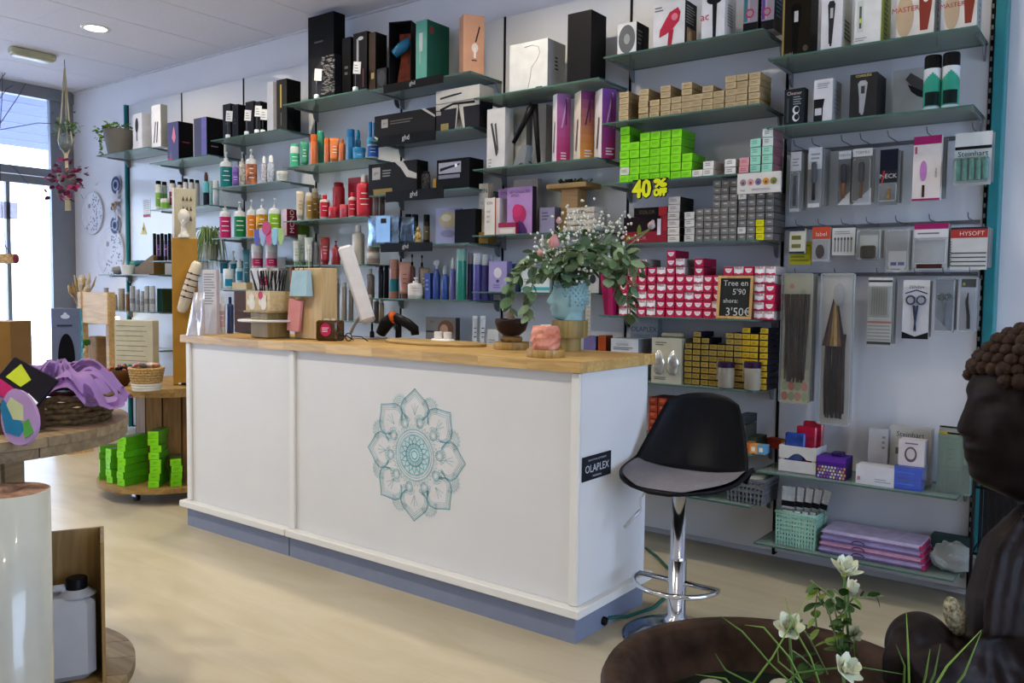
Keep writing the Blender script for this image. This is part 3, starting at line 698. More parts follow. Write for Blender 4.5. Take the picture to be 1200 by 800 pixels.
carton('treatment_box', 'low white box lettered OLAPLEX behind the counter end', 'box', (1, 6), 716, 748, 397, .12, '#c3c6c8', '#7f8486', [('F', 't', 'OLAPLEX', .42, .86, .06, '#6d7276'), ('F', 'l', .1, .72, .9, .8, 2, '#55595d')], back=.04)
carton('sample_box', 'small orange box behind the counter end beside a low white box', 'box', (1, 6), 701, 710, 393, .07, '#a8481c', '#7c3414', back=.06)
# shelf 7 / 8 of bay 1
carton('hair_dye_box', 'long dark grey carton top of the pile right of the stool back', 'carton', (1, 7), 862, 874, 493, .14, '#3c4248', '#2b2f33', [('F', 'l', .1, .3, .9, .7, 2, '#8a9096')], zb=SH[(1, 7)]+.125, back=.05)
for i in range(3):
    carton('hair_dye_box', ['bottom', 'second', 'third'][i]+' olive grey carton of the pile right of the stool back', 'carton', (1, 7), 862, 874, 493, .14, '#55574c', '#3a3b34', [('F', 'l', .1, .3, .9, .7, 2, '#8e8c70')], zb=SH[(1, 7)]+.0405*i, back=.05)
for o in list(COL.objects):
    if o.get('label', '').endswith('olive grey carton of the pile right of the stool back'):
        for c in o.children: c.scale.z = .04/ o['dims'][2]
    if o.get('label', '').startswith('long dark grey carton top'):
        for c in o.children: c.scale.z = .04/ o['dims'][2]
def flatbox(name, label, cat, loc, w, d, h, body, side=None, rz=0., deco=(), group=None, top=None):
    t = thing(name, label, cat, loc, R_(rz), group)
    MB().box(-w/2, -d/2, 0, w/2, d/2, h, hx(body), mats={'R': hx(side or body), 'L': hx(side or body), 'T': hx(top or body)}).build('body', t)
    if deco: deco_mesh(deco, w, d, h).build('print', t)
    t['dims'] = (w, d, h); return t
z7 = SH[(1, 7)]+.001
for i, c in enumerate(('#b35a24', '#c98a4a', '#5a8fb0')):
    x = at_y(875+9*i, 530, 3.76).x
    flatbox('sample_carton', 'tiny %s carton at the front of the stool-side shelf' % ('rust', 'apricot', 'sky blue')[i], 'carton', (x, 3.775, z7), .036, .06, .04, c, deco=[('F', 'r', .25, .25, .75, .75, '#d9cfc0')])
flatbox('hair_dye_box', 'red and yellow carton lying at an angle on stool-side shelf end', 'carton', (at_y(903, 519, 3.9).x+.01, 3.96, z7), .09, .05, .045, '#8c2f22', '#b88a30', -20)
flatbox('hair_dye_box', 'dark green carton behind the tiny rust carton on stool-side shelf', 'carton', (at_y(886, 512, 3.86).x-.005, 3.885, z7), .05, .13, .06, '#3f4636', '#2e3328', 0, [('F', 'l', .1, .3, .9, .8, 2, '#8a8a60')])
z8 = SH[(1, 8)]+.001
def basket(name, label, loc, w, d, h, colr, rz=0., nx=9, nz=4, taper=.9, band=None):
    """slotted plastic basket: floor, slotted walls built from strips, rim"""
    t = thing(name, label, 'basket', loc, R_(rz)); M = hx(colr, rough=.5)
    def wall(L, off, ang):
        g = MB(); T = TR(rz=ang) @ TR(0, -off, 0); tp = (1-taper)
        for j in range(nz+1):
            z0 = h*j/(nz+.001)*.88; g.box(-L/2*(taper+tp*z0/h), tp*off*(1-z0/h), z0, L/2*(taper+tp*z0/h), tp*off*(1-z0/h)+.003, z0+h*.52/(nz+1), M, T=T)
        for i in range(nx+1):
            x = -L/2*.98+L*.98*i/nx; g.prism([(x*taper-.004, 0), (x*taper+.004, 0), (x+.004, h), (x-.004, h)], tp*off*.5, tp*off*.5+.004, M, T=T)
        return g
    wall(w, d/2, 0).build('front_wall', t); wall(w, d/2, PI).build('back_wall', t)
    wall(d, w/2, PI/2).build('side_wall', t); wall(d, w/2, -PI/2).build('side_wall', t)
    MB().box(-w/2*taper, -d/2*taper, 0, w/2*taper, d/2*taper, .004, M).build('base', t)
    MB().tube([(-w/2, -d/2, h), (w/2, -d/2, h), (w/2, d/2, h), (-w/2, d/2, h)], .006, M, 6, closed=True).build('rim', t)
    return t
pa, pb = at_y(848, 588, 3.75), at_y(893, 590, 3.75); w = pb.x-pa.x
basket('storage_basket', 'grey slotted basket of rolled paper on the lower shelf by the stool', ((pa.x+pb.x)/2, 3.87, z8), w, .2, .115, '#6a6c6e')
for i in range(6):
    for j in range(2):
        x = (pa.x+pb.x)/2-w*.3+i*w*.12; o = MB().lathe([(.01, 0), (.0145, .001), (.0145, .14), (.01, .141)], mat('#cfcfca', .8), 12, T=TR(0, .07, 0, rx=R_(90)), cap=False).build('paper_roll')
        o.location = (x, 3.87, z8+.072+.03*j); tag(o, 'white paper roll in grey basket, %s from left, %s layer' % (ORD[i], ('lower', 'upper')[j]), 'paper roll', 'rolls in the grey basket')
flatbox('folder', 'teal folder lying on the lower shelf under the stool seat', 'folder', (at_y(810, 577, 3.85).x-.14, 3.86, z8), .40, .23, .02, '#1f6a68', rz=2)
flatbox('folder', 'dark teal folder on top of the teal folder under the stool seat', 'folder', (at_y(810, 577, 3.85).x-.02, 3.86, z8+.021), .3, .22, .012, '#174f52', rz=-4)
flatbox('folder', 'crimson folder on top of the teal folders beside the grey basket', 'folder', (at_y(826, 572, 3.82).x-.02, 3.85, z8+.034), .12, .16, .018, '#a8204a', '#cf9a4a', rz=12)
# ================================================================== bay 0 : clippers, hanging packs, low shelves
CLIP = [('F', 'p', [(.36, .05), (.6, .05), (.66, .35), (.7, .72), (.62, .78), (.36, .78), (.3, .72), (.34, .35)], '#4c4f54')]
def clip(c1, c2, s=0.): return [('F', 'p', [(.38+s, .12), (.54+s, .12), (.6+s, .45), (.66+s, .78), (.58+s, .84), (.38+s, .84), (.3+s, .78), (.36+s, .45)], c1), ('F', 'r', .42+s, .55, .56+s, .72, c2), ('F', 'e', .48+s, .1, .05, .025, c1)]
rb('black clipper box with a gold inner edge at the upper right shelf end', (0, 1), 918, 951, -8, .1, '#1d1812', '#131214', [('F', 'r', 0, 0, .07, 1, '#8a7a44'), ('F', 'r', .07, .96, 1, 1, '#5a4c2c'), *clip('#0b0a0a', '#b9b9b9'), ('F', 'e', .84, .12, .09, .05, '#4a463e'), ('F', 't', 'wahl', .25, .06, .05, '#8d897f')], back=.05)  # gold trim printed along the left and top of the front
rb('white box printed with a silver hair clipper beside the black clipper box', (0, 1), 963.5, 988, -10, .14, '#c8c8cc', '#b4b5ba', [*clip('#2c2d30', '#a9aaad'), ('F', 'l', .3, .88, .75, .95, 2, '#8d8d90'), ('R', 'l', .2, .2, .9, .55, 5, '#55565a')])
rb('white box with a lime green side panel on the upper right shelf', (0, 1), 1002.5, 1033.5, -12, .16, '#cbcdcb', '#93a31c', [('F', 'r', .1, .25, .34, .82, '#b9bcb9'), ('F', 'r', .18, .32, .27, .72, '#4c5648'), ('F', 'r', .19, .42, .26, .5, '#b4c840'), ('F', 'l', .05, .08, .5, .16, 2, '#8b8d8b'), ('R', 'l', .3, .1, .7, .9, 9, '#5f6b14')])
MST = [('F', 'e', .22, .45, .24, .42, '#b09a7e'), ('F', 'p', [(.64, .12), (.84, .12), (.92, .55), (.96, .95), (.58, .95), (.6, .55)], '#7a3022'), ('F', 'e', .77, .72, .07, .06, '#cfc9c4'), ('F', 't', 'MASTER', .24, .58, .1, '#9c2c28'), ('R', 't', 'MASTER', .5, .35, .3, '#3a3b3e', 90), ('R', 'e', .5, .85, .3, .07, '#2c2d31')]
rb('white clipper box lettered MASTER with red clipper picture, left one of the pair', (0, 1), 1052, 1096, -16, .13, '#c9c6bf', '#9aa0a0', MST)
rb('white clipper box lettered MASTER with red clipper picture, rightmost on the top shelf', (0, 1), 1108.5, 1146, -18, .11, '#c9c6bf', '#9aa0a0', MST, back=.03)
rb('small dark box with two white rings on the second right shelf', (0, 2), 919.5, 943, 104, .05, '#22272c', '#15181b', [('F', 't', 'Cleaner', .5, .88, .09, '#b9a9a4'), ('F', 'e', .6, .42, .17, .11, '#c9ced2'), ('F', 'e', .64, .43, .12, .08, '#22272c'), ('F', 'e', .6, .22, .17, .11, '#c9ced2'), ('F', 'e', .64, .23, .12, .08, '#22272c'), ('F', 'r', .14, .1, .24, .75, '#3e464c'), ('F', 'l', .45, .55, .95, .8, 4, '#7b868c')])
rb('white box with a black trimmer picture on the second right shelf', (0, 2), 954, 976, 93, .13, '#c3c4c8', '#a5a7ae', [('F', 'p', [(.02, .02), (.5, .02), (.52, .35), (.6, .55), (.02, .55)], '#1a1b1e'), ('F', 'r', .1, .18, .45, .34, '#b9bbc0'), ('F', 'l', .2, .78, .85, .92, 3, '#8a8b92'), ('R', 'l', .2, .2, .8, .8, 6, '#8d8f98')])
rb('black clipper box with gold lettering along its top edge', (0, 2), 996.5, 1028, 86, .15, '#2b2b2c', '#1a1a1b', [('F', 't', 'CORDLESS', .5, .95, .05, '#d3c070'), *clip('#8f9296', '#37383a'), ('F', 'e', .48, .78, .12, .06, '#9a9a9a')], top='#3a372c')
rb('large pale box with a grey clipper picture behind the two spray cans', (0, 2), 1047, 1096, 80, .05, '#b9bcbe', '#a3a7aa', [('F', 'p', [(.3, .8), (.42, .92), (.95, .62), (.9, .42), (.62, .5)], '#57565a'), ('F', 'p', [(.36, .7), (.45, .55), (.6, .45), (.9, .36), (.9, .46)], '#26262a')], back=.19)
for i, (x, yt) in enumerate(((1094, 66), (1115.5, 62.5))):
    t = bottle('spray_can', 'white and green spray can with black cap, %s of the pair' % ('left' if i == 0 else 'right'), (0, 2), x, 19.2, yt, 'can', '#c3c9cb', BLACK, None, dy=.075, cat='can')
    r = metres(19.2, at_y(x, yt, 3.805))/2; h = at_y(x, yt, 3.805).z-SH[(0, 2)]; g = MB()
    for zz0, zz1, s0, c in ((.08, .5, 82, '#2c9078'), (.1, .34, 50, '#15201f')):
        g.lathe([(r*1.01+(c == '#15201f')*.0006, zz0*h), (r*1.01+(c == '#15201f')*.0006, zz1*h)], mat(c, .4), 12, cap=False, a0=R_(-90-s0), a1=R_(-90+s0))
    for k in range(6):
        s0 = 82*(1-k/6); s1 = 82*(1-(k+1)/6); g.lathe([(r*1.01, (.5+.03*k)*h), (r*1.01, (.53+.03*k)*h)], mat('#2c9078', .4), 10, cap=False, a0=R_(-90-(s0+s1)/2), a1=R_(-90+(s0+s1)/2))
    for k in range(3): g.lathe([(r*1.022, (.14+.07*k)*h), (r*1.022, (.165+.07*k)*h)], mat('#7fc8b8', .4), 6, cap=False, a0=R_(-90-20+4*k), a1=R_(-90+18-5*k))
    g.build('label', t)
# pegboard rails with hooks
PEGX = {0: (172, [934, 955, 989, 1011, 1043, 1088, 1141]), 1: (267, [936, 962, 989, 1018, 1052, 1091, 1136]), 2: (325, [935, 981, 1030, 1074, 1107, 1138])}
for r_i, (yy, xs) in PEGX.items():
    zr = at_y(1040, yy-4, 4.0).z
    t = thing('peg_rail', '%s grey hook rail on the right wall panel' % ('upper', 'middle', 'lowest')[r_i], 'rail', ((SEAM[0]+SEAM[1])/2, YP-.006, zr))
    MB().box(-.41, -.006, -.008, .41, .005, .008, STEEL).build('bar', t)
    for x in xs:
        hx_ = at_y(x, yy, 3.86).x-t.location.x
        MB().tube([(hx_, -.006, 0), (hx_, -.19, .0), (hx_, -.205, .008), (hx_, -.212, .022)], .0022, STEEL, 6).build('hook', t)
def pack(name, label, cat, xl, xr, yt, yb, deco, card='#b4b8ba', th=.006, Yf=3.845, film=None, filmth=.02, back=1, extra=None, split=None):
    """hanging retail pack: backing card, optional clear blister in front, spare packs behind"""
    pa, pb = at_y(xl, (yt+yb)/2, Yf), at_y(xr, (yt+yb)/2, Yf); w = pb.x-pa.x; zt, zb = at_y((xl+xr)/2, yt, Yf).z, at_y((xl+xr)/2, yb, Yf).z; h = zt-zb
    t = thing(name, label, cat, ((pa.x+pb.x)/2, Yf, zb))
    C = hx(card, rough=.45)
    MB().box(-w/2, -th/2, 0, w/2, th/2, h, C).build('backing_card', t)
    deco_mesh(deco, w, th, h).build('print', t)
    if film:
        u0, v0, u1, v1 = film
        MB().box((u0-.5)*w, -th/2-filmth, v0*h, (u1-.5)*w, -th/2-.0025, v1*h, FILM, bev=.006).build('blister', t)
    if extra: extra(t, w, h, th)
    for k in range(back):
        MB().box(-w/2+.004*k, th/2+.012+.025*k, .01, w/2+.006+.004*k, th/2+.018+.025*k, h-.004, hx('#8f9496', rough=.3)).build('spare_pack', t)
    t['dims'] = (w, th, h)
    return t
def brush3(col, bris, tall=.7):
    def f(t, w, h, th):
        g = MB().tube([(0, -th/2-.011, .12*h), (0, -th/2-.011, .4*h)], .007, hx(col), 8).build('handle', t)
        MB().lathe([(.006, 0), (.012, .01), (.012, tall*h*.45), (.006, tall*h*.5)], hx(bris, rough=.8), 12, T=TR(0, -th/2-.0125, .4*h)).build('brush_head', t)
    return f
pack('hair_comb_pack', 'grey comb in a clear sleeve with white header, leftmost on the upper hooks', 'hair comb', 926, 939, 178, 248, [('F', 'r', .02, .68, .98, 1, '#c5c6c8'), ('F', 'l', .2, .75, .8, .9, 3, '#8b8d90'), ('F', 'r', 0, 0, .9, .06, '#c9cacb'), ('F', 'r', .3, .1, .6, .6, '#3f4144')], '#77797c', film=(.1, .02, .9, .66), back=2)
pack('hair_brush_pack', 'round grey brush in clear sleeve with tilted white header on the upper hooks', 'hair brush', 947, 963, 173, 243, [('F', 'r', 0, .64, 1, 1, '#c9cacc'), ('F', 'l', .2, .72, .85, .92, 3, '#8f9194'), ('F', 'r', .05, 0, .9, .07, '#c4c5c6')], '#808285', extra=brush3('#2c2d30', '#4c4e52'), back=3)
pack('hair_brush_pack', 'narrow pack with a brown handled brush and TERMIX header, left of two', 'hair brush', 982.5, 997, 177, 240, [('F', 'r', 0, .85, 1, 1, '#bfc0c0'), ('F', 't', 'TERMIX', .5, .92, .05, '#5a5c60'), ('F', 'p', [(0, 0), (1, 0), (1, .25)], '#b4b8ba')], '#5c5d60', extra=brush3('#7a4a2a', '#3a3b3e'), back=1)
pack('hair_brush_pack', 'wider pack with a brown handled brush and TERMIX header, right of two', 'hair brush', 999, 1022, 174, 240, [('F', 'r', 0, .86, 1, 1, '#c9c8c4'), ('F', 't', 'TERMIX', .5, .93, .05, '#5a5c60'), ('F', 'p', [(0, 0), (1, 0), (1, .3)], '#b9bdbf')], '#66645f', extra=brush3('#7d4c2c', '#45464a'), film=(.05, .05, .95, .82), back=1)
pack('neck_brush_pack', 'black topped pack lettered NECK with a wooden barber neck brush', 'neck brush', 1031, 1052, 175, 240, [('F', 'r', 0, .62, 1, 1, '#1c1f2b'), ('F', 'r', 0, .4, 1, .62, '#2a2b30'), ('F', 't', 'NECK', .5, .52, .08, '#d5d6d8'), ('F', 'p', [(.1, .4), (.2, .62), (.3, .62), (.2, .4)], '#a82a32')], '#787c80', film=(.0, .06, 1, .38), back=2,
     extra=lambda t, w, h, th: MB().lathe([(.01, 0), (.016, .008), (.011, .05), (.016, .07)], mat('#a07a42', .5), 12, T=TR(.005, -th/2-.012, .1*h, s=.62)).build('wooden_handle', t))
pack('sponge_roller_box', 'tall white box with magenta top and a pink oval on the upper hooks', 'box', 1071, 1103.5, 160, 235, [('F', 'r', 0, .87, 1, 1, '#97195c'), ('F', 'e', .38, .46, .13, .16, '#b476b4'), ('F', 'r', .35, .05, .45, .24, '#3a2c20'), ('F', 't', 'sinelco', .82, .42, .09, '#4a4a4c', 90), ('F', 'r', .06, .73, .14, .84, '#b04a68'), ('F', 'r', 0, 0, 1, .03, '#97195c')], '#cfc7c2', th=.035, Yf=3.83, back=2)
def rollers(t, w, h, th):
    for i in range(5):
        MB().cyl(w*.075, .03*h, .46*h, mat('#5f9488', .7, vary=.15, nscale=60), 12, T=TR(-w*.36+i*w*.18, -th/2-.016, .06*h)).build('roller', t)
pack('hair_roller_bag', 'clear bag of five green hair rollers lettered Steinhart, rightmost on the upper hooks', 'hair rollers', 1119, 1162, 155, 217, [('F', 'r', 0, .74, 1, 1, '#c9cbc9'), ('F', 'r', 0, .68, 1, .74, '#1b1c1e'), ('F', 't', 'Steinhart', .5, .6, .1, '#3a3f40'), ('F', 'l', .3, .5, .7, .55, 1, '#8a8f8f')], '#b3bcba', extra=rollers, film=(.02, .02, .98, .5), filmth=.05, back=1, Yf=3.82)
pack('perm_paper_pack', 'white and yellow card with two small olive rollers on the middle hooks', 'hair accessory', 926, 944, 268, 297, [('F', 'r', .15, .55, .75, .72, '#6f6c2e'), ('F', 'r', .15, .22, .75, .38, '#6f6c2e'), ('F', 'r', 0, .9, 1, 1, '#2a3550'), ('F', 'r', 0, 0, 1, .08, '#27304a')], '#c6c3b2', th=.02, back=0)
pack('perm_paper_pack', 'crumpled yellow packet showing below the card with two rollers', 'hair accessory', 926, 951, 283, 310, [('F', 'l', .05, .1, .95, .9, 5, '#77751a')], '#a9a51c', th=.012, Yf=3.89, back=1)
pack('hair_net_pack', 'small packet with orange header holding a dark hair net', 'hair net', 952, 973, 266, 307, [('F', 'r', 0, .66, 1, 1, '#b5442a'), ('F', 't', 'label', .5, .8, .12, '#d9c4bc'), ('F', 'e', .45, .3, .25, .2, '#43302c')], '#a7a5a6', film=(.04, .04, .96, .62), filmth=.012)
pack('hair_clip_card', 'white card with a row of six metal hair clips', 'hair clips', 975.5, 1002, 267, 299, [('F', 'l', .1, .75, .9, .9, 2, '#8d8f90')]+[q for i in range(6) for q in (('F', 'r', .1+.145*i, .12, .16+.145*i, .6, '#77797a'), ('F', 'e', .13+.145*i, .6, .045, .06, '#4e4f52'))], '#bdbfbc', back=1)
pack('sponge_pack', 'clear pack with a brown make-up sponge on the middle hooks', 'sponge', 1005, 1033, 269, 305, [('F', 'r', .1, .1, .85, .82, '#b9bab4')], '#8f9290', film=(.02, .02, .98, .98), filmth=.03, back=1,
     extra=lambda t, w, h, th: MB().box(-.32*w, -th/2-.024, .06*h, .3*w, -th/2-.004, .48*h, mat('#3f3524', .9, bump=.4, nscale=90), bev=.006).build('sponge', t))
pack('shower_cap_pack', 'rounded white pack with blue print in a clear bag on the middle hooks', 'cap pack', 1039, 1066, 269, 319, [('F', 'e', .48, .2, .4, .2, '#cfd0d2'), ('F', 'r', .1, .16, .88, .5, '#cfd0d2'), ('F', 'r', .2, .16, .46, .24, '#5a5c9c'), ('F', 'r', .52, .16, .8, .24, '#5a5c9c'), ('F', 'l', .22, .04, .8, .1, 1, '#6d6f9a')], '#a3a6a8', film=(.02, .03, .98, .98), filmth=.018, back=1)
pack('cotton_bag', 'clear bag of white neck strips with magenta header on the middle hooks', 'neck strips', 1071, 1111, 262, 316, [('F', 'r', 0, .88, 1, 1, '#93185a'), ('F', 'r', 0, .7, 1, .88, '#c9c7c7'), ('F', 'l', .1, .75, .8, .83, 1, '#6d6a6c'), ('F', 'r', .1, .03, .85, .14, '#4a2e28')], '#adafb1', film=(.02, .12, .98, .68), filmth=.035, back=1)
pack('hair_grip_card', 'white comb-edged card with red header, rightmost on the middle hooks', 'hair grips', 1114, 1157, 266, 316, [('F', 'r', 0, .75, 1, .97, '#a03028'), ('F', 'r', 0, .95, 1, 1, '#2a3244'), ('F', 't', 'HYSOFT', .58, .85, .1, '#d8c8c2')]+[('F', 'r', .02, .08+.1*i, .98, .105+.1*i, '#3c3d40') for i in range(4)]+[('F', 'r', 0, .1+.06*i, .03, .13+.06*i, '#55585c') for i in range(10)], '#bfc1be', back=2)
def hair(c1, c2, u, v0, v1, wid, n=26):
    def f(t, w, h, th):
        g = MB(); A, B = mat(c1, .35, vary=.25, nscale=30, stretch=(6, 6, .4)), mat(c2, .35, vary=.25, nscale=30)
        for i in range(n):
            x0 = (u-.5)*w+(i/(n-1)-.5)*wid*w; ph = random.uniform(0, 6); pts = []
            for k in range(9):
                f_ = k/8; pts.append((x0*(1-.15*f_)+.004*math.sin(ph+4*f_), -th/2-.009-.005*math.sin(i*1.7)-.003*math.sin(3*f_+i), (v1+(v0-v1)*f_)*h+(.02*h*math.sin(i*2.1) if k == 8 else 0)))
            g.tube(pts, .004, A if random.random() < .7 else B, 5)
        g.build('hair_strands', t, kind='stuff')
    return f
FLOR = [('F', 'r', .0, 0, 1, .26, '#c2bfa0')]+[('F', 'e', .15+.23*(i % 4), .05+.08*(i//4), .12, .035, c) for i, c in enumerate(('#b06a58', '#8d9c70', '#c08a76', '#a3ab80', '#93a078', '#b4705e', '#9aa678', '#bb8472'))]
pack('hair_extension_pack', 'clear bag with brown hair extension on floral card, left of the two long bags', 'hair extension', 917, 950, 320, 472, [('F', 'r', 0, .7, 1, 1, '#aeac94'), ('F', 'e', .3, .9, .08, .02, '#b0745e'), ('F', 'e', .7, .86, .1, .02, '#98a07c')]+FLOR, '#a8a58e', extra=hair('#4a3524', '#33241a', .5, .18, .84, .8), film=(-.02, .0, 1.06, 1), filmth=.03, Yf=3.82, back=2)
def swatches(t, w, h, th):
    hair('#2a1a14', '#3c2418', .5, .06, .6, .68)(t, w, h, th)
    for i, c in enumerate(('#3a2418', '#5a3c20', '#a07c42', '#c2a468', '#7a5228', '#2c1a14')):
        MB().prism([(-.1*w+i*.03*w, .83*h), (-.07*w+i*.03*w, .83*h), (-.32*w+i*.14*w, .52*h), (-.44*w+i*.14*w, .52*h)], -th/2-.022-.002*i, -th/2-.017-.002*i, mat(c, .4, vary=.3, nscale=60, stretch=(5, 1, .3))).build('colour_swatch', t)
    MB().lathe([(.001, 0), (1, 0), (1, .001), (.001, .001)], mat('#bfc2c6', .5), 20, T=TR(.14*w, -th/2-.04, .86*h, rx=R_(90)) @ Matrix.Diagonal((.19*w, .075*h, 1, 1))).build('oval_tag', t)
pack('hair_extension_pack', 'clear bag with dark hair extension, fan of colour swatches and oval tag', 'hair extension', 963, 997, 320, 497, [('F', 'r', .0, .8, 1, 1, '#b9b4ae')], '#b5aea6', extra=swatches, film=(-.02, .0, 1.1, 1), filmth=.045, Yf=3.82, back=1)
pack('hair_grip_pack', 'bundle of wavy hair grips on white card with red header behind', 'hair grips', 1017, 1045, 325, 405, [('F', 'r', 0, .88, 1, 1, '#bfc0bd'), ('F', 'r', 0, .93, 1, .96, '#2a2b2d'), ('F', 'r', 0, .02, 1, .06, '#3a3c3e'), ('F', 'r', 0, .33, 1, .36, '#9a6458')]+[('F', 'r', .15+.1*i, .45, .2+.1*i, .85, '#8d8f8a') for i in range(7)]+[('F', 'r', .03, .08+.05*i, .97, .1+.05*i, '#84867f') for i in range(5)], '#a9aba6', film=(.02, .4, .98, .86), filmth=.01, back=2)
SCIS = [('F', 'r', .0, .88, 1, 1, '#c9cac8'), ('F', 't', 'ZENISH', .5, .88, .05, '#3a3b40'), ('F', 'p', [(0, .12), (.5, .04), (1, .12), (1, 0), (0, 0)], '#1c1d22'), ('F', 'p', [(.08, .78), (.5, .84), (.92, .78), (.92, .76), (.5, .82), (.08, .76)], '#2b2c33')]
def scissors(col, s=1.):
    def f(t, w, h, th):
        M = hx(col, rough=.25, metal=.7)
        for sgn in (-1, 1):
            g = MB(); rr = .16*w
            g.tube([(sgn*.2*w+rr*math.cos(a), -th/2-.006, .66*h+rr*1.1*math.sin(a)) for a in [i*PI/6 for i in range(12)]], .0035, M, 6, closed=True)
            g.prism([(sgn*.12*w, .58*h), (sgn*.02*w, .56*h), (-sgn*.05*w, .14*h), (-sgn*.01*w, .12*h), (sgn*.1*w, .5*h)], -th/2-.006-.002*(sgn+1), -th/2-.004-.002*(sgn+1), M)
            g.build('scissor_blade', t)
    return f
pack('scissors_pack', 'white pack lettered ZENISH with hairdressing scissors', 'scissors', 1058, 1089, 328, 397, SCIS, '#b7bac0', extra=scissors('#33405c'), back=1)
pack('scissors_pack', 'clear blister with steel scissors, right of the ZENISH pack', 'scissors', 1096, 1119, 326, 389, [('F', 'p', [(0, 0), (.8, 0), (0, .3)], '#9a9dac')], '#7c8290', extra=scissors('#6f7f84'), film=(.0, .0, 1, 1), filmth=.02, back=1)
pack('razor_pack', 'clear blister with a black shaping razor, rightmost on the lowest hooks', 'razor', 1125, 1145, 325, 389, [('F', 'r', .05, .82, .95, .98, '#20211c'), ('F', 'e', .2, .88, .08, .03, '#9a9c30')], '#a9adb8', film=(.0, .0, 1, 1), filmth=.018, back=1,
     extra=lambda t, w, h, th: MB().tube([(-.02*w, -th/2-.007, .72*h), (-.08*w, -th/2-.008, .55*h), (.04*w, -th/2-.008, .3*h), (.06*w, -th/2-.008, .06*h)], .005, BLACK, 8, rs=[.002, .0055, .006, .0065]).build('razor', t))

# low shelf of bay 0
z3 = SH[(0, 3)]+.001
def crate(name, label, loc, w, d, h, col, rz=0., slats=3, slot=True):
    """open crate of boards with gaps and an arched hand-hole"""
    t = thing(name, label, 'crate', loc, R_(rz)); M = hx(col, rough=.6)
    MB().box(-w/2, -d/2, 0, w/2, d/2, .006, M).build('base', t)
    hs = h/slats
    for k in range(slats):
        z0, z1 = k*hs+.002, (k+1)*hs-.006
        for s in (-1, 1):
            if s == -1 and k == slats-1:
                a = [(-w/2, z0), (-w*.25, z0)]+[(-w*.25+w*.5*i/8, z0+(z1-z0)*.45*math.sin(PI*i/8)) for i in range(1, 8)]+[(w*.25, z0), (w/2, z0), (w/2, z1), (-w/2, z1)]
                MB().prism(a, -d/2, -d/2+.006, M).build('board', t)
            else: MB().box(-w/2, s*d/2-(.006 if s > 0 else 0), z0, w/2, s*d/2+(.006 if s < 0 else 0), z1, M).build('board', t)
            MB().box(s*w/2-(.006 if s > 0 else 0), -d/2+.0062, z0, s*w/2+(.006 if s < 0 else 0), d/2-.0062, z1, M).build('board', t)
    for sx in (-1, 1):
        for sy in (-1, 1): MB().box(sx*(w/2-.0135)-.007, sy*(d/2-.0135)-.007, 0, sx*(w/2-.0135)+.007, sy*(d/2-.0135)+.007, h-.006, M).build('corner_post', t)
    return t
pa, pb = at_y(912, 540, 3.77), at_y(956, 540, 3.77); w = pb.x-pa.x
crate('storage_crate', 'white wooden crate holding plastic packs on the low right shelf', ((pa.x+pb.x)/2, 3.85, z3), w, .15, .13, '#bdbcba', slats=2)
for i, (c, n, dx, h) in enumerate((('#24408c', 'blue', -.035, .17), ('#a31838', 'crimson', .02, .2), ('#9a2034', 'dark red', .045, .22))):
    o = MB().box(-.045, -.012, 0, .045, .012, h, mat(c, .2, vary=.25, nscale=30, coat=.6), bev=.006).build('plastic_pack'); o.location = ((pa.x+pb.x)/2+dx*.7, 3.81+.035*i, z3+.01); o.rotation_euler = (R_(-4), 0, 0)
    tag(o, '%s plastic wrapped pack standing in the white wooden crate' % n, 'pack')
t = carton('storage_tin', 'purple tin with coloured dots and loose purple lid flap on low right shelf', 'tin', (0, 3), 957.5, 991, 536, .11, '#43207a', '#35186a', [('F', 'r', 0, .78, 1, 1, '#5a2a96')]+[('F', 'e', .06+.11*(i % 9)+.05*((i//9) % 2), .1+.15*(i//9), .04, .06, random.choice(('#c9c6bc', '#c98a3c', '#b4b0d0', '#8a5a9a', '#d0c890'))) for i in range(36)], top='#4a2488')
w, d, h = t['dims']; MB().box(-w*.1, -.02, h, w*.3, .03, h+.018, mat('#2c1a52', .4), bev=.004).build('flap', t)
carton('tool_box', 'low white box printed with a faint wave, lying on the low right shelf', 'box', (0, 3), 1003, 1048, 547, .09, '#c4c6cc', '#a7aab2', [('F', 'l', .5, .15, .95, .4, 2, '#8f94a0'), ('F', 'r', .04, .2, .12, .4, '#b07a7a')], back=.035)
carton('tool_box', 'upright plain white box behind the low white wave box', 'box', (0, 3), 1018, 1041, 503, .05, '#a9abb1', '#8d9098', [('F', 'l', .7, .6, .9, .9, 3, '#77797f')], back=.15)
carton('tool_box', 'large white box lettered Steinhart on the low right shelf', 'box', (0, 3), 1043, 1092, 501, .06, '#b7b7b2', '#9b9c99', [('F', 't', 'Steinhart', .5, .87, .09, '#4c4e50'), ('F', 'r', .05, .2, .3, .28, '#232427'), ('F', 'r', .15, .5, .25, .62, '#5c5e60')], back=.19)
for i in range(2):
    flatbox('blade_box', '%s of two stacked shiny blue boxes under the small white picture box' % ('lower', 'upper')[i], 'box', (at_y(1066, 560, 3.8).x, 3.815, z3+.0485*i), at_y(1084, 560, 3.77).x-at_y(1051, 560, 3.77).x, .1, .048, mat('#1d49b4', .15, coat=.8, vary=.2), deco=[('F', 'l', .1, .35, .9, .6, 1, '#3f6cd0')])
flatbox('blade_box', 'small white box with a dark round picture on top of the blue boxes', 'box', (at_y(1069, 530, 3.8).x, 3.82, z3+.098), .1, .075, .108, '#c3bdc0', '#a29da2', deco=[('F', 'e', .48, .45, .24, .3, '#5c4f54'), ('F', 'e', .48, .47, .17, .21, '#b9b2b5'), ('F', 'l', .25, .82, .8, .93, 1, '#6d6468')])
pa, pb = at_y(1099, 570, 3.79), at_y(1139, 570, 3.79); w = pb.x-pa.x
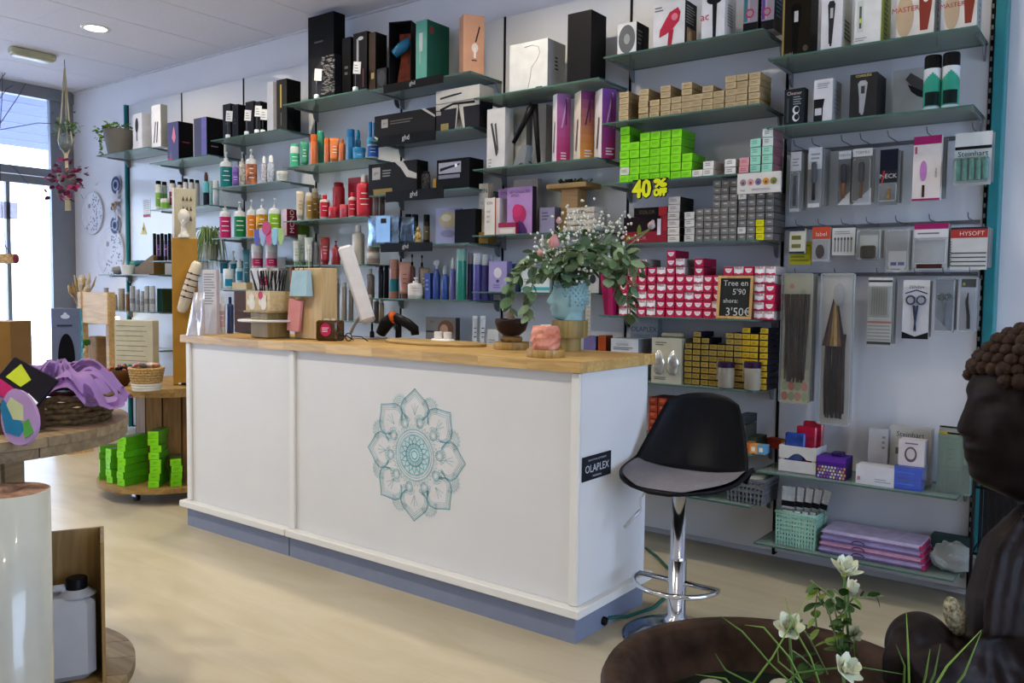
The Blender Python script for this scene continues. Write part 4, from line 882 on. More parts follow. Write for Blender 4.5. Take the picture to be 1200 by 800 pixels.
t = thing('acrylic_holder', 'clear acrylic holder with pale yellow and dark tubs at the low shelf end', 'holder', ((pa.x+pb.x)/2-.008, 3.86, z3))
AC = clear('#cfe0da', .7, .05, fog='#9fb5ae')
hh = at_y(1120, 510, 3.8).z-z3
for q in ((-w/2, -.06, -w/2+.003, .06), (w/2-.003, -.06, w/2, .06), (-w/2+.0031, -.06, w/2-.0031, -.057), (-w/2+.0031, .057, w/2-.0031, .06)): MB().box(q[0], q[1], 0, q[2], q[3], hh, AC).build('acrylic_wall', t)
X0 = t.location.x
o = thing('hair_gel_tub', 'pale yellow labelled tub inside the acrylic holder', 'tub', (X0-.018, 3.86, z3+.09))
MB().lathe([(.03, 0), (.034, .01), (.034, .12), (.03, .13)], mat('#b5ad62', .4)).build('body', o); MB().lathe([(.035, .1305), (.035, .15)], mat('#8f8c70', .4)).build('lid', o); band_mesh(.034, .02, .11, mat('#c6c58e', .5), 60, 3, INK).build('label', o)
o = thing('glass_beaker', 'empty clear glass at the bottom of the acrylic holder', 'glass', (X0-.018, 3.86, z3+.001)); MB().lathe([(.026, 0), (.032, .085), (.030, .085), (.024, .004)], AC).build('glass', o)
o = MB().box(-.018, -.02, 0, .018, .02, .1, mat('#1c2c2c', .3), bev=.004).box(-.012, -.0206, .02, .012, -.0201, .06, CREAM).build('bottle_box'); o.location = (X0+.04, 3.86, z3+.1); tag(o, 'dark slim box at the right inside the acrylic holder', 'box')
o = MB().box(-.016, -.02, 0, .016, .02, .1, mat('#2a1c26', .3), bev=.004).build('bottle_box'); o.location = (X0+.04, 3.86, z3+.0005); tag(o, 'dark plum box beneath the slim box inside the acrylic holder', 'box')
t = thing('glasses_case', 'black framed yellow cornered packet lying on top of the yellow tub', 'packet', (X0-.012, 3.86, z3+.243), R_(-8))
MB().box(-.05, -.02, 0, .05, .02, .026, mat('#8f938a', .3)).build('body', t); MB().tube([(-.05, -.021, 0.002), (.05, -.021, .002), (.05, -.021, .026), (-.05, -.021, .026)], .003, BLACK, 6, closed=True).build('frame', t); MB().box(-.053, -.024, -.01, -.02, -.0215, .006, mat('#b49a22', .4)).build('corner', t)
# lowest shelf
z4 = SH[(0, 4)]+.001
pa, pb = at_y(908, 620, 3.76), at_y(955, 620, 3.76); w = pb.x-pa.x
hb = at_y(930, 602, 3.76).z-z4
basket('storage_basket', 'mint green slotted basket holding foil sachets on the lowest shelf', ((pa.x+pb.x)/2, 3.85, z4), w, .17, hb, '#8db8a4', nx=13, nz=7, taper=.95)
for i in range(5):
    o = MB().box(-.03, -.004, 0, .03, .004, .24, mat('#b3b6b6', .18, .75, vary=.2, nscale=25)).box(-.03, -.0046, .15, .03, -.0041, .175, BLACK).box(-.022, -.0046, .03, .022, -.0041, .13, PRINTW).build('foil_sachet')
    o.location = ((pa.x+pb.x)/2-w*.28+i*w*.13, 3.81+.016*i, z4+.02); o.rotation_euler = (R_(-5), R_(-1+3*i), 0)
    tag(o, 'silver foil sachet with black band in mint basket, %s from the left' % ORD[i], 'sachet', 'foil sachets in the mint basket')
pa, pb = at_y(960, 645, 3.80), at_y(1086, 650, 3.80); w = pb.x-pa.x
for i, c in enumerate(('#9a8fb8', '#b98aa6', '#8f86b4', '#a9a0c0')):
    o = thing('folded_towel', '%s folded %s towel in the pile on the lowest shelf' % (('bottom', 'second', 'third', 'top')[i], ('lilac', 'pink', 'violet', 'pale lilac')[i]), 'towel', ((pa.x+pb.x)/2, 3.87, z4+.0265*i))
    ww = w/2-.004*i; MB().box(-ww, -.1, 0, ww, .1, .026, mat(c, .85, vary=.1, nscale=30, bump=.2), bev=.009).build('cloth', o)
    MB().box(-ww*.98, -.1015, .009, ww*.98, -.0995, .012, mat('#6a4a7a', .8)).build('fold', o); MB().box(ww-.012, -.1012, .004, ww+.0006, .06, .022, mat('#a82a58', .7)).build('hem', o)
    if i < 3: MB().tube([(-.045+.02*math.cos(a)*1.3, -.105, .013+.012*math.sin(a)) for a in [i2*PI/8 for i2 in range(9)]], .002, mat('#30204a', .6), 5).build('ribbon', o)
g = MB().ball((0, 0, .06), .085, .08, .058, None, 20, 12, fn=lambda q: 1+.16*math.sin(7*q.x+5*q.z)*math.cos(6*q.y+3*q.x))
g.mats = [clear('#e6ebeb', .7, .05, fog='#c7cdcd')]; g.m = [0]*len(g.f)
o = g.build('plastic_bag'); o.location = (at_y(1117, 660, 3.85).x, 3.85, z4+.003); tag(o, 'crumpled clear plastic bag at the right end of the lowest shelf', 'bag')
o = flatbox('towel_pack', 'dark teal folded pack behind the crumpled clear bag', 'pack', (at_y(1122, 640, 3.97).x-.02, 3.985, z4), .16, .07, .115, '#33494a')

# ================================================================== bay 2
rb('big square white box with a line drawn question-like curve on top shelf', (2, 1), 597.5, 642, 49, .17, '#c8c8c6', '#9c9b9a', [('F', 'l', .7, .03, .95, .07, 1, '#2c2c2e'), ('R', 'l', .4, .4, .6, .7, 4, '#2c2c2e')], back=.04)
t = COL.objects[-1]
g = MB(); w, h = .2, .2
rb('tall glossy black box beside the big white box on top shelf', (2, 1), 665.5, 693, 14, .15, '#1d1c1d', '#0f0f10', back=.035)
for o in list(COL.objects):
    if o.get('label', '').startswith('big square white box'):
        w, d, h = o['dims']; pts = [(.5, .06), (.56, .3), (.58, .46), (.72, .6), (.8, .74), (.76, .86), (.6, .92), (.4, .9)]
        MB().tube([((u-.5)*w, -d/2-.0005, v*h) for u, v in pts], .0015, GREY, 5).build('line_drawing', o)
STR = [('F', 'p', [(.2, .75), (.3, .77), (.62, .25), (.66, .3), (.56, .2), (.5, .22)], '#3c3b3d'), ('F', 'p', [(.42, .74), (.52, .76), (.66, .3), (.58, .28)], '#4a494b'), ('F', 'l', .1, .02, .3, .18, 3, '#8e8c8a')]
rb('white straightener box printed with a dark hair straightener, leftmost on its shelf', (2, 2), 571, 592, 127, .08, '#bdbcbb', '#a9a8a8', STR, back=.04)
rb('white box with a red dot behind the black straightener stand', (2, 2), 597.5, 617, 127, .1, '#a5a4a1', '#8a8986', [('F', 'e', .86, .72, .12, .04, '#b8442c'), ('F', 'r', .2, .4, .7, .62, '#8b8a86')], back=.16)
rb('plain white box behind the leaning black straightener', (2, 2), 624, 640, 123, .06, '#bcbbb9', '#a3a2a0', back=.19)
pz = SH[(2, 2)]
t = thing('straightener_stand', 'black hair straightener leaning on an acrylic stand', 'hair straightener', (at_y(622, 190, 3.83).x, 3.80, pz+.001))
MB().tube([(-.085, -.02, .13), (.035, -.0, .335)], .016, BLACK, 8, rs=[.012, .02]).build('upper_arm', t)
MB().tube([(.035, .012, .335), (.055, .03, .02)], .012, BLACK2, 8, rs=[.018, .011]).build('lower_arm', t)
MB().prism([(-.08, 0), (-.02, .11), (.02, .11), (.0, 0)], -.035, .025, clear('#c9cccc', .5, .05, fog='#8f9394')).build('acrylic_stand', t)
MB().tube([(.055, .03, .02), (.03, .02, .006), (-.0, .0, .03), (-.02, -.05, .006)], .003, BLACK, 6).build('cord', t)
for i, (xl, xr, yt, c, l2, nm) in enumerate(((645, 662.5, 110, ('#8f5a94', '#a8265c'), '#c9bfc2', 'pink and violet box with a narrow white side, left of the three'), (670, 690, 107, ('#6b2a62', '#c5831c'), '#c4b9a8', 'orange and purple box with pale side, middle of the three'), (694, 716, 104.5, ('#6a3a8c', '#96205c'), '#c6bdbd', 'purple and magenta box with pale side, right of the three'))):
    dk = []
    n = 8
    for k in range(n):
        f = k/(n-1); a, b = lin(c[1]), lin(c[0])
        def tohex(v): return '#%02x%02x%02x' % tuple(int(255*max(0, min(1, (x*12.92 if x < .0031308 else 1.055*x**(1/2.4)-.055)))) for x in v)
        dk.append(('F', 'r', 0, k/n, 1, (k+1)/n, tohex([a[j]*(1-f)+b[j]*f for j in range(3)])))
    dk += [('F', 'p', [(.3, .5), (.42, .52), (.8, .95), (.68, .95)], '#b48fc0' if i != 1 else '#4a2440'), ('F', 'r', .62, .55, .72, .93, '#5a2a5c'), ('F', 'l', .3, .04, .9, .16, 3, '#d9c4cc'), ('L', 'p', [(.3, .15), (.5, .15), (.7, .6), (.55, .6)], '#5c4a54')]
    p = at_y((xl+xr)/2, yt, 3.86); dd = depth(p)
    rb(nm+' tall boxes', (2, 2), xl, xr, yt, .085 if i else .06, c[1], l2, dk, back=.05, rot=56, w=.078, left=l2)
# shelf 3
WB = [('F', 't', 'KIN', .5, .86, .08, '#2a2a2c'), ('F', 'l', .2, .3, .6, .7, 3, '#a6a29a')]
carton('serum_carton', 'tall white carton lettered KIN at the back of the purple box shelf', 'carton', (2, 3), 561.5, 572, 215, .05, '#b9b4ab', '#c0a890', WB, back=.12)
carton('serum_carton', 'white carton lettered KIN with orange side before the purple boxes', 'carton', (2, 3), 568, 580, 232, .05, '#c9c5bd', '#a3562c', WB, back=.05)
carton('serum_carton', 'pale carton with white side between orange sided carton and purple boxes', 'carton', (2, 3), 581, 585.5, 232, .06, '#c9c1c4', '#b9aeb8', back=.06)
SB = [('F', 't', 'GET COLLECTED', .5, .9, .05, '#3a2440'), ('F', 't', 'STYLES', .32, .82, .05, '#3a2440'), ('F', 'e', .5, .42, .27, .2, '#9c1c50'), ('F', 'e', .42, .5, .2, .14, '#b0245c'), ('F', 'p', [(.3, 0), (.34, .22), (.5, .3), (.66, .24), (.8, .1), (.84, 0)], '#4a2c66')]
carton('styling_kit_box', 'lilac box lettered STYLES with a crimson head silhouette', 'box', (2, 3), 594.5, 624, 219, .04, '#9a78aa', '#2a1f2c', SB, back=.06)
carton('styling_kit_box', 'second lilac style box standing behind the silhouette box', 'box', (2, 3), 584, 606, 221, .03, '#8d6c9c', '#4a3454', [('F', 't', 'STYLES', .4, .9, .06, '#3a2440')], back=.12)
carton('styling_kit_box', 'cream box standing behind the lilac silhouette box', 'box', (2, 3), 602, 630, 210, .04, '#a8988c', '#8d7f76', back=.19)
carton('sample_pack', 'small magenta and white foil pack at the foot of the lilac boxes', 'packet', (2, 3), 584, 604, 261, .03, '#b9a9a6', '#8a1440', [('F', 'r', 0, .6, 1, 1, '#8c1040'), ('F', 'r', .1, .1, .9, .45, '#c9c3bd')], back=.01)
carton('styling_kit_box', 'small lavender box right of the lilac silhouette box', 'box', (2, 3), 632.5, 650, 243, .06, '#85809c', '#5c5a6c', [('F', 'l', .15, .5, .7, .85, 3, '#55506c')], back=.1)
z_ = SH[(2, 3)]+.001
WD = wood('#9a7440', '#b8925a', axis='X')
t = thing('display_pedestal', 'small wooden pedestal with trinkets behind the bouquet', 'pedestal', (at_y(672, 240, 3.93).x, 3.93, z_))
hp = at_y(672, 216, 3.93).z-z_; tw = metres(48, at_y(672, 216, 3.93))
MB().box(-.055, -.045, 0, .055, .045, hp-.028, WD, bev=.003).build('stem', t); MB().box(-tw/2*1.15, -.08, hp-.0275, tw/2*1.15, .08, hp, WD, bev=.003).build('top_board', t)
for i in range(3):
    o = MB().tube([(-.04+.012*k, .012*math.sin(2.1*k+i), .012+.008*math.cos(3*k+i)) for k in range(9)], .008, mat(('#2a2a1c', '#6c6a1c', '#8a8c90')[i], .25, .4), 6).build('hair_tinsel'); o.location = (t.location.x-.05+.05*i, 3.91+.02*i, z_+hp+.006); tag(o, ('black', 'yellow', 'silver')[i]+' coil of trinket wire on the wooden pedestal', 'trinket')
pa, pb = at_y(667, 262, 3.79), at_y(699, 262, 3.79); w = pb.x-pa.x
crate('storage_crate', 'white slatted wooden crate on the shelf behind the bouquet', ((pa.x+pb.x)/2+.02, 3.80, z_), .17, .13, at_y(685, 242, 3.76).z-z_, '#b3ab9f', slats=4)
# shelf 4 and 5
t = carton('hair_mask_pouch', 'lilac pouch with a white oval at the left of the bouquet', 'pouch', (2, 4), 573, 594, 306, .05, '#8e86b4', '#6a6394', [('F', 'e', .5, .62, .22, .17, '#c6c3cc'), ('F', 'e', .5, .35, .08, .05, '#3a3550'), ('F', 'l', .25, .1, .75, .25, 2, '#6a6394')], back=.05)
carton('hair_mask_box', 'violet box behind the lilac pouch', 'box', (2, 4), 596, 608, 309, .07, '#4c4f8c', '#3a3c70', back=.14)
carton('hair_mask_box', 'white box with a teal stripe behind the hanging eucalyptus', 'box', (2, 4), 611, 644, 315, .08, '#bfc6c6', '#8fa0a2', [('F', 'r', 0, .08, 1, .22, '#3f9aa2'), ('F', 'l', .1, .4, .5, .6, 2, '#8a9496')], back=.07)
carton('hair_mask_box', 'white box with a dark picture right of the head vase', 'box', (2, 4), 690, 702, 316, .07, '#aeb0b4', '#85878c', [('F', 'e', .4, .6, .3, .2, '#30323a')], back=.06)
carton('hair_mask_box', 'plain pale box hidden behind the head vase', 'box', (2, 4), 650, 684, 318, .07, '#a5abab', '#7f8686', back=.08)
MBm = MB().box(-.014, -.001, 0, .014, .001, .24, mat('#b5ad98', .6))
for k in range(11): MBm.box(-.008, -.0018, .012+k*.021, .01, -.0012, .02+k*.021, GREY)
o = MBm.build('measuring_strip'); o.location = (at_y(690, 392, 3.735).x, 3.725, at_y(690, 392, 3.735).z); tag(o, 'narrow printed paper strip hanging beside the head vase', 'paper strip')
for i, x in enumerate((557, 566)): bottle('hair_cream_tube', 'slim white tube with black print, %s of two beside the dark bowl' % ('left', 'right')[i], (2, 5), x, 6, 370, 'tube', '#b9bcc0', '#c6c8ca', '#2c2d30', dy=.06, cat='tube')
carton('sample_box', 'small white box with print just behind the dark bowl', 'box', (2, 5), 571, 584, 386, .08, '#bdbfbf', '#9a9c9c', [('F', 'l', .15, .4, .8, .6, 2, '#7d8080')], back=.05)
carton('sample_box', 'lavender small box behind the pink candle', 'box', (2, 5), 684, 698, 394, .08, '#6d6490', '#514a70', back=.06)

# ================================================================== bay 3
def ghd(label, sh, x0, x1, y0, y1):
    z = SH[sh]; a, b = at_y(x0, y0, YS-.006), at_y(x1, y0, YS-.006); w = b.x-a.x; h = metres(y1-y0, a)
    t = thing('shelf_strip', label, 'sign', ((a.x+b.x)/2, YS-.0075, z-h*.8))
    MB().box(-w/2, 0, 0, w/2, .006, h, BLACK).build('strip', t)
    MB().text('ghd', mat('#b9babc', .5), TR(0, -.0008, h*.55, rx=R_(90)), h=h*.62).build('lettering', t)
ghd('black shelf edge strip lettered ghd under the teal box', (3, 1), 449.5, 519, 97.5, 107)
ghd('black shelf edge strip lettered ghd below the wide black box', (3, 2), 443, 510, 154, 166)
ghd('black shelf edge strip lettered ghd under the open black boxes', (3, 3), 452, 519.5, 225, 237)
ghd('black shelf edge strip lettered ghd under the foil bags', (3, 4), 446, 506, 286, 296)
t = thing('dryer_display_box', 'open black box showing a blue hairdryer against copper paper', 'box', (at_y(476, 60, 3.86).x, 3.84, SH[(3, 1)]+.001), R_(20))
hh = at_y(476, 28, 3.84).z-SH[(3, 1)]
for q in ((-.075, -.06, 0, -.07, .06, hh), (.07, -.06, 0, .075, .06, hh), (-.0699, .055, 0, .0699, .06, hh), (-.0699, -.06, 0, .0699, .055, .006), (-.0699, -.06, hh-.006, .0699, .055, hh)): MB().box(*q, BLACK2).build('box_wall', t)
MB().prism([(-.05, .01), (.06, .01), (.04, hh*.45), (.055, hh*.85), (-.03, hh*.85), (-.02, hh*.45)], .0, .02, mat('#8a3a1c', .3, .3, vary=.3, nscale=20)).build('copper_paper', t)
MB().tube([(-.05, -.03, hh*.53), (0, -.03, hh*.62), (.055, -.03, hh*.72)], .03, mat('#2a6f94', .25), 12, rs=[.028, .034, .026]).build('hairdryer_barrel', t)
rb('teal fronted green sided hairdryer box on the top shelf', (3, 1), 487.5, 500.5, 24, .2, '#57a290', '#1f4f40', [('F', 'p', [(.3, .5), (.6, .5), (.62, .8), (.3, .8)], '#b9c9c4'), ('F', 'r', .35, .3, .42, .55, '#9fb5ae'), ('R', 'e', .2, .85, .09, .06, '#7c2c2c')], back=.04)
rb('peach hairdryer box with a small dryer picture on top shelf', (3, 1), 530, 560, 17, .09, '#b98a6e', '#33302e', [('F', 'e', .55, .45, .16, .08, '#cfc2b8'), ('F', 'r', .5, .28, .6, .45, '#d8cfc8'), ('F', 'p', [(.55, .55), (.62, .55), (.8, .8), (.74, .82)], '#2c2624'), ('F', 'l', .4, .22, .75, .26, 1, '#2c2624')], back=.045, rot=56, w=.125, left='#b08064')
rb('wide black straightener box with a grey square logo', (3, 2), 439, 510, 131, .12, '#1e1c1b', '#121212', [('F', 'r', .12, .48, .23, .82, '#8f8d8a'), ('F', 't', 'ghd', .175, .65, .12, '#3a3a3a'), ('F', 'l', .27, .55, .7, .75, 2, '#55524e'), ('F', 'p', [(.78, 1), (.84, 1), (1, .68), (1, .6)], '#a9a7a2'), ('F', 'p', [(0, .12), (0, .2), (.12, 0), (.06, 0)], '#a9a7a2')], back=.03)
t = carton('hair_tool_box', 'black and white zebra patterned box right of wide black box', 'box', (3, 2), 511, 562, 119, .12, '#24232a', '#16161a', [('F', 'p', [(.45, 0), (.68, 0), (.62, 1), (.5, 1)], '#b5b2aa'), ('F', 'r', .0, .6, .12, .75, '#8d8b86'), ('F', 'r', .12, .05, .3, .28, '#8a7a3c'), ('F', 'r', 0, .78, 1, 1, '#a8a59d'), ('F', 'p', [(.1, .72), (.4, .9), (.9, .85), (.9, .95), (.4, .98), (.1, .82)], '#15151a')]+[('F', 'p', [(.47+.03*i, 0), (.485+.03*i, 0), (.55-.005*i, .95), (.535-.005*i, .95)], '#2a2a2c') for i in range(6)], back=.035)
carton('hair_tool_box', 'flat white box lying on top of the zebra patterned box', 'box', (3, 2), 511, 562, 103, .13, '#b4b2ac', '#8d8b88', [('F', 'p', [(.1, .3), (.4, .42), (.6, .5), (.6, .62), (.4, .58), (.1, .45)], '#2a2a2c')], zb=t.location.z+t['dims'][2]+.001, back=.03)
rb('black straightener box with sweeping white curve above the third lettered strip', (3, 3), 432, 488.5, 190, .1, '#1b1a1a', '#121212', [('F', 'r', .08, .5, .25, .88, '#8f8d8a'), ('F', 't', 'ghd', .165, .7, .12, '#3a3a3a'), ('F', 'l', .3, .55, .5, .8, 3, '#77756f'), ('F', 'p', [(.55, 1), (.68, .8), (.8, .5), (1, .42), (1, .58), (.84, .7), (.72, 1)], '#a5a3a0'), ('F', 'p', [(.12, .0), (.52, .0), (.5, .2), (.1, .2)], '#7a662c')], back=.03)
t = bottle('hair_brush', 'small zebra patterned round brush case between the black straightener boxes', (3, 3), 499, 11, 201, 'disc', mat('#3c3b3c', .5, vary=.9, nscale=70, contrast='#141414'), BLACK2, dy=.09, cat='hair brush')
carton('small_gift_carton', 'thin gold carton beside the zebra brush case', 'carton', (3, 3), 507, 511, 209, .03, '#8a6a22', '#6a5018', back=.05)
rb('large open black box with a white inside panel and a straightener', (3, 3), 512, 550, 186, .13, '#0f0f11', '#0b0b0c', [('F', 'r', .06, .55, .75, .9, '#8f90a0'), ('F', 'p', [(.1, .62), (.4, .7), (.7, .78), (.72, .84), (.4, .78), (.1, .72)], '#1a1a1e'), ('F', 'e', .6, .78, .04, .06, '#d9dade'), ('F', 'r', .06, .38, .72, .5, '#6a6b78')], back=.05)
# shelf 4 of bay 3
for i, (x0, x1, c, r0) in enumerate(((431, 464, '#7f97b0', 4), (462, 476, '#5c6f82', 18))):
    z = SH[(3, 4)]; a, b = at_y(x0, 268, 3.745), at_y(x1, 268, 3.745); w = b.x-a.x; h = at_y(x0, 253+i, 3.745).z-z
    t = thing('foil_bag', ('wide iridescent blue foil bag at the shelf front', 'narrow crinkled blue foil bag beside the wide foil bag')[i], 'foil bag', ((a.x+b.x)/2, 3.76+.04*i, z+.001), R_(r0))
    g = MB(); n = 10; vs = []
    for s in (-1, 1):
        for jz in range(n+1):
            for jx in range(n+1):
                u, v = jx/n-.5, jz/n; e = (1-(2*abs(u))**4)*(1-(2*abs(v-.45)*.95)**4); vs.append((u*w*(1+.03*math.sin(9*v)), s*.018*max(e, .04)*(1+.35*math.sin(17*u+9*v)*math.sin(13*v)), v*h))
    fs = []
    for s in (0, 1):
        o0 = s*(n+1)**2
        for jz in range(n):
            for jx in range(n):
                q = (o0+jz*(n+1)+jx, o0+jz*(n+1)+jx+1, o0+(jz+1)*(n+1)+jx+1, o0+(jz+1)*(n+1)+jx); fs.append(q if s == 0 else q[::-1])
    g.add(vs, fs, mat(c, .22, .75, vary=.35, nscale=18), None, True).build('foil', t)
    if i == 0: MB().box(-w*.16, -.024, .02, w*.3, -.021, h*.96, mat('#8fb0cc', .2, .5)).box(-w*.0, -.0255, h*.72, w*.18, -.0245, h*.88, INK).build('label', t)
for i, x in enumerate((478.5, 486.5, 500)):
    bottle('hair_serum_bottle', 'black and gold bottle behind the gold figurine, %s of three' % ('left', 'middle', 'right')[i], (3, 4), x, 7.6, 251+i*.3, 'can', '#2a2620', BLACK, '#6d6040', dy=.13, lines=1)
t = thing('figurine', 'small gold seated figurine between the black bottles', 'figurine', (at_y(491, 284, 3.78).x, 3.775, SH[(3, 4)]+.001))
GF = mat('#a38b52', .4, .4)
g = MB().ball((0, 0, .022), .026, .02, .022, GF).ball((0, 0, .055), .017, .014, .026, GF).ball((0, 0, .092), .013, .012, .015, GF).ball((0, 0, .108), .005, .005, .007, GF)
g.tube([(-.016, 0, .07), (-.026, -.01, .045), (-.008, -.02, .035)], .006, GF, 6).tube([(.016, 0, .07), (.026, -.01, .045), (.008, -.02, .035)], .006, GF, 6); g.build('body', t)
carton('gift_box', 'silver blue box with glittering bead picture, standing tilted', 'box', (3, 4), 504, 528, 243, .03, '#8f93b8', '#6c7090', [('F', 'e', .5, .68, .4, .24, '#a49c86'), ('F', 'e', .42, .74, .2, .1, '#c3bda6'), ('F', 'e', .5, .3, .3, .1, '#77799c')], back=.03, rot=18)
o = carton('cosmetic_bag', 'black cloth bag standing right of the silver blue box', 'bag', (3, 4), 533, 557, 245, .1, '#0e0e10', '#121214', back=.06)
carton('small_gift_carton', 'gold box at the right end under the white lettered carton', 'carton', (3, 4), 561, 572, 272, .08, '#8a6c28', '#6a5020', back=.09)
# shelf 5 of bay 3
S5 = (3, 5)
def bt(lab, *a, **k): return bottle('hair_product_bottle', lab, *a, **k)
bt('taupe bottle with clear cap, leftmost on the blue bottle shelf', S5, 434, 10, 315, 'cap', '#6b6258', '#aeb0ae', None, dy=.1)
bt('black tall bottle, left of a black pair by the copper bottle', S5, 446.5, 6.5, 312, 'disc', '#151517', BLACK, None, dy=.09)
bt('black tall bottle, right of a black pair by the copper bottle', S5, 452.8, 5.8, 311, 'disc', '#1b1b1e', BLACK, None, dy=.13)
bt('copper bottle with a teal lower band', S5, 462, 11, 304, 'can', '#9c6654', '#a87866', '#1f6a70', dy=.09, bz=(.18, .5), lines=0)
bottle('hair_cream_tube', 'salmon pink tube next to the copper and teal bottle', S5, 474.5, 12, 307, 'tube', '#b98272', '#5a3a30', '#7d4c40', dy=.09, cat='tube')
bt('bronze pump bottle, taller one behind the white pump jar', S5, 483, 8, 298, 'pump', '#8c5446', BLACK, None, dy=.18)
bt('bronze pump bottle with black pump, behind the beige tube', S5, 494.5, 7.5, 299, 'pump', '#82503e', BLACK, None, dy=.2)
bottle('hair_cream_tube', 'beige flat tube behind the white pump jar', S5, 498, 10, 314, 'tube', '#8f8672', '#77705e', None, dy=.15, cat='tube')
bt('white jar with a white pump in front of the bronze bottles', S5, 487, 18, 325, 'pump', '#c9c4bf', WHITE, '#d4cfca', dy=.055, ink=mat('#a06a5a', .5))
carton('hair_care_carton', 'royal blue carton left of the blue bottles', 'carton', S5, 497.5, 504, 320, .06, '#3a4f96', '#1d2f6c', [('F', 'l', .2, .3, .8, .8, 3, '#7f92c8')], back=.06)
bt('royal blue bottle with clear trigger, left of two', S5, 511.8, 9.2, 305, 'trigger', '#1f3f8c', '#aab0b8', None, dy=.09)
bt('royal blue bottle with small clear nozzle, right of two', S5, 521.8, 9.2, 311, 'spray', '#1f4490', '#9aa4b0', None, dy=.09)
bt('slim violet spray bottle left of the teal can', S5, 531, 6.6, 302, 'spray', '#55509a', '#b9bcc4', None, dy=.09)
bt('tall teal can with a clear cap among the blue bottles', S5, 541, 12, 291.5, 'can', '#14806f', '#7fa8a0', None, dy=.085)
bt('dark violet can with clear cap behind the teal can', S5, 551.5, 7, 296, 'can', '#2f2f66', '#a5a9b4', None, dy=.14)
bt('violet bottle with clear cap, first of three right of the teal can', S5, 559.5, 9.4, 297, 'can', '#4b4894', '#b4b8c0', None, dy=.085)
bt('violet bottle with clear cap, second of three right of the teal can', S5, 568.5, 8.6, 298, 'can', '#3d3b84', '#b4b8c0', None, dy=.11)
bt('violet bottle with clear cap, third of three right of the teal can', S5, 575, 8, 299, 'can', '#35356f', '#a9adb8', None, dy=.16)
# lowest shelf of bay 3, seen over the counter
carton('brochure_box', 'grey box with a brown haired portrait behind the counter', 'box', (3, 6), 499, 534, 372, .04, '#6e6862', '#4f4a46', [('F', 't', 'icon', .22, .86, .06, '#3a3634'), ('F', 'e', .68, .62, .26, .3, '#6a4226'), ('F', 'e', .62, .58, .14, .2, '#b08a70'), ('F', 'r', .02, .5, .32, .56, '#3a3634')], back=.14)

# ================================================================== bay 4
S1 = (4, 1)
rb('tall matt black box standing at the back of the top shelf', S1, 361, 391, 17, .1, '#18181a', '#0f0f10', [('F', 'l', .25, .68, .6, .72, 1, '#4a4a4c')], back=.13)
rb('black and white zebra patterned brush box with pale curl texture', S1, 363, 392, 66, .06, '#17171a', '#222226', [('F', 'p', [(.08, .6), (.5, .95), (.55, .1), (.1, .05)], '#2a2a2d')], back=.045)
for o in list(COL.objects):
    if o.get('label', '').startswith('black and white zebra patterned brush'):
        w, d, h = o['dims']; g = MB()
        for i in range(120):
            x, z = random.uniform(.0, .48)*w, random.uniform(.08, .97)*h; g.tube([(x-.012, -d/2-.001, z), (x-.004, -d/2-.001, z+.004), (x+.004, -d/2-.001, z-.003), (x+.012, -d/2-.001, z+.003)], .0012, mat('#a5a3a0', .6), 4)
        g.build('curl_pattern', o, kind='stuff')
rb('slim black box right of the zebra patterned brush box', S1, 401, 411, 44, .1, '#131315', '#0d0d0e', [('F', 'l', .3, .35, .7, .55, 2, '#5a5a5c')], back=.1)
rb('black box with a silver handled iron, left of the brown box', S1, 414, 430, 38, .08, '#161416', '#0e0e0f', [('F', 'r', .25, .5, .4, .9, '#8d8f92'), ('F', 'e', .55, .9, .2, .03, '#a9abae'), ('F', 'r', .7, .1, .78, .4, '#5c2226')], back=.08)
rb('dark brown box with a small gold tag on top shelf', S1, 432.5, 440, 38, .1, '#3c2f26', '#15120f', [('F', 'r', .35, .22, .8, .32, '#9c8a50')], back=.09)
rb('small smoky box at the right end of the zebra box shelf', S1, 441.5, 453, 80, .07, '#2c2d31', '#111113', [('F', 'e', .5, .5, .4, .4, '#3f4147')], back=.05)
def price(label, sh, x, yt, yb, dy=.02):
    Y = YS+dy; z = SH[sh]; p = at_y(x, yb, Y); zt = at_y(x, yt, Y).z
    t = thing('price_stand', label, 'price tag', (p.x, Y, z+.001), math.atan2(-p.x, Y)*.6)
    MB().cyl(.017, 0, .028, mat('#e9eef0', .15, vary=.02), 16, bev=.003).build('base', t); MB().tube([(0, 0, .028), (0, 0, zt-z-.04)], .002, STEEL, 6).build('stem', t)
    MB().box(-.024, -.002, zt-z-.075, .024, .002, zt-z, PRINTW, T=TR(ry=R_(4))).build('card', t)
    m = MB()
    for k in range(3): m.box(-.016, -.0028, zt-z-.06+.017*k, .012-.004*k, -.0022, zt-z-.055+.017*k, GREY, T=TR(ry=R_(4)))
    m.build('print', t)
price('price card on a stem before the zebra patterned brush box', S1, 371, 81, 113)
price('price card on a stem before the silver handled iron box', S1, 416.5, 72.5, 104)
for i, x in enumerate((267, 289, 301, 308)):
    price('white price card on a stem before the black cartons, %s from the left' % ORD[i], (5, 1), x, (130, 129, 124, 128)[i], 157, dy=(.03, .03, .03, .06)[i])
S2 = (4, 2)
def tb(lab, *a, **k): return bottle('hair_cream_tube', lab, *a, cat='tube', **k)
MI, OR, BL = '#3aa47c', '#cc6a2c', '#1b6c9c'
bt('white bottle with a mint band, leftmost of the mint products', S2, 345.5, 11, 169, 'disc', '#b9c4bd', MI, MI, dy=.06, bz=(.05, .6))
tb('mint green tube next to the mint banded bottle', S2, 357, 9, 166, 'tube', '#2f8a6c', '#2f8a6c', None, dy=.07)
bt('orange bottle, tallest of the orange products', S2, 368, 8.6, 158, 'can', OR, '#b85c24', None, dy=.06)
bt('tall sea green bottle behind the orange bottle', S2, 375.5, 9.6, 154, 'disc', '#2c8466', '#348f70', None, dy=.13)
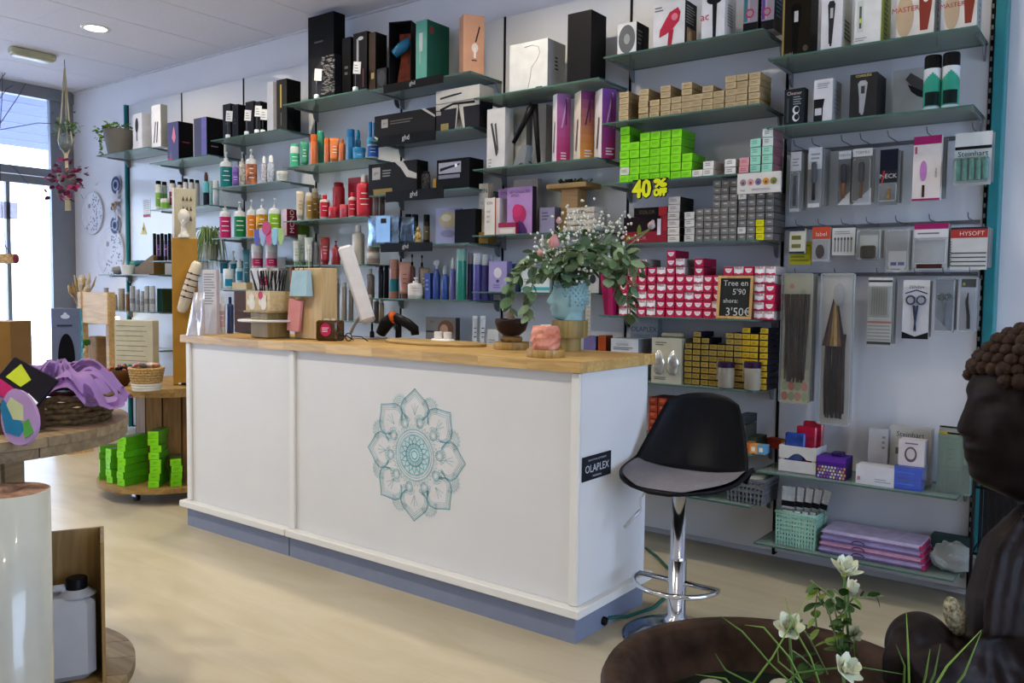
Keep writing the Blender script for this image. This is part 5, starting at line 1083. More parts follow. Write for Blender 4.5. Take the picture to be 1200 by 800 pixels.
bt('short orange bottle right of the sea green bottle', S2, 383.5, 7, 162, 'can', OR, '#c06428', None, dy=.06)
tb('orange tube in the middle of the orange and blue shelf', S2, 392, 10, 162, 'tube', '#cf7434', '#c06428', None, dy=.07)
bt('small orange bottle just left of the blue cans', S2, 401, 7.5, 163, 'cap', '#c4642c', '#b85820', None, dy=.08)
bt('tall blue can, left of the blue cans', S2, 411, 9.6, 152, 'can', BL, '#176090', None, dy=.08)
bt('slim blue spray bottle behind the blue jar', S2, 419.5, 7.5, 152.6, 'spray', BL, '#1d74a6', None, dy=.15)
bottle('hair_mask_jar', 'low blue jar in front of the slim blue spray', S2, 421, 14.5, 173.5, 'jar', BL, '#1d74a6', '#3a86b0', dy=.05, bz=(.1, .55), lines=1, cat='jar')
t = bottle('hair_mask_jar', 'white tub with a wide blue band at the shelf end', S2, 437, 13, 162, 'jar', '#aebac0', '#2c7eae', '#22549a', dy=.06, bz=(.06, .6), cat='jar')
zt_ = at_y(437, 162, YS+.06).z+.001
for i in range(2): bottle('hair_ampoule_bottle', 'blue bottle standing on the blue banded tub, %s one' % ('left', 'right')[i], S2, 434+5*i, 4.6, 143+i, 'can', BL, '#1d74a6', None, dy=.06, z=zt_)
S3 = (4, 3); RED, RD2 = '#b3202e', '#8f1824'
tb('cream tube with gold print, leftmost on the red bottle shelf', S3, 352, 9, 224, 'tube', '#b9ae9a', '#c2b8a4', '#8f7a44', dy=.07)
for i, (x, w_, yt, dy) in enumerate(((362.5, 8, 226, .06), (369, 8, 221, .13), (374, 6, 228, .19))):
    bt('cream and gold bottle, %s of the gold group by the cream tube' % ('front', 'tallest', 'rear')[i], S3, x, w_, yt, 'disc', '#a8916a', '#c6bda8', '#8f7030', dy=dy, bz=(.1, .7))
bt('red and white bottle with red cap beside the gold bottles', S3, 380.5, 11.5, 228.6, 'cap', '#c3b4b2', RED, RED, dy=.06, bz=(.1, .7))
bt('tall dark red bottle with flat cap at the back of the red shelf', S3, 397, 14, 214, 'disc', RED, RD2, None, dy=.16)
bottle('hair_mask_jar', 'low red jar, left of the two low red jars', S3, 391, 11.5, 243, 'jar', RED, '#c03442', None, dy=.05, cat='jar')
carton('hair_care_carton', 'red carton at the back of the red bottle shelf', 'carton', S3, 408, 424, 208, .05, '#a81c2c', '#7a1420', back=.2)
bottle('hair_mask_jar', 'low coral jar, right of the two low red jars', S3, 403.5, 10, 240, 'jar', '#b83c48', '#c4525c', None, dy=.05, cat='jar')
bt('small red and white bottle right of the coral jar', S3, 413, 9.6, 225.5, 'cap', '#bba9a8', RED, RED, dy=.06, bz=(.08, .68))
bt('big red bottle with white screw neck, largest on the red shelf', S3, 427, 17.5, 205, 'cap', '#b8232f', '#c2bcb8', '#c02c38', dy=.075, bz=(.1, .68), lines=3)
bt('bronze bottle partly hidden, left of two at the red shelf end', S3, 440.5, 6.5, 229, 'can', '#6a4c44', '#8f6a5c', None, dy=.08)
bt('dark bronze bottle partly hidden, right of two at red shelf end', S3, 448, 6, 230, 'can', '#4a3632', '#5c443c', None, dy=.1)
S4 = (4, 4)
for i, (x, w_, yt) in enumerate(((341.5+6, 7, 282), (354, 8.5, 275), (362, 9, 278))):
    tb('white tube with green foot, %s of three above the pale blue bag' % ('left', 'middle', 'right')[i], S4, x, w_, yt, 'tube', '#b9beb6', '#6f8f62', '#5f8a58', dy=.06+.05*(i % 2))
bt('silver slim bottle between white tubes and red tube', S4, 371, 7, 284, 'disc', '#6f7276', '#8d9094', None, dy=.1)
tb('dark red tube lettered in white behind the brushes', S4, 381, 10, 278, 'tube', '#94161f', '#7a1018', '#d0b9b8', dy=.08)
bt('dark red pump bottle just left of the white tablet', S4, 393.5, 10.5, 282, 'pump', '#8f1720', '#9c1c26', None, dy=.08)
bt('cream bottle with a round cap right of the white tablet', S4, 420, 14.5, 264, 'cap', '#b3aea4', '#bdb8ae', None, dy=.08)
t = bottle('hair_mask_jar', 'wide cream jar, lower of two stacked right of the tablet', S4, 437.5, 15.5, 296, 'jar', '#a39a8c', '#b9b4a8', '#7d6c62', dy=.06, bz=(.1, .5), lines=0, cat='jar')
bottle('hair_mask_jar', 'wide cream jar, upper of two stacked right of the tablet', S4, 437.5, 14.5, 285, 'jar', '#aaa294', '#bdb8ae', '#85766a', dy=.06, z=at_y(437.5, 296, YS+.06).z+.001, bz=(.1, .5), lines=0, cat='jar')
for i, (x, w_, yt, c) in enumerate(((394, 7.5, 326, '#8a8078'), (403, 7, 331, '#94897c'), (411, 6.5, 335, '#6d655c'), (433, 8, 345, '#8a8680'), (441, 7, 350, '#4a4642'), (447, 6, 352, '#7d6a4a'))):
    bt('%s bottle, %s on the lowest shelf behind the tablet' % (('silver', 'pewter', 'dark taupe', 'clear grey', 'charcoal', 'amber')[i], ('leftmost', 'second', 'third', 'fourth', 'fifth', 'rightmost')[i]), (4, 5), x, w_, yt, 'disc', mat(c, .3, .3), '#a9a49c', None, dy=.08)

# ================================================================== bay 5
S = (5, 1)
for i, (xl, xr, yt, bk) in enumerate(((261, 270, 122, .06), (272, 279, 122.5, .06), (287.5, 297, 119, .06), (299, 305, 119, .06))):
    rb('narrow black carton behind the price cards, %s from the left' % ORD[i], S, xl, xr, yt, .07, '#141419', '#0e0e12', [('F', 'l', .3, .4, .7, .6, 2, '#3a3a44')], back=bk)
rb('narrow white box left of the black and gold box', S, 313, 320, 96, .12, '#b5b5ba', '#a9a9ae', back=.06)
rb('black box with a gold yellow stripe at the shelf end', S, 324, 336, 93, .12, '#242320', '#0d0d0e', [('F', 'r', .35, .45, .5, .9, '#a8922c'), ('F', 'r', .4, .1, .5, .35, '#55503c')], back=.05)
S = (5, 2)
PW = mat('#c6cacb', .4)
def pumpb(lab, sh, x, w_, yt, c, dy=.07, **k): return bottle('pump_bottle', lab, sh, x, w_, yt, 'pump', '#c3c7c8', PW, c, dy=dy, bz=(.02, .58), lines=3, span=78, **k)
t = pumpb('white pump bottle with a deep teal label on the upper shelf', S, 265, 14, 178, '#12706f')
bt('small violet bottle right of the deep teal pump bottle', S, 276, 7.4, 196, 'can', '#5c3f8c', '#7d62a8', '#7a5aa8', dy=.07)
bt('zebra patterned white bottle with pump', S, 284, 8, 178, 'pump', mat('#b0aca6', .5, vary=.8, nscale=60, contrast='#3a3632'), PW, None, dy=.1)
pumpb('white pump bottle with an orange and brown hair picture label', S, 294.5, 13, 175, mat('#c0764e', .5, vary=.4, nscale=20, contrast='#3a2018'))
bt('white floral spray bottle, left of the pair', S, 309.5, 7, 183, 'spray', mat('#b3b9bd', .4, vary=.3, nscale=60, contrast='#8a6a74'), WHITE, None, dy=.06)
bt('white floral spray bottle, right of the pair', S, 317.5, 8.4, 182, 'spray', mat('#b6bcc2', .4, vary=.3, nscale=60, contrast='#6d7a94'), WHITE, None, dy=.06)
bottle('hair_mask_jar', 'white jar with faint print right of the floral sprays', S, 331, 13, 201, 'jar', '#aeb1ac', '#bcbfba', '#b9bbb5', dy=.06, bz=(.1, .6), ink=INK, cat='jar')
S = (5, 3)
for x, w_, yt, c, l in ((263.7, 13, 236, '#b01c5c', 'magenta'), (281, 13.4, 236, '#10703a', 'dark green'), (294.5, 11, 234, '#cc7a1c', 'orange'), (307, 13.6, 233, mat('#d0961c', .5, vary=.5, nscale=16, contrast='#2c2410'), 'yellow and black'), (322, 13.8, 232, '#7fae14', 'lime green')):
    pumpb('white pump bottle with a %s label in the colourful row' % l, S, x, w_, yt, c)
carton('hair_dye_box', 'white box with dark red lettered side at the end of pump bottles', 'box', S, 330.5, 336, 245, .09, '#c3a9b0', '#6a1228', [('R', 't', 'MONO', .5, .55, .4, '#d9c9cc', 90)], back=.06)
carton('hair_dye_box', 'olive green box at far right end under the lettered box', 'box', (4, 4), 346, 352, 262, .08, '#56701c', '#4a6218', back=.2)
# bay 6
rb('violet box with pink flower picture and black side, left of two', (6, 1), 196, 209, 143, .13, '#38365c', '#0e0d12', [('F', 'p', [(.4, .6), (.6, .9), (.75, .6), (.62, .45)], '#b06a80'), ('F', 'p', [(.1, 0), (.3, .35), (.5, 0)], '#55506c'), ('R', 'l', .25, .45, .8, .52, 1, '#7a2a44'), ('F', 'r', .05, .02, .4, .08, '#a02c50')], back=.05)
rb('violet and charcoal box with black side, right of two', (6, 1), 227, 242, 138, .15, '#3a3850', '#0e0d12', [('F', 'r', .6, 0, 1, 1, '#5a5490'), ('R', 'l', .25, .25, .8, .3, 1, '#77757c')], back=.05)
for i, (x, w_, yt, c, cb) in enumerate(((185.5, 7, 212, '#bfc4b8', '#6f9a44'), (192.5, 6.4, 213, '#b4b9b0', '#7a9a60'), (202, 7.4, 211, '#b9aeae', '#6a2a30'), (210.5, 6, 213, '#aaa8a6', None), (217.5, 6, 209.5, '#b0b0ae', None), (224.5, 6, 210, '#a4a4a0', None), (231, 5.5, 211, '#8f8f8c', None))):
    bt('slim pale bottle with square black cap, %s in its row' % ORD[i], (6, 2), x, w_, yt, 'disc', c, BLACK, cb, dy=.1 if i != 1 else .16, bz=(.15, .6), lines=1)
bottle('hair_mask_jar', 'small white jar with lime green label before the black capped bottles', (6, 2), 193.5, 10, 233, 'jar', '#b9beb4', '#c0c4ba', '#6fa032', dy=.04, bz=(.1, .6), lines=0, cat='jar')
bt('turquoise bottle with a dark brown picture cap', (6, 2), 241.5, 7, 202, 'spray', '#4aa0ac', '#55362c', '#1c2430', dy=.08, bz=(.02, .4), lines=0)
bt('pale aqua bottle right of the turquoise bottle', (6, 2), 247, 5.6, 212, 'disc', '#8fc0c0', '#b9c6c6', None, dy=.11)
bt('white tall bottle at the right end of the black capped row', (6, 2), 253, 7, 212, 'disc', '#b6bcc0', '#c0c4c6', None, dy=.09)
for i in range(6): bt('black tube with violet print, %s in the row of black tubes' % ORD[i], (6, 3), 181+4.4*i, 3.9, 273.5+(i % 2), 'can', '#17131c', BLACK, '#5a3060' if i % 2 else None, dy=.07 if i % 2 else .1, lines=1)
# bay 7
rb('white brush box printed with a dark brush, beside the potted plant', (7, 1), 155.5, 166, 133, .08, '#c9c9ce', '#b3b3bb', [('F', 'e', .45, .68, .18, .2, '#2a2a2e'), ('F', 'r', .4, .25, .5, .6, '#2a2a2e')], back=.05)
rb('tall white straightener box right of the white brush box', (7, 1), 177.5, 188, 123, .06, '#c6c6ca', '#8f9088', [('F', 'p', [(.2, .1), (.3, .1), (.5, .6), (.4, .6)], '#2c2c30'), ('F', 'p', [(.5, .1), (.6, .1), (.75, .6), (.65, .6)], '#2c2c30')], back=.05)
S = (7, 3)
for i, (x, w_, yt, c, k, l) in enumerate(((124, 6.2, 337, '#c0b0a8', 'can', 'white and red'), (130, 5.4, 344, '#c4562c', 'disc', 'orange'), (135.2, 4.6, 345, '#b4aca4', 'disc', 'cream short'), (142, 8.2, 338, '#bcae98', 'can', 'cream wide'), (149.3, 4.2, 342, '#8a5a2c', 'disc', 'amber brown'), (155.3, 6, 335, '#bcbec2', 'can', 'white first'), (161.3, 4.6, 339, '#a9abb0', 'can', 'white second'), (166.6, 4.6, 341, '#b4b6ba', 'can', 'white third'), (172, 5.8, 335, '#bcbec2', 'can', 'white fourth'), (178.6, 5.8, 335, '#bcbec2', 'can', 'white fifth'))):
    bt('%s bottle on the glass shelf above the lit lamp' % l, S, x, w_, yt, k, c, '#c2c4c6' if i > 4 else '#c9bdb4', '#8d9096' if i > 4 else None, dy=.07, bz=(.3, .5), lines=0)
carton('gift_box', 'dark green box at the end of the white bottle row', 'box', S, 184, 190, 338, .1, '#16403a', '#2f3a22', back=.1)
z72 = SH[(7, 2)]+.001
o = MB().ball((0, 0, .035), .05, .045, .036, mat('#8d8b88', .9, bump=.4), 14, 9, fn=lambda q: 1+.12*math.sin(5*q.x+6*q.y)).build('stone'); o.location = (at_y(138, 315, 3.8).x, 3.80, z72); tag(o, 'rough grey stone on the shelf beside the white plate', 'stone')
t = thing('flower_pot', 'small white empty pot beside the grey stone', 'pot', (at_y(149.5, 315, 3.8).x, 3.80, z72)); MB().lathe([(.045, 0), (.058, .075), (.06, .08), (.054, .08), (.042, .006)], WHITE).build('pot', t)
for i, c in enumerate(('#5fa08c', '#2f6f74', '#3f5a66', '#79b29a')):
    o = MB().tube([(0, -.06, 0), (0, .06, 0)], .026, mat(c, .7), 14).build('yarn_roll'); o.location = (at_y(150.5+5.6*i, 300, 3.86).x, 3.93, z72+.0985); o.rotation_euler = (0, 0, R_(30)); tag(o, '%s coloured fabric roll behind the white pot, %s from the left' % (('mint', 'teal', 'slate', 'sage')[i], ORD[i]), 'fabric roll', 'fabric rolls')
flatbox('roll_box', 'low grey box carrying the green fabric rolls', 'box', (at_y(159, 305, 3.9).x, 3.93, z72), .3, .12, .07, '#7a7a80')
pa, pb = at_y(158, 310, 3.77), at_y(180, 310, 3.77); w = pb.x-pa.x; hh = at_y(180, 287, 3.77).z-z72
t = thing('display_wedge', 'brown sloping wedge shaped box on the shelf under the black tubes', 'box', (pa.x, 3.77, z72))
MB().prism([(0, 0), (w, 0), (w, hh*.62), (w*.93, hh*.66), (0, .05)], 0, .1, mat('#6a5020', .6)).build('body', t)
# ================================================================== sales counter
CW = mat('#d6d5d2', .4, vary=.015, nscale=4.); KICK = mat('#7d8496', .45, vary=.03); STILE = mat('#dedcd4', .4, vary=.01)
CYF, CYB, XR, XS, XL = 2.597, 3.11, -1.636, -3.288, -4.165
def counter_unit(label, x0, x1, stiles, endp):
    cx = (x0+x1)/2; t = thing('counter_cabinet', label, 'counter', (cx, CYF, 0)); a, b = x0-cx, x1-cx; D = CYB-CYF
    MB().box(a, .003, .14, b, D, 1.0065, CW).build('carcass', t)
    for s in stiles: MB().box(s-cx, -.012, .141, s-cx+.034, .0028, 1.006, STILE, bev=.002).build('stile', t)
    MB().box(a-(.035 if x0 == XL else 0), -.04, .105, b+(.028 if endp else -.003), D+.03, .139, STILE, bev=.003).build('plinth_board', t)
    MB().box(a+.002, -.012, 0, b-.003, D, .104, KICK).build('kick_board', t)
    return t
cl_u = counter_unit('left white counter cabinet with plain front panel', XL, XS-.003, [XL], False)
cr_u = counter_unit('right white counter cabinet with a teal mandala on its front', XS, XR, [XS, XR-.034], True)
# mandala printed on the front
TL = mat('#9cc2c5', .6, vary=.15, nscale=30); TD = mat('#78abb1', .6, vary=.1)
g = MB(); MC = (-2.47, .60); MR = .285; cxu = cr_u.location.x
def stroke(pts, wd, m, closed=False, lay=0.):
    n = len(pts); L = []; Rr = []
    for i in range(n):
        p, q = (pts[i-1] if (i or closed) else pts[i]), pts[(i+1) % n] if (i < n-1 or closed) else pts[i]
        tx, tz = q[0]-p[0], q[1]-p[1]; l = math.hypot(tx, tz) or 1; nx, nz = -tz/l*wd/2, tx/l*wd/2
        L.append((pts[i][0]+nx, 0, pts[i][1]+nz)); Rr.append((pts[i][0]-nx, 0, pts[i][1]-nz))
    vs = [(v[0]*MR+MC[0]-cxu, .0021-lay, v[2]*MR+MC[1]) for v in L+Rr]
    g.add(vs, [(i, (i+1) % n, (i+1) % n+n, i+n) for i in range(n if closed else n-1)], m)
def circ(x, z, r, wd, m, n=24, lay=0.): stroke([(x+r*math.cos(2*PI*i/n), z+r*math.sin(2*PI*i/n)) for i in range(n)], wd, m, True, lay)
def rot2(p, a): c, s = math.cos(a), math.sin(a); return (p[0]*c-p[1]*s, p[0]*s+p[1]*c)
def petal(a, r0, r1, hw, wd, m, tip=.72, n=10):
    prof = [(0, .6), (.18, .9), (.4, 1.), (.6, .82), (.75, .5), (.88, .22), (1, 0)]
    h = [(r0+(r1-r0)*f, hw*q) for f, q in prof]
    stroke([rot2(p, a) for p in h]+[rot2((p[0], -p[1]), a) for p in h[::-1]], wd, m)
for r, w in ((.06, .02), (.1, .014), (.17, .02), (.3, .035), (.345, .014), (.385, .018)): circ(0, 0, r, w, TD if r < .2 else TL, 40)
g.add([(MC[0]-cxu+.16*MR*1.7*math.cos(a), .0024, MC[1]+.16*MR*1.7*math.sin(a)) for a in [2*PI*i/30 for i in range(30)]], [tuple(range(29, -1, -1))], mat('#b9d2d2', .6))
for i in range(16): petal(2*PI*i/16, .1, .28, .045, .012, TD)
for i in range(10):
    a = 2*PI*i/10+.1; c = rot2((.5, 0), a); circ(c[0], c[1], .07, .018, TL, 16); circ(c[0], c[1], .045, .01, TL, 12)
    for k in range(7):
        b = a-1.3+2.6*k/6; q = (c[0]+.105*math.cos(b), c[1]+.105*math.sin(b)); circ(q[0], q[1], .022, .008, TL, 8)
for i in range(40): petal(2*PI*i/40, .39, .47, .022, .007, TL, n=5)
for i in range(8):
    a = 2*PI*i/8
    for k, (s, w) in enumerate(((1, .016), (.93, .01), (.84, .008), (.76, .006))): petal(a, .54, .54+.46*s, .285*s, w, TD if k == 0 else TL)
    for k in (-1, 0, 1): stroke([rot2((.6, 0), a), rot2((.72, .05*k), a), rot2((.76+.02*(k == 0), .07*k), a)], .008, TL)
    b = a+PI/8
    for rr in (.13, .1, .07, .04): stroke([(rot2((.79, 0), b)[0]+rr*math.cos(b-1.7+3.4*k/12), rot2((.79, 0), b)[1]+rr*math.sin(b-1.7+3.4*k/12)) for k in range(13)], .009, TL)
    for k in range(9): q = b-1.5+3*k/8; c = rot2((.79, 0), b); circ(c[0]+.15*math.cos(q), c[1]+.15*math.sin(q), .016, .007, TL, 8)
g.build('mandala_print', cr_u)
# sign on the counter end
p = at_x(695, 549, XR+.003); t = thing('counter_sign', 'black plate lettered OLAPLEX on the end of the white counter', 'sign', (XR+.001, 2.712, .648))
MB().box(0, -.104, -.046, .004, .104, .046, mat('#23252b', .4), bev=.002).build('plate', t)
g = MB(); LT = mat('#c9ccd2', .5)
M = Matrix(((0, 0, 1, .0047), (1, 0, 0, 0), (0, 1, 0, 0), (0, 0, 0, 1)))
g.text('OLAPLEX', LT, M @ TR(0, -.002, 0), h=.034, w=.17); g.text('SALON OFICIAL AUTORIZADO', LT, M @ TR(0, .03, 0), h=.008, w=.13); g.text('PROFESIONAL', LT, M @ TR(0, -.032, 0), h=.007, w=.07)
g.build('lettering', t)
# worktops of oak staves
OAK = [wood('#b08a4a', '#ceac6c', .42, 7., 'X', .12), wood('#a98244', '#c8a462', .42, 9., 'X', .12)]
def worktop(label, x0, x1, y0, y1, z):
    t = thing('oak_worktop', label, 'worktop', (x0, y0, z-.04)); ny = 12; wy = (y1-y0)/ny; cache = {}
    for j in range(ny):
        x = 0; L = x1-x0; first = random.uniform(.1, .35)
        while x < L-1e-4:
            l = first if x == 0 else random.choice((.24, .3, .36)); 
            if L-(x+l) < .09: l = L-x
            k = round(l, 3)
            if k not in cache: cache[k] = [MB().box(.0004, .0004, 0, k-.0004, wy-.0004, .04, q).mesh('stave') for q in OAK]
            put('stave', random.choice(cache[k]), t, (x, j*wy, 0)); x += l
    MB().box(.001, .001, .0005, x1-x0-.001, y1-y0-.001, .0385, OAK[0]).build('core', t)
ZT = 1.05
worktop('short oak block worktop on the left counter cabinet', -4.205, -3.312, 2.575, 3.14, ZT-.003)
worktop('long oak block worktop on the right counter cabinet', -3.311, -1.622, 2.568, 3.15, ZT)
t = thing('floor_cable', 'green cable running from the counter foot across the floor', 'cable', (0, 0, 0))
CB = mat('#1f5a50', .5); pts = [at_z(712, 727, .03), at_z(735, 722, .012), at_z(765, 712, .008), at_z(790, 690, .008), at_z(785, 668, .008), at_z(770, 652, .008), at_z(757, 642, .008)]
pts[0].x = XR-.02
MB().tube(pts, .007, CB, 8).build('cable', t); MB().tube([pts[0]-Vector((.02, 0, 0)), pts[0]+Vector((.03, -.002, -.005))], .017, BLACK, 10).build('gland', t)

# ================================================================== stool
SX, SY = -1.375, 2.885
t = thing('bar_stool', 'black shell bar stool with grey seat pad on a chrome gas column', 'stool', (SX, SY, 0))
MB().lathe([(.205, 0), (.205, .006), (.19, .014), (.12, .026), (.05, .036), (.04, .05), (.0, .05)], mat('#9fb0c2', .12, .95, vary=.02), 40).build('base', t)
MB().lathe([(.05, .045), (.05, .075), (.034, .085), (.034, .3), (.0, .3)], CHROME, 24).build('collar', t)
MB().lathe([(.031, .3), (.031, .31), (.028, .312), (.028, .56), (.0, .56)], CHROME, 24).build('column', t)
g = MB(); rr = .165; pts = []
for i in range(25):
    a = PI*(-.02)+PI*1.04*i/24; pts.append((rr*math.cos(a-PI*.0), -rr*.95*math.sin(a)-.03, .21))
g.tube([(.03, .0, .215)]+[(p[0], p[1]+.03, p[2]) for p in pts]+[(-.03, 0, .215)], .0095, CHROME, 10).build('foot_ring', t)
TS = TR(rz=R_(17))
seat = MB(); BLK = mat('#15161a', .38, vary=.03); n = 28; rows = []
# shell: seat pan that sweeps up into a back; camera sees the front of it, the back stands to the wall side
def shellpt(u, v):
    """u -1..1 across, v 0..1 from front lip, over the pan, up the back"""
    wseat = .235; s = max(0, (v-.5)/.5)
    if v < .5:
        f = v/.5; y = -.2+.37*f; z = .0-.012*math.sin(PI*f)+.0; w = wseat*(.16+.84*(1-(1-min(1, f/.62))**2.3)**.62); zz = z+.045*(abs(u)**3)*(f**.7)-.02*(1-f)**3
    else:
        y = .17+.075*math.sin(s*PI/2)+.04*s; z = .29*s**1.15; w = wseat*(1-.38*s**1.3); zz = z-.03*(abs(u)**2.5)*s**3; y -= .10*(abs(u)**2.2)*(1-s*.35)
    return Vector((u*w, y, zz))
NU, NV = 20, 28; vs = []; fs = []
for side in (0, 1):
    for j in range(NV+1):
        for i in range(NU+1):
            p = shellpt(-1+2*i/NU, j/NV); off = Vector((0, 0, 0)) if side == 0 else Vector((0, .008 if j/NV > .5 else 0, -.012 if j/NV <= .6 else -.002)); vs.append(p+off)
o2 = (NU+1)*(NV+1)
for j in range(NV):
    for i in range(NU):
        a = j*(NU+1)+i; fs.append((a, a+1, a+NU+2, a+NU+1)); fs.append((o2+a+NU+1, o2+a+NU+2, o2+a+1, o2+a))
def edge(a, b): fs.append((a, b, o2+b, o2+a))
for i in range(NU): edge(i+1, i); edge(NV*(NU+1)+i, NV*(NU+1)+i+1)
for j in range(NV): edge(j*(NU+1), (j+1)*(NU+1)); edge((j+1)*(NU+1)+NU, j*(NU+1)+NU)
ZS = .615
ST = TR(0, 0, ZS, rz=R_(4))
seat.add(vs, fs, BLK, ST, True).build('shell', t)
pad = MB(); vs = []; fs = []
for j in range(13):
    for i in range(17):
        u, v = -.93+1.86*i/16, .02+.4*j/12; p = shellpt(u, v); e = (1-abs(u)**6)*(1-(2*abs(j/12-.5))**6); vs.append(p+Vector((0, 0, .004+.022*max(0, e))))
for j in range(12):
    for i in range(16): a = j*17+i; fs.append((a, a+1, a+18, a+17))
pad.add(vs, fs, mat('#6e6c72', .8, vary=.05, nscale=60., bump=.1), ST, True).build('seat_pad', t)
MB().cyl(.07, ZS-.055, ZS-.018, CHROME, 20, r2=.1).build('seat_plate', t)
lv = [(-.03, -.02, ZS-.045), (-.1, -.06, ZS-.05), (-.125, -.075, ZS-.09), (-.12, -.075, ZS-.13), (-.17, -.11, ZS-.2)]
MB().tube(lv, .004, CHROME, 8).build('lever', t); MB().tube([lv[3], lv[4]], .0065, mat('#b9bcc0', .3, .3), 8).build('lever_grip', t)

# ================================================================== things on the counter
def C(x, y, z=ZT, lim=3.03):
    q = at_z(x, y, z); v = ray(x, y); lim = min(lim, -4.1*v.y/v.x)
    if q.y > lim: q = at_y(x, y, lim); q.z = z
    return q
FACE = math.atan2(-.6, -.8)           # local +x turned to the image's left
def head_verts(nx=64, nz=52, nose=.12, fore=.82, wide=.66):
    vs = []; fs = []
    G = lambda v, c, s: math.exp(-((v-c)/s)**2)
    for j in range(nz+1):
        ph = -PI/2+PI*j/nz
        for i in range(nx):
            a = 2*PI*i/nx; dx, dy, dz = math.cos(ph)*math.cos(a), math.cos(ph)*math.sin(a), math.sin(ph)
            x, y, z = fore*dx, wide*dy, dz
            if z < 0: y *= 1-.3*(-z)**1.4; x *= 1 if dx > 0 else 1-.3*(-z)
            if dx > 0:
                fr = min(1, dx*1.6); st = lambda e0, e1, q: max(0, min(1, (q-e0)/(e1-e0)))
                ramp = st(.26, -.14, z)*st(-.27, -.19, z)
                x += fr*(nose*1.5*ramp*G(y, 0, .07+.07*ramp) + .02*G(z, .27, .07)*G(abs(y), .2, .2) - .075*G(abs(y), .26, .13)*G(z, .12, .1) + .05*G(abs(y), .27, .1)*G(z, .09, .05)
                     + .06*G(z, -.37, .045)*G(y, 0, .16) + .065*G(z, -.475, .05)*G(y, 0, .14) - .02*G(z, -.42, .02)*G(y, 0, .2) + .17*G(z, -.72, .17)*G(y, 0, .24) + .03*G(abs(y), .36, .14)*G(z, -.2, .16) + .05*G(z, -.42, .25)*G(y, 0, .3))
            vs.append((x, y, z))
    for j in range(nz):
        for i in range(nx): i2 = (i+1) % nx; fs.append((j*nx+i, j*nx+i2, (j+1)*nx+i2, (j+1)*nx+i))
    return vs, fs
# tree stump, head planter and bouquet
ps = C(667, 411); t = thing('wooden_stump', 'two tier wooden stump block under the head vase', 'stump', ps)
BARK = wood('#6f5f36', '#9a8448', .6, 5, 'Z'); r1, r2 = metres(27, ps)/2, metres(43, ps)/2; zt = at_y(666, 395, ps.y).z-ZT; zt2 = at_y(666, 375, ps.y).z-ZT
MB().lathe([(r1*.98, 0), (r1, .01), (r1, zt-.001)], BARK, 24).build('lower_block', t); MB().lathe([(r2*.97, zt), (r2, zt+.006), (r2, zt2-.004), (r2*.97, zt2)], BARK, 28).build('upper_block', t)
hb_ = metres(58, ps)/2; t = thing('head_planter', 'pale turquoise head shaped planter with knobbly hair holding flowers', 'vase', (ps.x, ps.y, ZT+zt2+.001), FACE)
PT = mat('#8fb4b5', .55, vary=.08, nscale=20); vs, fs = head_verts(48, 40, .14, .74, .6)
k = hb_; V = []
for x, y, z in vs: V.append((x*k, y*k, (min(z, .8)+.86)*k if z > -.86 else 0))
MB().add(V, fs, PT, None, True).build('head', t)
MB().lathe([(.42*k, 0), (.4*k, .12*k), (.45*k, .3*k)], PT, 24, T=TR(-.1*k, 0, 0)).build('neck', t)
kn = MB().ball((0, 0, 0), .052*k, None, None, PT, 8, 5).mesh('curl')
for j in range(9):
    for i in range(22):
        a = -PI+2*PI*(i+.5*(j % 2))/22; z = -.25+.12*j
        if abs(a) < (1.0 if z < .45 else 0) or (abs(a) < 1.75 and z < .0) or z > .78: continue
        rxy = math.sqrt(max(0, 1-z*z)); put('curl', kn, t, (.75*rxy*math.cos(a)*k, .61*rxy*math.sin(a)*k, (z+.86)*k))
MB().tube([(.06*k, -.6*k, .95*k), (-.02*k, -.63*k, .78*k), (.04*k, -.58*k, .55*k)], .05*k, PT, 8).build('ear', t)
MB().tube([(.06*k, .6*k, .95*k), (-.02*k, .63*k, .78*k), (.04*k, .58*k, .55*k)], .05*k, PT, 8).build('ear', t)
FB = Vector((ps.x, ps.y, ZT+zt2+1.66*k))
fa = thing('flower_bouquet', 'bouquet of eucalyptus, gypsophila and pink flowers in the head planter', 'flowers', FB)
LFM = [mat(c, .6, vary=.15, nscale=30, rnd=.25) for c in ('#6b8263', '#59724f', '#7d936f')]
def leaf_mesh(l, w, m, curl=.15):
    g = MB(); vs = []; n = 5
    for i in range(n+1):
        f = i/n; ww = w/2*math.sin(PI*min(.98, f*.86+.08))**.8; z = -curl*l*f*f
        vs += [(l*f, -ww, z+.1*ww), (l*f, 0, z), (l*f, ww, z+.1*ww)]
    fs = []
    for i in range(n): a = i*3; fs += [(a, a+3, a+4, a+1), (a+1, a+4, a+5, a+2)]
    return g.add(vs, fs, m, None, True).mesh('leaf')
LFS = [leaf_mesh(.05, .036, m) for m in LFM]+[leaf_mesh(.042, .04, m) for m in LFM]
STEM = mat('#6c7a4c', .6)
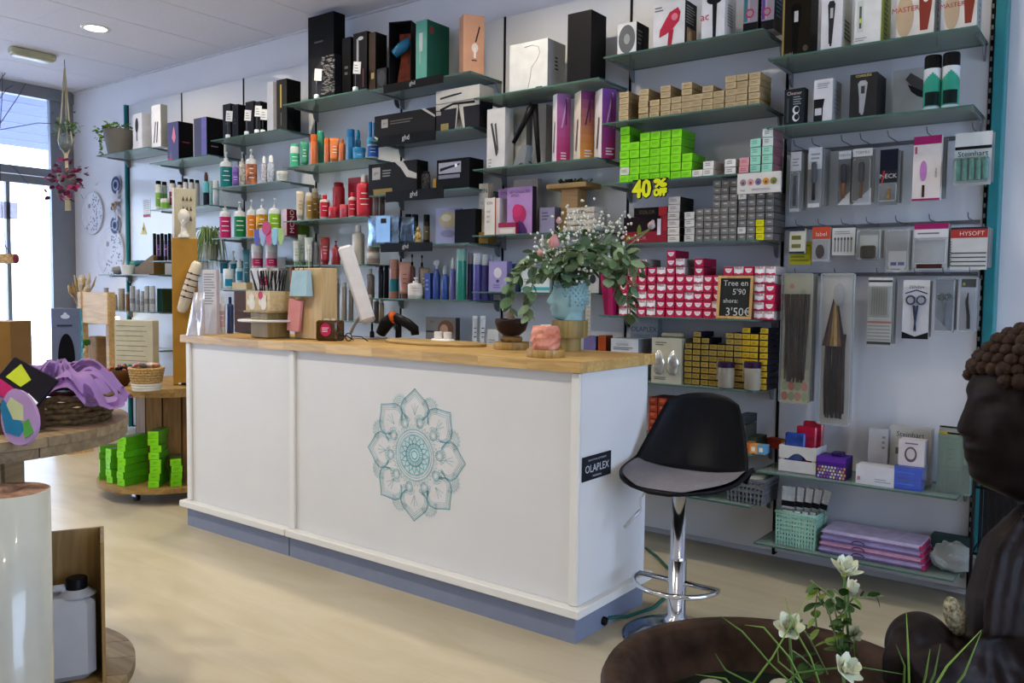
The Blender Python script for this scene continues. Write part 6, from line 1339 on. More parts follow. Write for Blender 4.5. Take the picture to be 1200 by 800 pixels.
def branch(parent, pts, step=.02, lm=LFS, name='eucalyptus_branch', r=.0028, size=1., spread=(40, 75)):
    pts = [Vector(p) for p in pts]; b = MB().tube(pts, r, STEM, 5).build(name, parent); side = 1
    L = 0
    for i in range(len(pts)-1):
        seg = pts[i+1]-pts[i]; n = max(1, int(seg.length/step))
        for k in range(n):
            L += 1
            if i == 0 and k == 0: continue
            p = pts[i]+seg*(k/n); d = seg.normalized(); side = -side
            ax = Vector((random.uniform(-1, 1), random.uniform(-1, 1), random.uniform(-.3, 1))).normalized()
            v = (d*.5+ax.cross(d).normalized()*side*.9+Vector((0, 0, -.25))).normalized()
            o = put('leaf', random.choice(lm), b, p); q = v.to_track_quat('X', 'Z'); o.rotation_mode = 'QUATERNION'; o.rotation_quaternion = q @ Euler((random.uniform(-.8, .8), 0, 0)).to_quaternion()
            s = size*random.uniform(.75, 1.15); o.scale = (s, s, s)
    return b
def loc(x, y, dd=0.): q = at_d(x, y, depth(FB)+dd)-FB; return q
base0 = Vector((0, 0, -.03))
for pl in ([(640, 315, .0), (615, 312, -.03), (600, 330, -.05), (598, 365, -.06)], [(645, 318, -.06), (628, 322, -.1), (620, 345, -.12), (619, 375, -.12)], [(650, 300, .05), (625, 295, .08), (605, 312, .1), (596, 340, .1)],
           [(700, 312, 0), (725, 312, -.02), (740, 335, -.05), (738, 372, -.06)], [(700, 300, -.05), (722, 305, -.1), (735, 300, -.12), (750, 325, -.12)], [(690, 300, .05), (715, 292, .08), (740, 300, .08), (755, 315, .06)],
           [(680, 300, -.08), (700, 312, -.12), (715, 330, -.14)], [(675, 290, .05), (690, 275, .06), (705, 290, .08)], [(660, 300, -.05), (650, 300, -.1), (640, 325, -.12)], [(665, 290, 0), (650, 270, .02), (640, 280, .03)], [(700, 300, .02), (720, 318, .0), (728, 345, 0), (742, 350, .02)], [(672, 300, -.1), (690, 290, -.12), (712, 300, -.14)], [(660, 310, -.12), (665, 290, -.14), (690, 300, -.16)], [(700, 290, .0), (716, 285, -.04), (730, 315, -.06)], [(655, 310, -.1), (640, 305, -.12), (622, 310, -.12)]):
    branch(fa, [base0]+[loc(*q) for q in pl], .0135, size=1.15)
MB().ball((0, 0, -.02), .06, .06, .035, mat('#3f5238', .8)).build('moss', fa)
g = MB(); gs = MB(); WF = mat('#d9dacb', .7)
for i in range(300):
    cx, cy, dd = random.choice(((690, 268, 0), (672, 280, -.04), (655, 300, -.08), (640, 285, -.06), (660, 258, .02), (710, 265, .04), (728, 262, .05), (650, 292, -.1), (684, 312, -.1), (725, 280, 0), (680, 252, .02), (640, 298, -.1)))
    q = loc(cx+random.gauss(0, 9), cy+random.gauss(0, 9), dd+random.gauss(0, .025)); g.ball(q, random.uniform(.004, .0075), None, None, WF, 6, 4)
    if i % 4 == 0: gs.tube([base0, q*.5+Vector((0, 0, .02)), q], .0008, STEM, 4)
g.build('gypsophila_blossom', fa, kind='stuff'); gs.build('gypsophila_stem', fa, kind='stuff')
def rosebud(parent, q, r, c, name='pink_flower', tilt=(0, 0)):
    f = MB().tube([base0, q*.6+Vector((0, 0, -.02)), q], .003, STEM, 6).build(name, parent)
    for k in range(14):
        a = k*2.4; rr = r*(.35+.045*k); pm = MB(); vs = []; n = 5
        for j in range(n+1):
            for i in range(5):
                u = (i-2)/2*.75; zz = j/n; rad = rr*math.sin(PI*(.18+.55*zz))
                vs.append((rad*math.cos(a+u), rad*math.sin(a+u), r*2.2*zz*(1-.03*k)))
        fs = [(j*5+i, j*5+i+1, (j+1)*5+i+1, (j+1)*5+i) for j in range(n) for i in range(4)]
        o = pm.add(vs, fs, hx(c), None, True).build('petal', f); o.location = q; o.rotation_euler = (tilt[0], tilt[1], 0)
rosebud(fa, loc(648, 290, -.12), .026, mat('#c98e8c', .6), tilt=(0, R_(10))); rosebud(fa, loc(634, 300, -.1), .015, mat('#cf9a8c', .6), tilt=(0, R_(-20)))
rosebud(fa, loc(655, 262, -.02), .014, mat('#c9989c', .6)); rosebud(fa, loc(762, 268, -.02), .018, mat('#b5a3a0', .6), tilt=(0, R_(20)))
branch(fa, [loc(715, 300, 0), loc(735, 282, 0), loc(762, 268, -.02)], .04, [leaf_mesh(.05, .018, mat('#7f9438', .5))], 'tulip_stem')
# salt candle, bowl, trays
p = C(639, 418); WS = wood('#8a6c38', '#b8954f', .5, 8, 'Z')
t = thing('wood_slice', 'round wood slice under the pink salt candle holder', 'wood slice', p); MB().lathe([(metres(45, p)/2*.97, 0), (metres(45, p)/2, .004), (metres(45, p)/2, .026), (metres(45, p)/2*.98, .03)], WS, 28).build('slice', t)
t = thing('salt_candle_holder', 'rough pink salt crystal candle holder on a wood slice', 'candle holder', p+Vector((0, 0, .031)))
rr = metres(33, p)/2; hh = metres(27, p); g = MB(); vs = []; n = 18
for j in range(7):
    f = j/6; rad = rr*(.86+.26*math.sin(PI*(f*.8+.12)))
    for i in range(n): q = rad*(1+.05*math.sin(5.3*i+3*j)+.03*math.sin(2.1*i*j)); vs.append((q*math.cos(2*PI*i/n)*.95, q*math.sin(2*PI*i/n)*.95, hh*f))
fs = [(j*n+i, j*n+(i+1) % n, (j+1)*n+(i+1) % n, (j+1)*n+i) for j in range(6) for i in range(n)]+[tuple(range(n-1, -1, -1)), tuple(range(6*n, 7*n))]
g.add(vs, fs, mat('#cf8f7a', .5, vary=.25, nscale=25, contrast='#b5654a')).build('crystal', t); MB().cyl(.02, hh, hh+.004, mat('#e3d8cc', .5), 16).build('tea_light', t)
p = C(599, 409); t = thing('wood_slice', 'round wood slice under the dark singing bowl', 'wood slice', p); r0 = metres(42, p)/2; MB().lathe([(r0*.97, 0), (r0, .004), (r0, .028), (r0*.98, .032)], WS, 28).build('slice', t)
t = thing('singing_bowl', 'dark brown bowl with a wooden mallet resting inside', 'bowl', p+Vector((0, 0, .033))); r0 = metres(39, p)/2
MB().lathe([(r0*.6, .0), (r0*.68, .008), (r0*.66, .02), (r0*.5, .024)], mat('#7a5a2c', .6, vary=.4, nscale=40), 24).build('cushion_ring', t)
MB().lathe([(0, .025), (r0*.5, .028), (r0*.86, .05), (r0, .085), (r0*.97, .1), (r0*.92, .1), (r0*.9, .082), (r0*.5, .04), (0, .036)], mat('#2c1f19', .3), 32, cap=False).build('bowl', t)
MB().tube([(.035, 0, .05), (-.015, .0, .125)], .014, mat('#6d5a48', .5), 10, rs=[.011, .017]).build('mallet', t)
p = C(509, 403); t = thing('bamboo_tray', 'flat oval bamboo tray lying on the counter', 'tray', p, R_(0)); MB().lathe([(.0, 0), (1, 0), (1, .012), (.985, .014), (0, .014)], wood('#9c7c44', '#b8985c', .5, 6, 'X'), 40, T=Matrix.Diagonal((.3, .13, 1, 1)), cap=False).build('board', t)
# barcode scanner
p = C(462, 398); t = thing('barcode_scanner', 'black and orange barcode scanner resting on its stand', 'barcode scanner', p, R_(15))
MB().tube([(-.08, 0, .03), (-.045, 0, .085), (-.01, 0, .115)], .034, BLACK, 14, rs=[.026, .036, .03]).build('head', t); MB().tube([(-.012, 0, .113), (.005, 0, .12)], .031, mat('#c05418', .4), 14, rs=[.033, .029]).build('orange_band', t)
MB().tube([(.006, 0, .115), (.07, 0, .09), (.115, 0, .06), (.12, 0, .03)], .022, BLACK, 12, rs=[.026, .026, .024, .02]).build('handle', t); MB().box(-.02, -.03, 0, .09, .03, .014, mat('#c9c9c6', .4), bev=.006).build('stand', t); MB().tube([(.02, 0, .014), (.02, 0, .1)], .012, BLACK, 8).build('neck', t)
# tablet on arm
p = C(432, 396); t = thing('tablet_stand', 'white tablet screen leaning on a silver stand, seen from its edge', 'tablet', p)
a0, a1 = at_d(405, 291, depth(p))-p, at_d(432, 377, depth(p))-p; fwd = Vector((p.x, p.y, 0)).normalized() if False else Vector((C(432, 396).x, C(432, 396).y, 0)).normalized(); mid = (a0+a1)/2; ax = (a0-a1); L = ax.length; ax.normalize()
sd = Vector((.80, .60, 0)); nrm = ax.cross(fwd).normalized(); fw = nrm.cross(ax).normalized()
M = Matrix(((nrm.x, fw.x, ax.x, mid.x), (nrm.y, fw.y, ax.y, mid.y), (nrm.z, fw.z, ax.z, mid.z), (0, 0, 0, 1)))
MB().box(-.038, -.1, -L/2, .038, .1, L/2, mat('#d2d0d0', .4), bev=.012, T=M).build('casing', t)
MB().box(.0382, -.09, -L/2+.02, .0388, .09, L/2-.02, mat('#15171a', .15), T=M).build('screen', t)
MB().tube([a1+Vector((-.02, 0, .06)), Vector((-.11, .0, .07)), Vector((-.14, .0, .02))], .009, mat('#b9bbbd', .3, .6), 8).build('arm', t); MB().box(-.1, -.05, 0, .06, .08, .008, mat('#a9abae', .3, .7), bev=.003).build('foot', t)
t = thing('sunglasses', 'dark pair of glasses lying beside the candy jar', 'glasses', C(404, 402)); 
for s in (-1, 1): MB().tube([(.026*s+.022*math.cos(a), 0, .03+.018*math.sin(a)) for a in [2*PI*i/14 for i in range(14)]], .0028, BLACK, 6, closed=True).build('rim', t)
for s in (-1, 1): MB().tube([(.048*s, 0, .035), (.05*s, .06, .03), (.05*s, .1, .008)], .0025, BLACK, 6).build('temple', t)
p = C(387, 399); t = thing('candy_jar', 'square amber glass jar of sweets with a pink round label', 'jar', p, R_(20)); ww = metres(27, p)/2
hh = at_y(387, 375, p.y).z-ZT
MB().box(-ww, -ww*.8, 0, ww, ww*.8, hh, clear('#b58a4a', .45, .05, fog='#5a3c14'), bev=.008).build('glass', t); MB().box(-ww*.9, -ww*.7, .006, ww*.9, ww*.7, hh*.75, mat('#5c4018', .5, vary=.5, nscale=40, contrast='#2f3a14')).build('sweets', t)
deco_mesh([('F', 'e', .5, .55, .26, .32, '#b51f52'), ('F', 'l', .33, .42, .7, .68, 3, '#e6c9d0')], 2*ww, 1.6*ww, hh, .001).build('label', t)
for i in range(6): MB().box(-.008, -.006, -.005, .008, .006, .005, mat('#d8d2bc', .5), T=TR(-.03+.012*i, random.uniform(-.02, .02), hh+.003, rz=i)).build('wrapped_sweet', t)
# box with pale blue bag and pink tag
p = C(361, 397); t = thing('wooden_box', 'upright pale wooden box with a blue bag and pink card on it', 'box', p); hh = at_y(361, 314, p.y).z-ZT; w = at_y(377, 360, p.y).x-at_y(344.5, 360, p.y).x
MB().box(-w/2, 0, 0, w/2, .1, hh, wood('#b09468', '#c6ad80', .55, 6, 'Z'), bev=.003).build('body', t)
p2 = Vector((p.x-.01, p.y-.035, at_y(361, 347, p.y-.03).z)); q = metres(30, p2)/2; t = thing('gift_bag', 'small pale blue gift bag hanging on the wooden box', 'bag', p2)
hb2 = metres(30, p2); MB().add([(-q, -.022, 0), (q, -.022, 0), (q, .022, 0), (-q, .022, 0), (-q*.85, -.012, hb2), (q*.95, -.012, hb2), (q*.95, .012, hb2), (-q*.85, .012, hb2)], [(0, 1, 5, 4), (1, 2, 6, 5), (2, 3, 7, 6), (3, 0, 4, 7), (3, 2, 1, 0), (4, 5, 6, 7)], mat('#9dbcc6', .6)).build('paper', t)
MB().tube([(-.02, 0, hb2), (-.01, .0, hb2+.03), (.012, 0, hb2+.03), (.022, 0, hb2)], .0018, mat('#2c4a30', .6), 5).build('cord', t)
p2 = Vector((p.x-w*.34, p.y-.03, at_y(351, 388, p.y-.02).z)); t = thing('pink_card', 'pink folded card hanging in front of the wooden box', 'card', p2, R_(12)); q = metres(18, p2)/2
MB().box(-q, -.012, 0, q, .008, metres(37, p2), mat('#d48f8e', .6), T=TR(ry=R_(6)), bev=.002).build('card', t); MB().tube([(0, 0, metres(37, p2)), (.02, .012, metres(45, p2))], .0012, INK, 4).build('string', t)
# stand with pen cup
p = C(317, 395); PL = wood('#8a7340', '#a58c55', .55, 6, 'Z'); WPL = mat('#cfccc6', .4)
t = thing('round_stand', 'round white topped display stand on a wooden block', 'stand', p); hs = at_y(317, 374, p.y).z-ZT
rw = metres(32, p)/2; MB().box(-rw, -rw, 0, rw, rw, hs-.012, PL, bev=.004).build('block', t); MB().lathe([(0, hs-.0115), (.16, hs-.0115), (.165, hs-.005), (.16, hs), (0, hs)], WPL, 36, cap=False).build('disc', t)
h2 = at_y(317, 364, p.y).z-ZT; MB().box(-rw, -rw, hs+.0005, rw, rw, h2-.008, PL, bev=.003).build('upper_block', t); MB().box(-rw*1.45, -rw*1.3, h2-.0078, rw*1.45, rw*1.3, h2, PL, bev=.002).build('tray', t)
h3 = at_y(317, 341, p.y).z-ZT; t2 = thing('pen_box', 'pale wooden pen box with white hand motifs holding black pens', 'pen holder', (p.x, p.y, ZT+h2+.001))
wb_, db_ = rw*1.38, rw*1.1; WP = wood('#b39b6c', '#c9b486', .6, 6, 'X'); hb3 = h3-h2
for q in ((-wb_, -db_, wb_, -db_+.006), (-wb_, db_-.006, wb_, db_), (-wb_, -db_+.0061, -wb_+.006, db_-.0061), (wb_-.006, -db_+.0061, wb_, db_-.0061), (-.003, -db_+.0061, .003, db_-.0061)): MB().box(q[0], q[1], 0, q[2], q[3], hb3, WP).build('side_board', t2)
MB().box(-wb_+.0061, -db_+.0061, 0, wb_-.0061, db_-.0061, .005, WP).build('base_board', t2)
HW = '#d6d0c0'
def hand(u): return [('F', 'e', u, .35, .13, .3, HW)]+[('F', 'e', u-.09+.06*i, .68, .03, .24-.06*abs(i-1.5), HW) for i in range(4)]+[('F', 'e', u-.15, .42, .04, .16, HW)]
deco_mesh(hand(.26)+hand(.76)+[('F', 'e', .64, .78, .1, .2, '#b01c4c')], 2*wb_, 2*db_, hb3).build('print', t2)
for i in range(24):
    sx = -1 if i < 12 else 1; bx, by = sx*wb_*.5+random.uniform(-.025, .025), random.uniform(-.03, .03); tx, ty = random.gauss(0, .13)+(-.12 if sx < 0 else .08), random.gauss(0, .1)
    o = MB().tube([(0, 0, 0), (tx*.2, ty*.2, .2)], .003, BLACK, 6).tube([(tx*.195, ty*.19-.005, .195), (tx*.155, ty*.15-.006, .155)], .0012, STEEL, 4).build('pen'); o.location = (p.x+bx, p.y+by, ZT+h2+.008)
    tag(o, 'black pen standing in the %s half of the wooden pen box' % ('left' if sx < 0 else 'right'), 'pen', 'pens in the %s half of the pen box' % ('left' if sx < 0 else 'right'))
# items at the left half of the counter
def cbox(name, lab, cat, x0, x1, yt, yb, d, col, side=None, deco=(), rz=0., z=ZT, dy=0., top=None):
    p = C((x0+x1)/2, yb, z, 3.12-d); p = at_y((x0+x1)/2, yb, p.y+dy); w = metres(x1-x0, p)/math.cos(math.atan2(-p.x, p.y)-R_(rz)); h = at_y((x0+x1)/2, yt, p.y).z-z
    return flatbox(name, lab, cat, (p.x, p.y+d/2, z+.001), w, d, h, col, side, rz, deco, top=top)
cbox('cosmetic_box', 'tall white cosmetic box with fine lines at the left counter end', 'box', 238, 253, 316, 384, .025, '#c6c4c6', '#b9aeb4', [('F', 'l', .1, .45, .9, .95, 12, '#8d8b90')], 14)
p = C(241, 392, ZT-.003); p.y -= .06; t = thing('foil_bag', 'glossy white foil bag in front of the tall cosmetic box', 'foil bag', p, R_(45)); hh = at_y(243, 342, p.y).z-ZT; w = metres(21, p)
vs = []; n = 8
for s in (-1, 1):
    for j in range(n+1):
        for i in range(n+1): u, v = i/n-.5, j/n; e = max(.03, (1-(2*abs(u))**4)*(1-v**3)); vs.append((u*w*(1-.45*v)+.02*v, s*.025*e*(1+.2*math.sin(11*u+7*v)), v*hh))
fs = []
for s in (0, 1):
    for j in range(n):
        for i in range(n): a = s*(n+1)**2+j*(n+1)+i; q = (a, a+1, a+n+2, a+n+1); fs.append(q if s == 0 else q[::-1])
MB().add(vs, fs, mat('#cfcdd2', .15, .35, vary=.15, nscale=12), None, True).build('foil', t)
def cbottle(name, lab, x, wpx, yt, yb, kind, c, cap, band=None, z=ZT, **k):
    p = C(x, yb, z, 3.0); return bottle(name, lab, None, x, wpx, yt, kind, c, cap, band, z=z, Yc=p.y, **k)
cbottle('pump_bottle', 'slim white bottle on the counter beside the dark blue bottle', 260, 7.6, 348, 384, 'cap', '#c4c7cb', WHITE, '#b9a0aa')
cbottle('pump_bottle', 'slim dark blue bottle on the counter beside the brown box', 269.5, 8, 348, 383, 'cap', '#1c3668', '#1a2f5c', None)
cbox('display_box', 'dark brown wooden box behind the round stand', 'box', 275, 298, 341, 380, .06, '#4a2f1c', '#3a2414')
p = C(284, 380); YB = 3.86; zsh = SH[(5, 4)]
def rbottle(lab, x, wpx, yt, kind, c, cap, band, dy=0., **k): return bottle('skincare_bottle', lab, None, x, wpx, yt, kind, c, cap, band, z=zsh+.001, Yc=YB+dy, span=42, **k)
SKB = '#1f7fa0'
rbottle('white skincare pump bottle with blue print, tallest on the glass shelf', 262, 11, 293, 'pump', '#b9cacc', '#cfd6d8', SKB, .05, bz=(.4, .66), lines=0)
rbottle('white skincare pump bottle with blue print, right of the tallest', 273.5, 10, 294, 'pump', '#b9cacc', '#cfd6d8', SKB, .07, bz=(.4, .66), lines=0)
bottle('skincare_jar', 'wide white skincare jar with blue band at the shelf front', None, 268, 12, 315, 'jar', '#c3cdd0', '#cdd4d6', SKB, z=zsh+.001, Yc=YB-.04, bz=(.15, .5), lines=0, cat='jar', span=45)
rbottle('small white and blue skincare bottle beside the wide jar', 280.5, 9, 304, 'spray', '#b9ccd2', '#c9d2d6', SKB, -.01, bz=(.3, .6), lines=0)
bottle('hair_cream_tube', 'blue and white tube standing behind the skincare bottles', None, 288.5, 7, 292, 'tube', '#5fa0b8', '#b9a284', None, z=zsh+.001, Yc=YB+.1, cat='tube')
flatbox('display_tray', 'shallow pale wooden tray in front of the skincare bottles', 'tray', (at_y(283, 336, 3.76).x, 3.77, zsh+.001), .17, .06, .05, '#b59f70', '#9c875a')
# promotional card and vitamin jars
YV = 3.96; zc = zsh+.001
YH = 3.72; t = thing('promo_card', 'white promotional header with coloured scallops and round pink badge hanging at the shelf', 'display card', (at_y(315, 280, YH).x, YH, at_y(315, 288, YH).z)); w = metres(46, at_y(315, 280, YH))*1.24; hh = at_y(315, 268, YH).z-at_y(315, 288, YH).z
MB().box(-w/2, 0, hh*.5, w/2, .004, hh, mat('#c6c2bf', .5)).build('card', t)
flatbox('display_card', 'white backing card standing behind the vitamin jars', 'display card', (at_y(315, 310, 3.93).x, 3.96, zc), .32, .008, .24, '#c6c2bf', deco=[('F', 't', 'gummies', .6, .86, .09, '#9cb8a0')])
PCL = ('#44418e', '#8a9cc0', '#b63c6c', '#79aebf', '#8fae5c')
deco_mesh([q for i, c in enumerate(PCL) for q in (('F', 'e', .1+.2*i, .5, .085, .48, c), ('F', 'r', .015+.2*i, .5, .185+.2*i, 1, c))], w, 0, hh).build('print', t)
MB().cyl(.048, 0, .004, mat('#a81c50', .4), 24, T=TR(-.02, -.003, hh*1.05, rx=R_(90))).build('badge', t)
for i, (x, yt) in enumerate(((301.5, 286), (318, 286))):
    Yq = 3.84; zq = at_y(x, 314, Yq).z
    t = carton('jar_riser', 'small white riser block under the %s vitamin jar' % ('left', 'right')[i], 'block', None, x-8, x+8, 314, .1, '#b9b6b2', '#a5a29e', Yf=Yq-.05, zb=zc)
    bottle('vitamin_jar', 'pink banded white vitamin jar with white lid, %s of two' % ('left', 'right')[i], None, x, 13, yt, 'jar', '#c2b0b2', '#cfcdcb', '#b41f58', z=zc+t['dims'][2]+.0015, Yc=Yq, bz=(.08, .4), lines=2, cat='jar')
bottle('vitamin_jar', 'pink banded clear jar low in front of the two vitamin jars', None, 309, 10, 314, 'jar', '#bca8a8', '#c9c6c4', '#a81f54', z=zc, Yc=3.762, bz=(.2, .6), lines=1, cat='jar')
t = bottle('amber_jar', 'small amber jar behind the pale blue gift bag', (4, 5), 343.5, 8, 313, 'jar', '#a85a14', '#7a4a1c', None, dy=.1, cat='jar')
for i, (x, yt, c) in enumerate(((362, 291, '#c9c5be'), (366, 287, '#3c3c42'), (374, 290, '#6a4c4c'))):
    a = at_y(x, 314, C(361, 397).y+.05); o = MB().tube([(0, 0, 0), (.004*i, 0, metres(318-yt, a)*.75), (.004*i, 0, metres(318-yt, a))], .004, hx(c), 6, rs=[.004, .004, .007]).build('makeup_brush'); o.location = (a.x, C(361, 397).y+.05, at_y(361, 314, C(361, 397).y).z+.002); tag(o, '%s handled make-up brush standing on the wooden box' % ('white', 'black', 'brown')[i], 'brush')
t = thing('plug_adapter', 'pair of white plug adapters on the counter before the portrait box', 'adapter', C(519, 397)); 
MB().box(-.06, -.025, 0, .06, .025, .022, WHITE, bev=.006).build('strip', t)
for s in (-1, 1): MB().cyl(.02, .0225, .055, WHITE, 14, T=TR(.03*s, 0, 0)).build('plug', t)
t = thing('dropper_bottle', 'tiny black dropper bottle behind the tablet foot', 'bottle', C(436, 390)); MB().lathe([(.012, 0), (.012, .035), (.005, .045)], BLACK).build('body', t); MB().lathe([(.006, .0455), (.006, .075), (.003, .085)], BLACK).build('dropper', t)
# ================================================================== left corner: wall decor
YW = Y_WALL-.001
def wall_plate(label, x, y, rad, seed):
    p = at_y(x, y, YW); t = thing('wall_plate', label, 'wall plate', (p.x, YW, p.z))
    T = TR(rx=R_(90)); MB().lathe([(0, .012), (rad*.93, .012), (rad, .02), (rad, .004), (0, .001)], mat('#d3d3da', .5), 40, T=T, cap=False).build('plate', t)
    g = MB(); random.seed(seed); HOLE = mat('#8d8d98', .6)
    for i in range(70):
        r, a = rad*math.sqrt(random.uniform(.02, .8)), random.uniform(-1.9, 1.9)-.4
        g.cyl(random.uniform(.005, .011), .0122, .0132, HOLE, 8, T=T @ TR(r*math.cos(a), r*math.sin(a), 0))
    g.cyl(rad*.11, .0122, .0135, HOLE, 16, T=T @ TR(-rad*.25, rad*.35, 0)); g.build('cut_pattern', t, kind='stuff')
wall_plate('white round pierced wall plate, left of the two plates', 109.5, 250, .205, 1); wall_plate('large white round pierced wall plate below the lower blue eye', 131.5, 296, .235, 2)
for i, (x, y) in enumerate(((137.5, 217), (136.5, 264))):
    p = at_y(x, y, YW); t = thing('evil_eye_charm', 'round blue and white eye charm on the wall, %s one' % ('upper', 'lower')[i], 'wall charm', (p.x, YW-.012, p.z)); T = TR(rx=R_(90))
    for k, (r, c) in enumerate(((.088, '#b9bdd0'), (.078, '#2b3058'), (.05, '#a9b2cc'), (.034, '#30386a'), (.016, '#0f1020'))): MB().cyl(r, .001*k, .0025+.0018*k, mat(c, .5, vary=.12, nscale=60), 28, T=T).build('ring', t)
p = at_y(137, 240, YW); t = thing('dreamcatcher', 'white feather dreamcatcher with beige beads between the eye charms', 'dreamcatcher', (p.x, YW-.02, p.z)); FE = mat('#d9d6da', .8)
g = MB(); fm = leaf_mesh(.13, .035, FE, .05)
for i in range(12):
    o = put('feather', fm, t, (random.uniform(-.05, .05), 0, random.uniform(-.06, .06))); o.rotation_euler = (R_(90), random.uniform(-.2, .2), 0); o.rotation_euler = (R_(90), i*PI/6+.2, 0)
for i in range(5): MB().ball((random.uniform(-.04, .06), -.02, random.uniform(-.05, .02)), .02, .012, .018, mat(('#b09a78', '#8a5a44', '#3c3c4c', '#c9b48c', '#a8705a')[i], .5)).build('bead', t)
p = at_y(172, 244, YP-.001); w, h = .12, .16; o = MB().box(-w/2, -.002, -h/2, w/2, 0, h/2, PRINTW)
for k in range(7): o.box(-w*.4, -.0028, h*.38-k*.017, w*.36, -.0022, h*.38-k*.017+.005, GREY)
o.box(-w*.46, -.003, -h*.48, w*.46, -.0022, -h*.32, mat('#a82a4a', .5)); o = o.build('notice_paper'); o.location = (p.x, YP-.0005, p.z); tag(o, 'white printed notice with a red strip on the left wall panel', 'notice')
p = at_y(168.5, 268, YP-.001); t = thing('warning_sign', 'yellow triangular electric warning sign on the wall panel', 'sign', (p.x, YP-.001, p.z)); MB().prism([(-.05, -.05), (.05, -.05), (0, .055)], -.002, 0, mat('#c9b414', .4)).build('triangle', t)
MB().prism([(.004, .03), (-.016, -.008), (-.002, -.008), (-.006, -.036), (.014, .002), (.001, .002)], -.0028, -.0022, BLACK).build('bolt_mark', t)
# trailing plant in a grey pot on the corner shelf
p = at_y(136, 172, 3.80); t = thing('potted_plant', 'grey tapered pot with a bright trailing plant at the left shelf end', 'plant', (p.x, 3.83, SH[(7, 1)]+.001)); hp = at_y(137, 152, 3.8).z-SH[(7, 1)]; rp_ = metres(35, p)/2
MB().lathe([(rp_*.72, 0), (rp_, hp*.96), (rp_, hp), (rp_*.9, hp), (rp_*.85, hp*.9)], mat('#66625c', .6), 24, cap=False).build('pot', t); MB().cyl(rp_*.86, hp*.85, hp*.9, mat('#3a3026', .9), 20).build('soil', t)
def foliage(parent, n, fn, cols, size, name='foliage'):
    g = MB(); ms = [hx(c, rough=.55) for c in cols]
    for i in range(n):
        q, d = fn(i); s = size*random.uniform(.7, 1.25); R = d.normalized().to_track_quat('X', 'Z').to_matrix().to_4x4(); T = Matrix.Translation(q) @ R @ TR(rx=random.uniform(-1, 1), s=s)
        g.add([(0, 0, 0), (.35, -.4, .05), (.8, -.3, 0), (1, 0, -.1), (.8, .3, 0), (.35, .4, .05)], [(0, 1, 2, 3), (0, 3, 4, 5)], random.choice(ms), T, True)
    return g.build(name, parent, kind='stuff')
foliage(t, 190, lambda i: (Vector((random.uniform(-1.55, .85)*rp_, random.uniform(-1, .8)*rp_, hp+random.uniform(-.03, .05)-(.06 if i % 5 == 0 else 0))), Vector((random.uniform(-1, 1), random.uniform(-1, 1), random.uniform(-.2, .6)))), ('#6f9428', '#8aac34', '#557a24'), .032)
foliage(t, 26, lambda i: (Vector((-.9*rp_+random.uniform(-.02, .02), -.7*rp_, hp*.75-.007*i)), Vector((random.uniform(-1, 1), -1, random.uniform(-.6, .1)))), ('#4c7424', '#5f8a2a'), .028)
# plant hanging among the shelves
p = at_y(245, 262, 3.82); t = thing('potted_plant', 'grassy green trailing plant behind the golden tower', 'plant', (p.x, 3.83, SH[(6, 3)]+.001)); MB().lathe([(.05, 0), (.065, .12), (.058, .12)], mat('#8f918a', .6), 18).build('pot', t)
g = MB(); GR = [mat('#4f6a34', .6), mat('#6c8448', .6), mat('#86946a', .6)]
for i in range(90):
    a = random.uniform(0, 6.28); l = random.uniform(.06, .13); top = Vector((0, 0, .13)); q1 = top+Vector((math.cos(a)*l*.6, math.sin(a)*l*.5, l)); q2 = q1+Vector((math.cos(a)*l*.7, math.sin(a)*l*.4, -random.uniform(.02, .34)))
    g.tube([top, q1, (q1+q2)/2+Vector((math.cos(a)*.02, 0, .02)), q2], .0035, random.choice(GR), 4, rs=[.002, .0045, .004, .001])
g.build('blade_foliage', t, kind='stuff')
# hanging planter of cord, glass bowl and purple plant
p = at_z(75.5, 70, 3.2); Yh = p.y; t = thing('hanging_planter', 'macrame cord hanger with a glass bowl of ivy and a purple plant', 'hanging plant', (p.x, Yh, 3.2)); CORD = mat('#c6b898', .8); zz = lambda y: at_y(75.5, y, Yh).z-3.2
MB().tube([(0, 0, 0), (0, 0, zz(80))], .003, STEEL, 6).build('ceiling_hook', t)
for k in range(3):
    a = 2*PI*k/3+.4; MB().tube([(0, 0, zz(79)), (.035*math.cos(a), .035*math.sin(a), zz(140)), (.062*math.cos(a), .062*math.sin(a), zz(166)), (.012*math.cos(a), .012*math.sin(a), zz(182)), (0, 0, zz(205))], .007, CORD, 6).build('cord', t)
MB().tube([(0, 0, zz(180)), (.01, 0, zz(215)), (.015, 0, zz(247))], .016, CORD, 8, rs=[.012, .018, .026]).build('tassel', t)
MB().lathe([(.01, zz(178)), (.05, zz(175)), (.062, zz(167)), (.05, zz(158))], clear('#e3e8ea', .75, .04, fog='#aab4b8'), 20, cap=False).build('glass_bowl', t); MB().ball((0, 0, zz(172)), .05, .05, .03, mat('#8d8468', .8)).build('moss', t)
foliage(t, 70, lambda i: (Vector((random.gauss(0, .07), random.gauss(0, .05), zz(152)+random.gauss(.0, .04)+(.05 if i % 7 == 0 else 0))), Vector((random.uniform(-1, 1.4), random.uniform(-1, 1), random.uniform(-.2, .9)))), ('#5c7a4c', '#7a966a', '#4a6440'), .04, 'ivy_leaves')
MB().lathe([(.02, zz(222)), (.07, zz(214)), (.075, zz(204))], mat('#7d8478', .6), 18).build('plant_bowl', t)
foliage(t, 150, lambda i: (Vector((random.gauss(0, .1), random.gauss(0, .06), zz(206)+random.gauss(-.03, .075))), Vector((random.uniform(-1, 1.3), random.uniform(-1, 1), random.uniform(-1, .6)))), ('#7a1c48', '#4c1434', '#962a5c', '#5a3a40'), .05, 'purple_leaves')
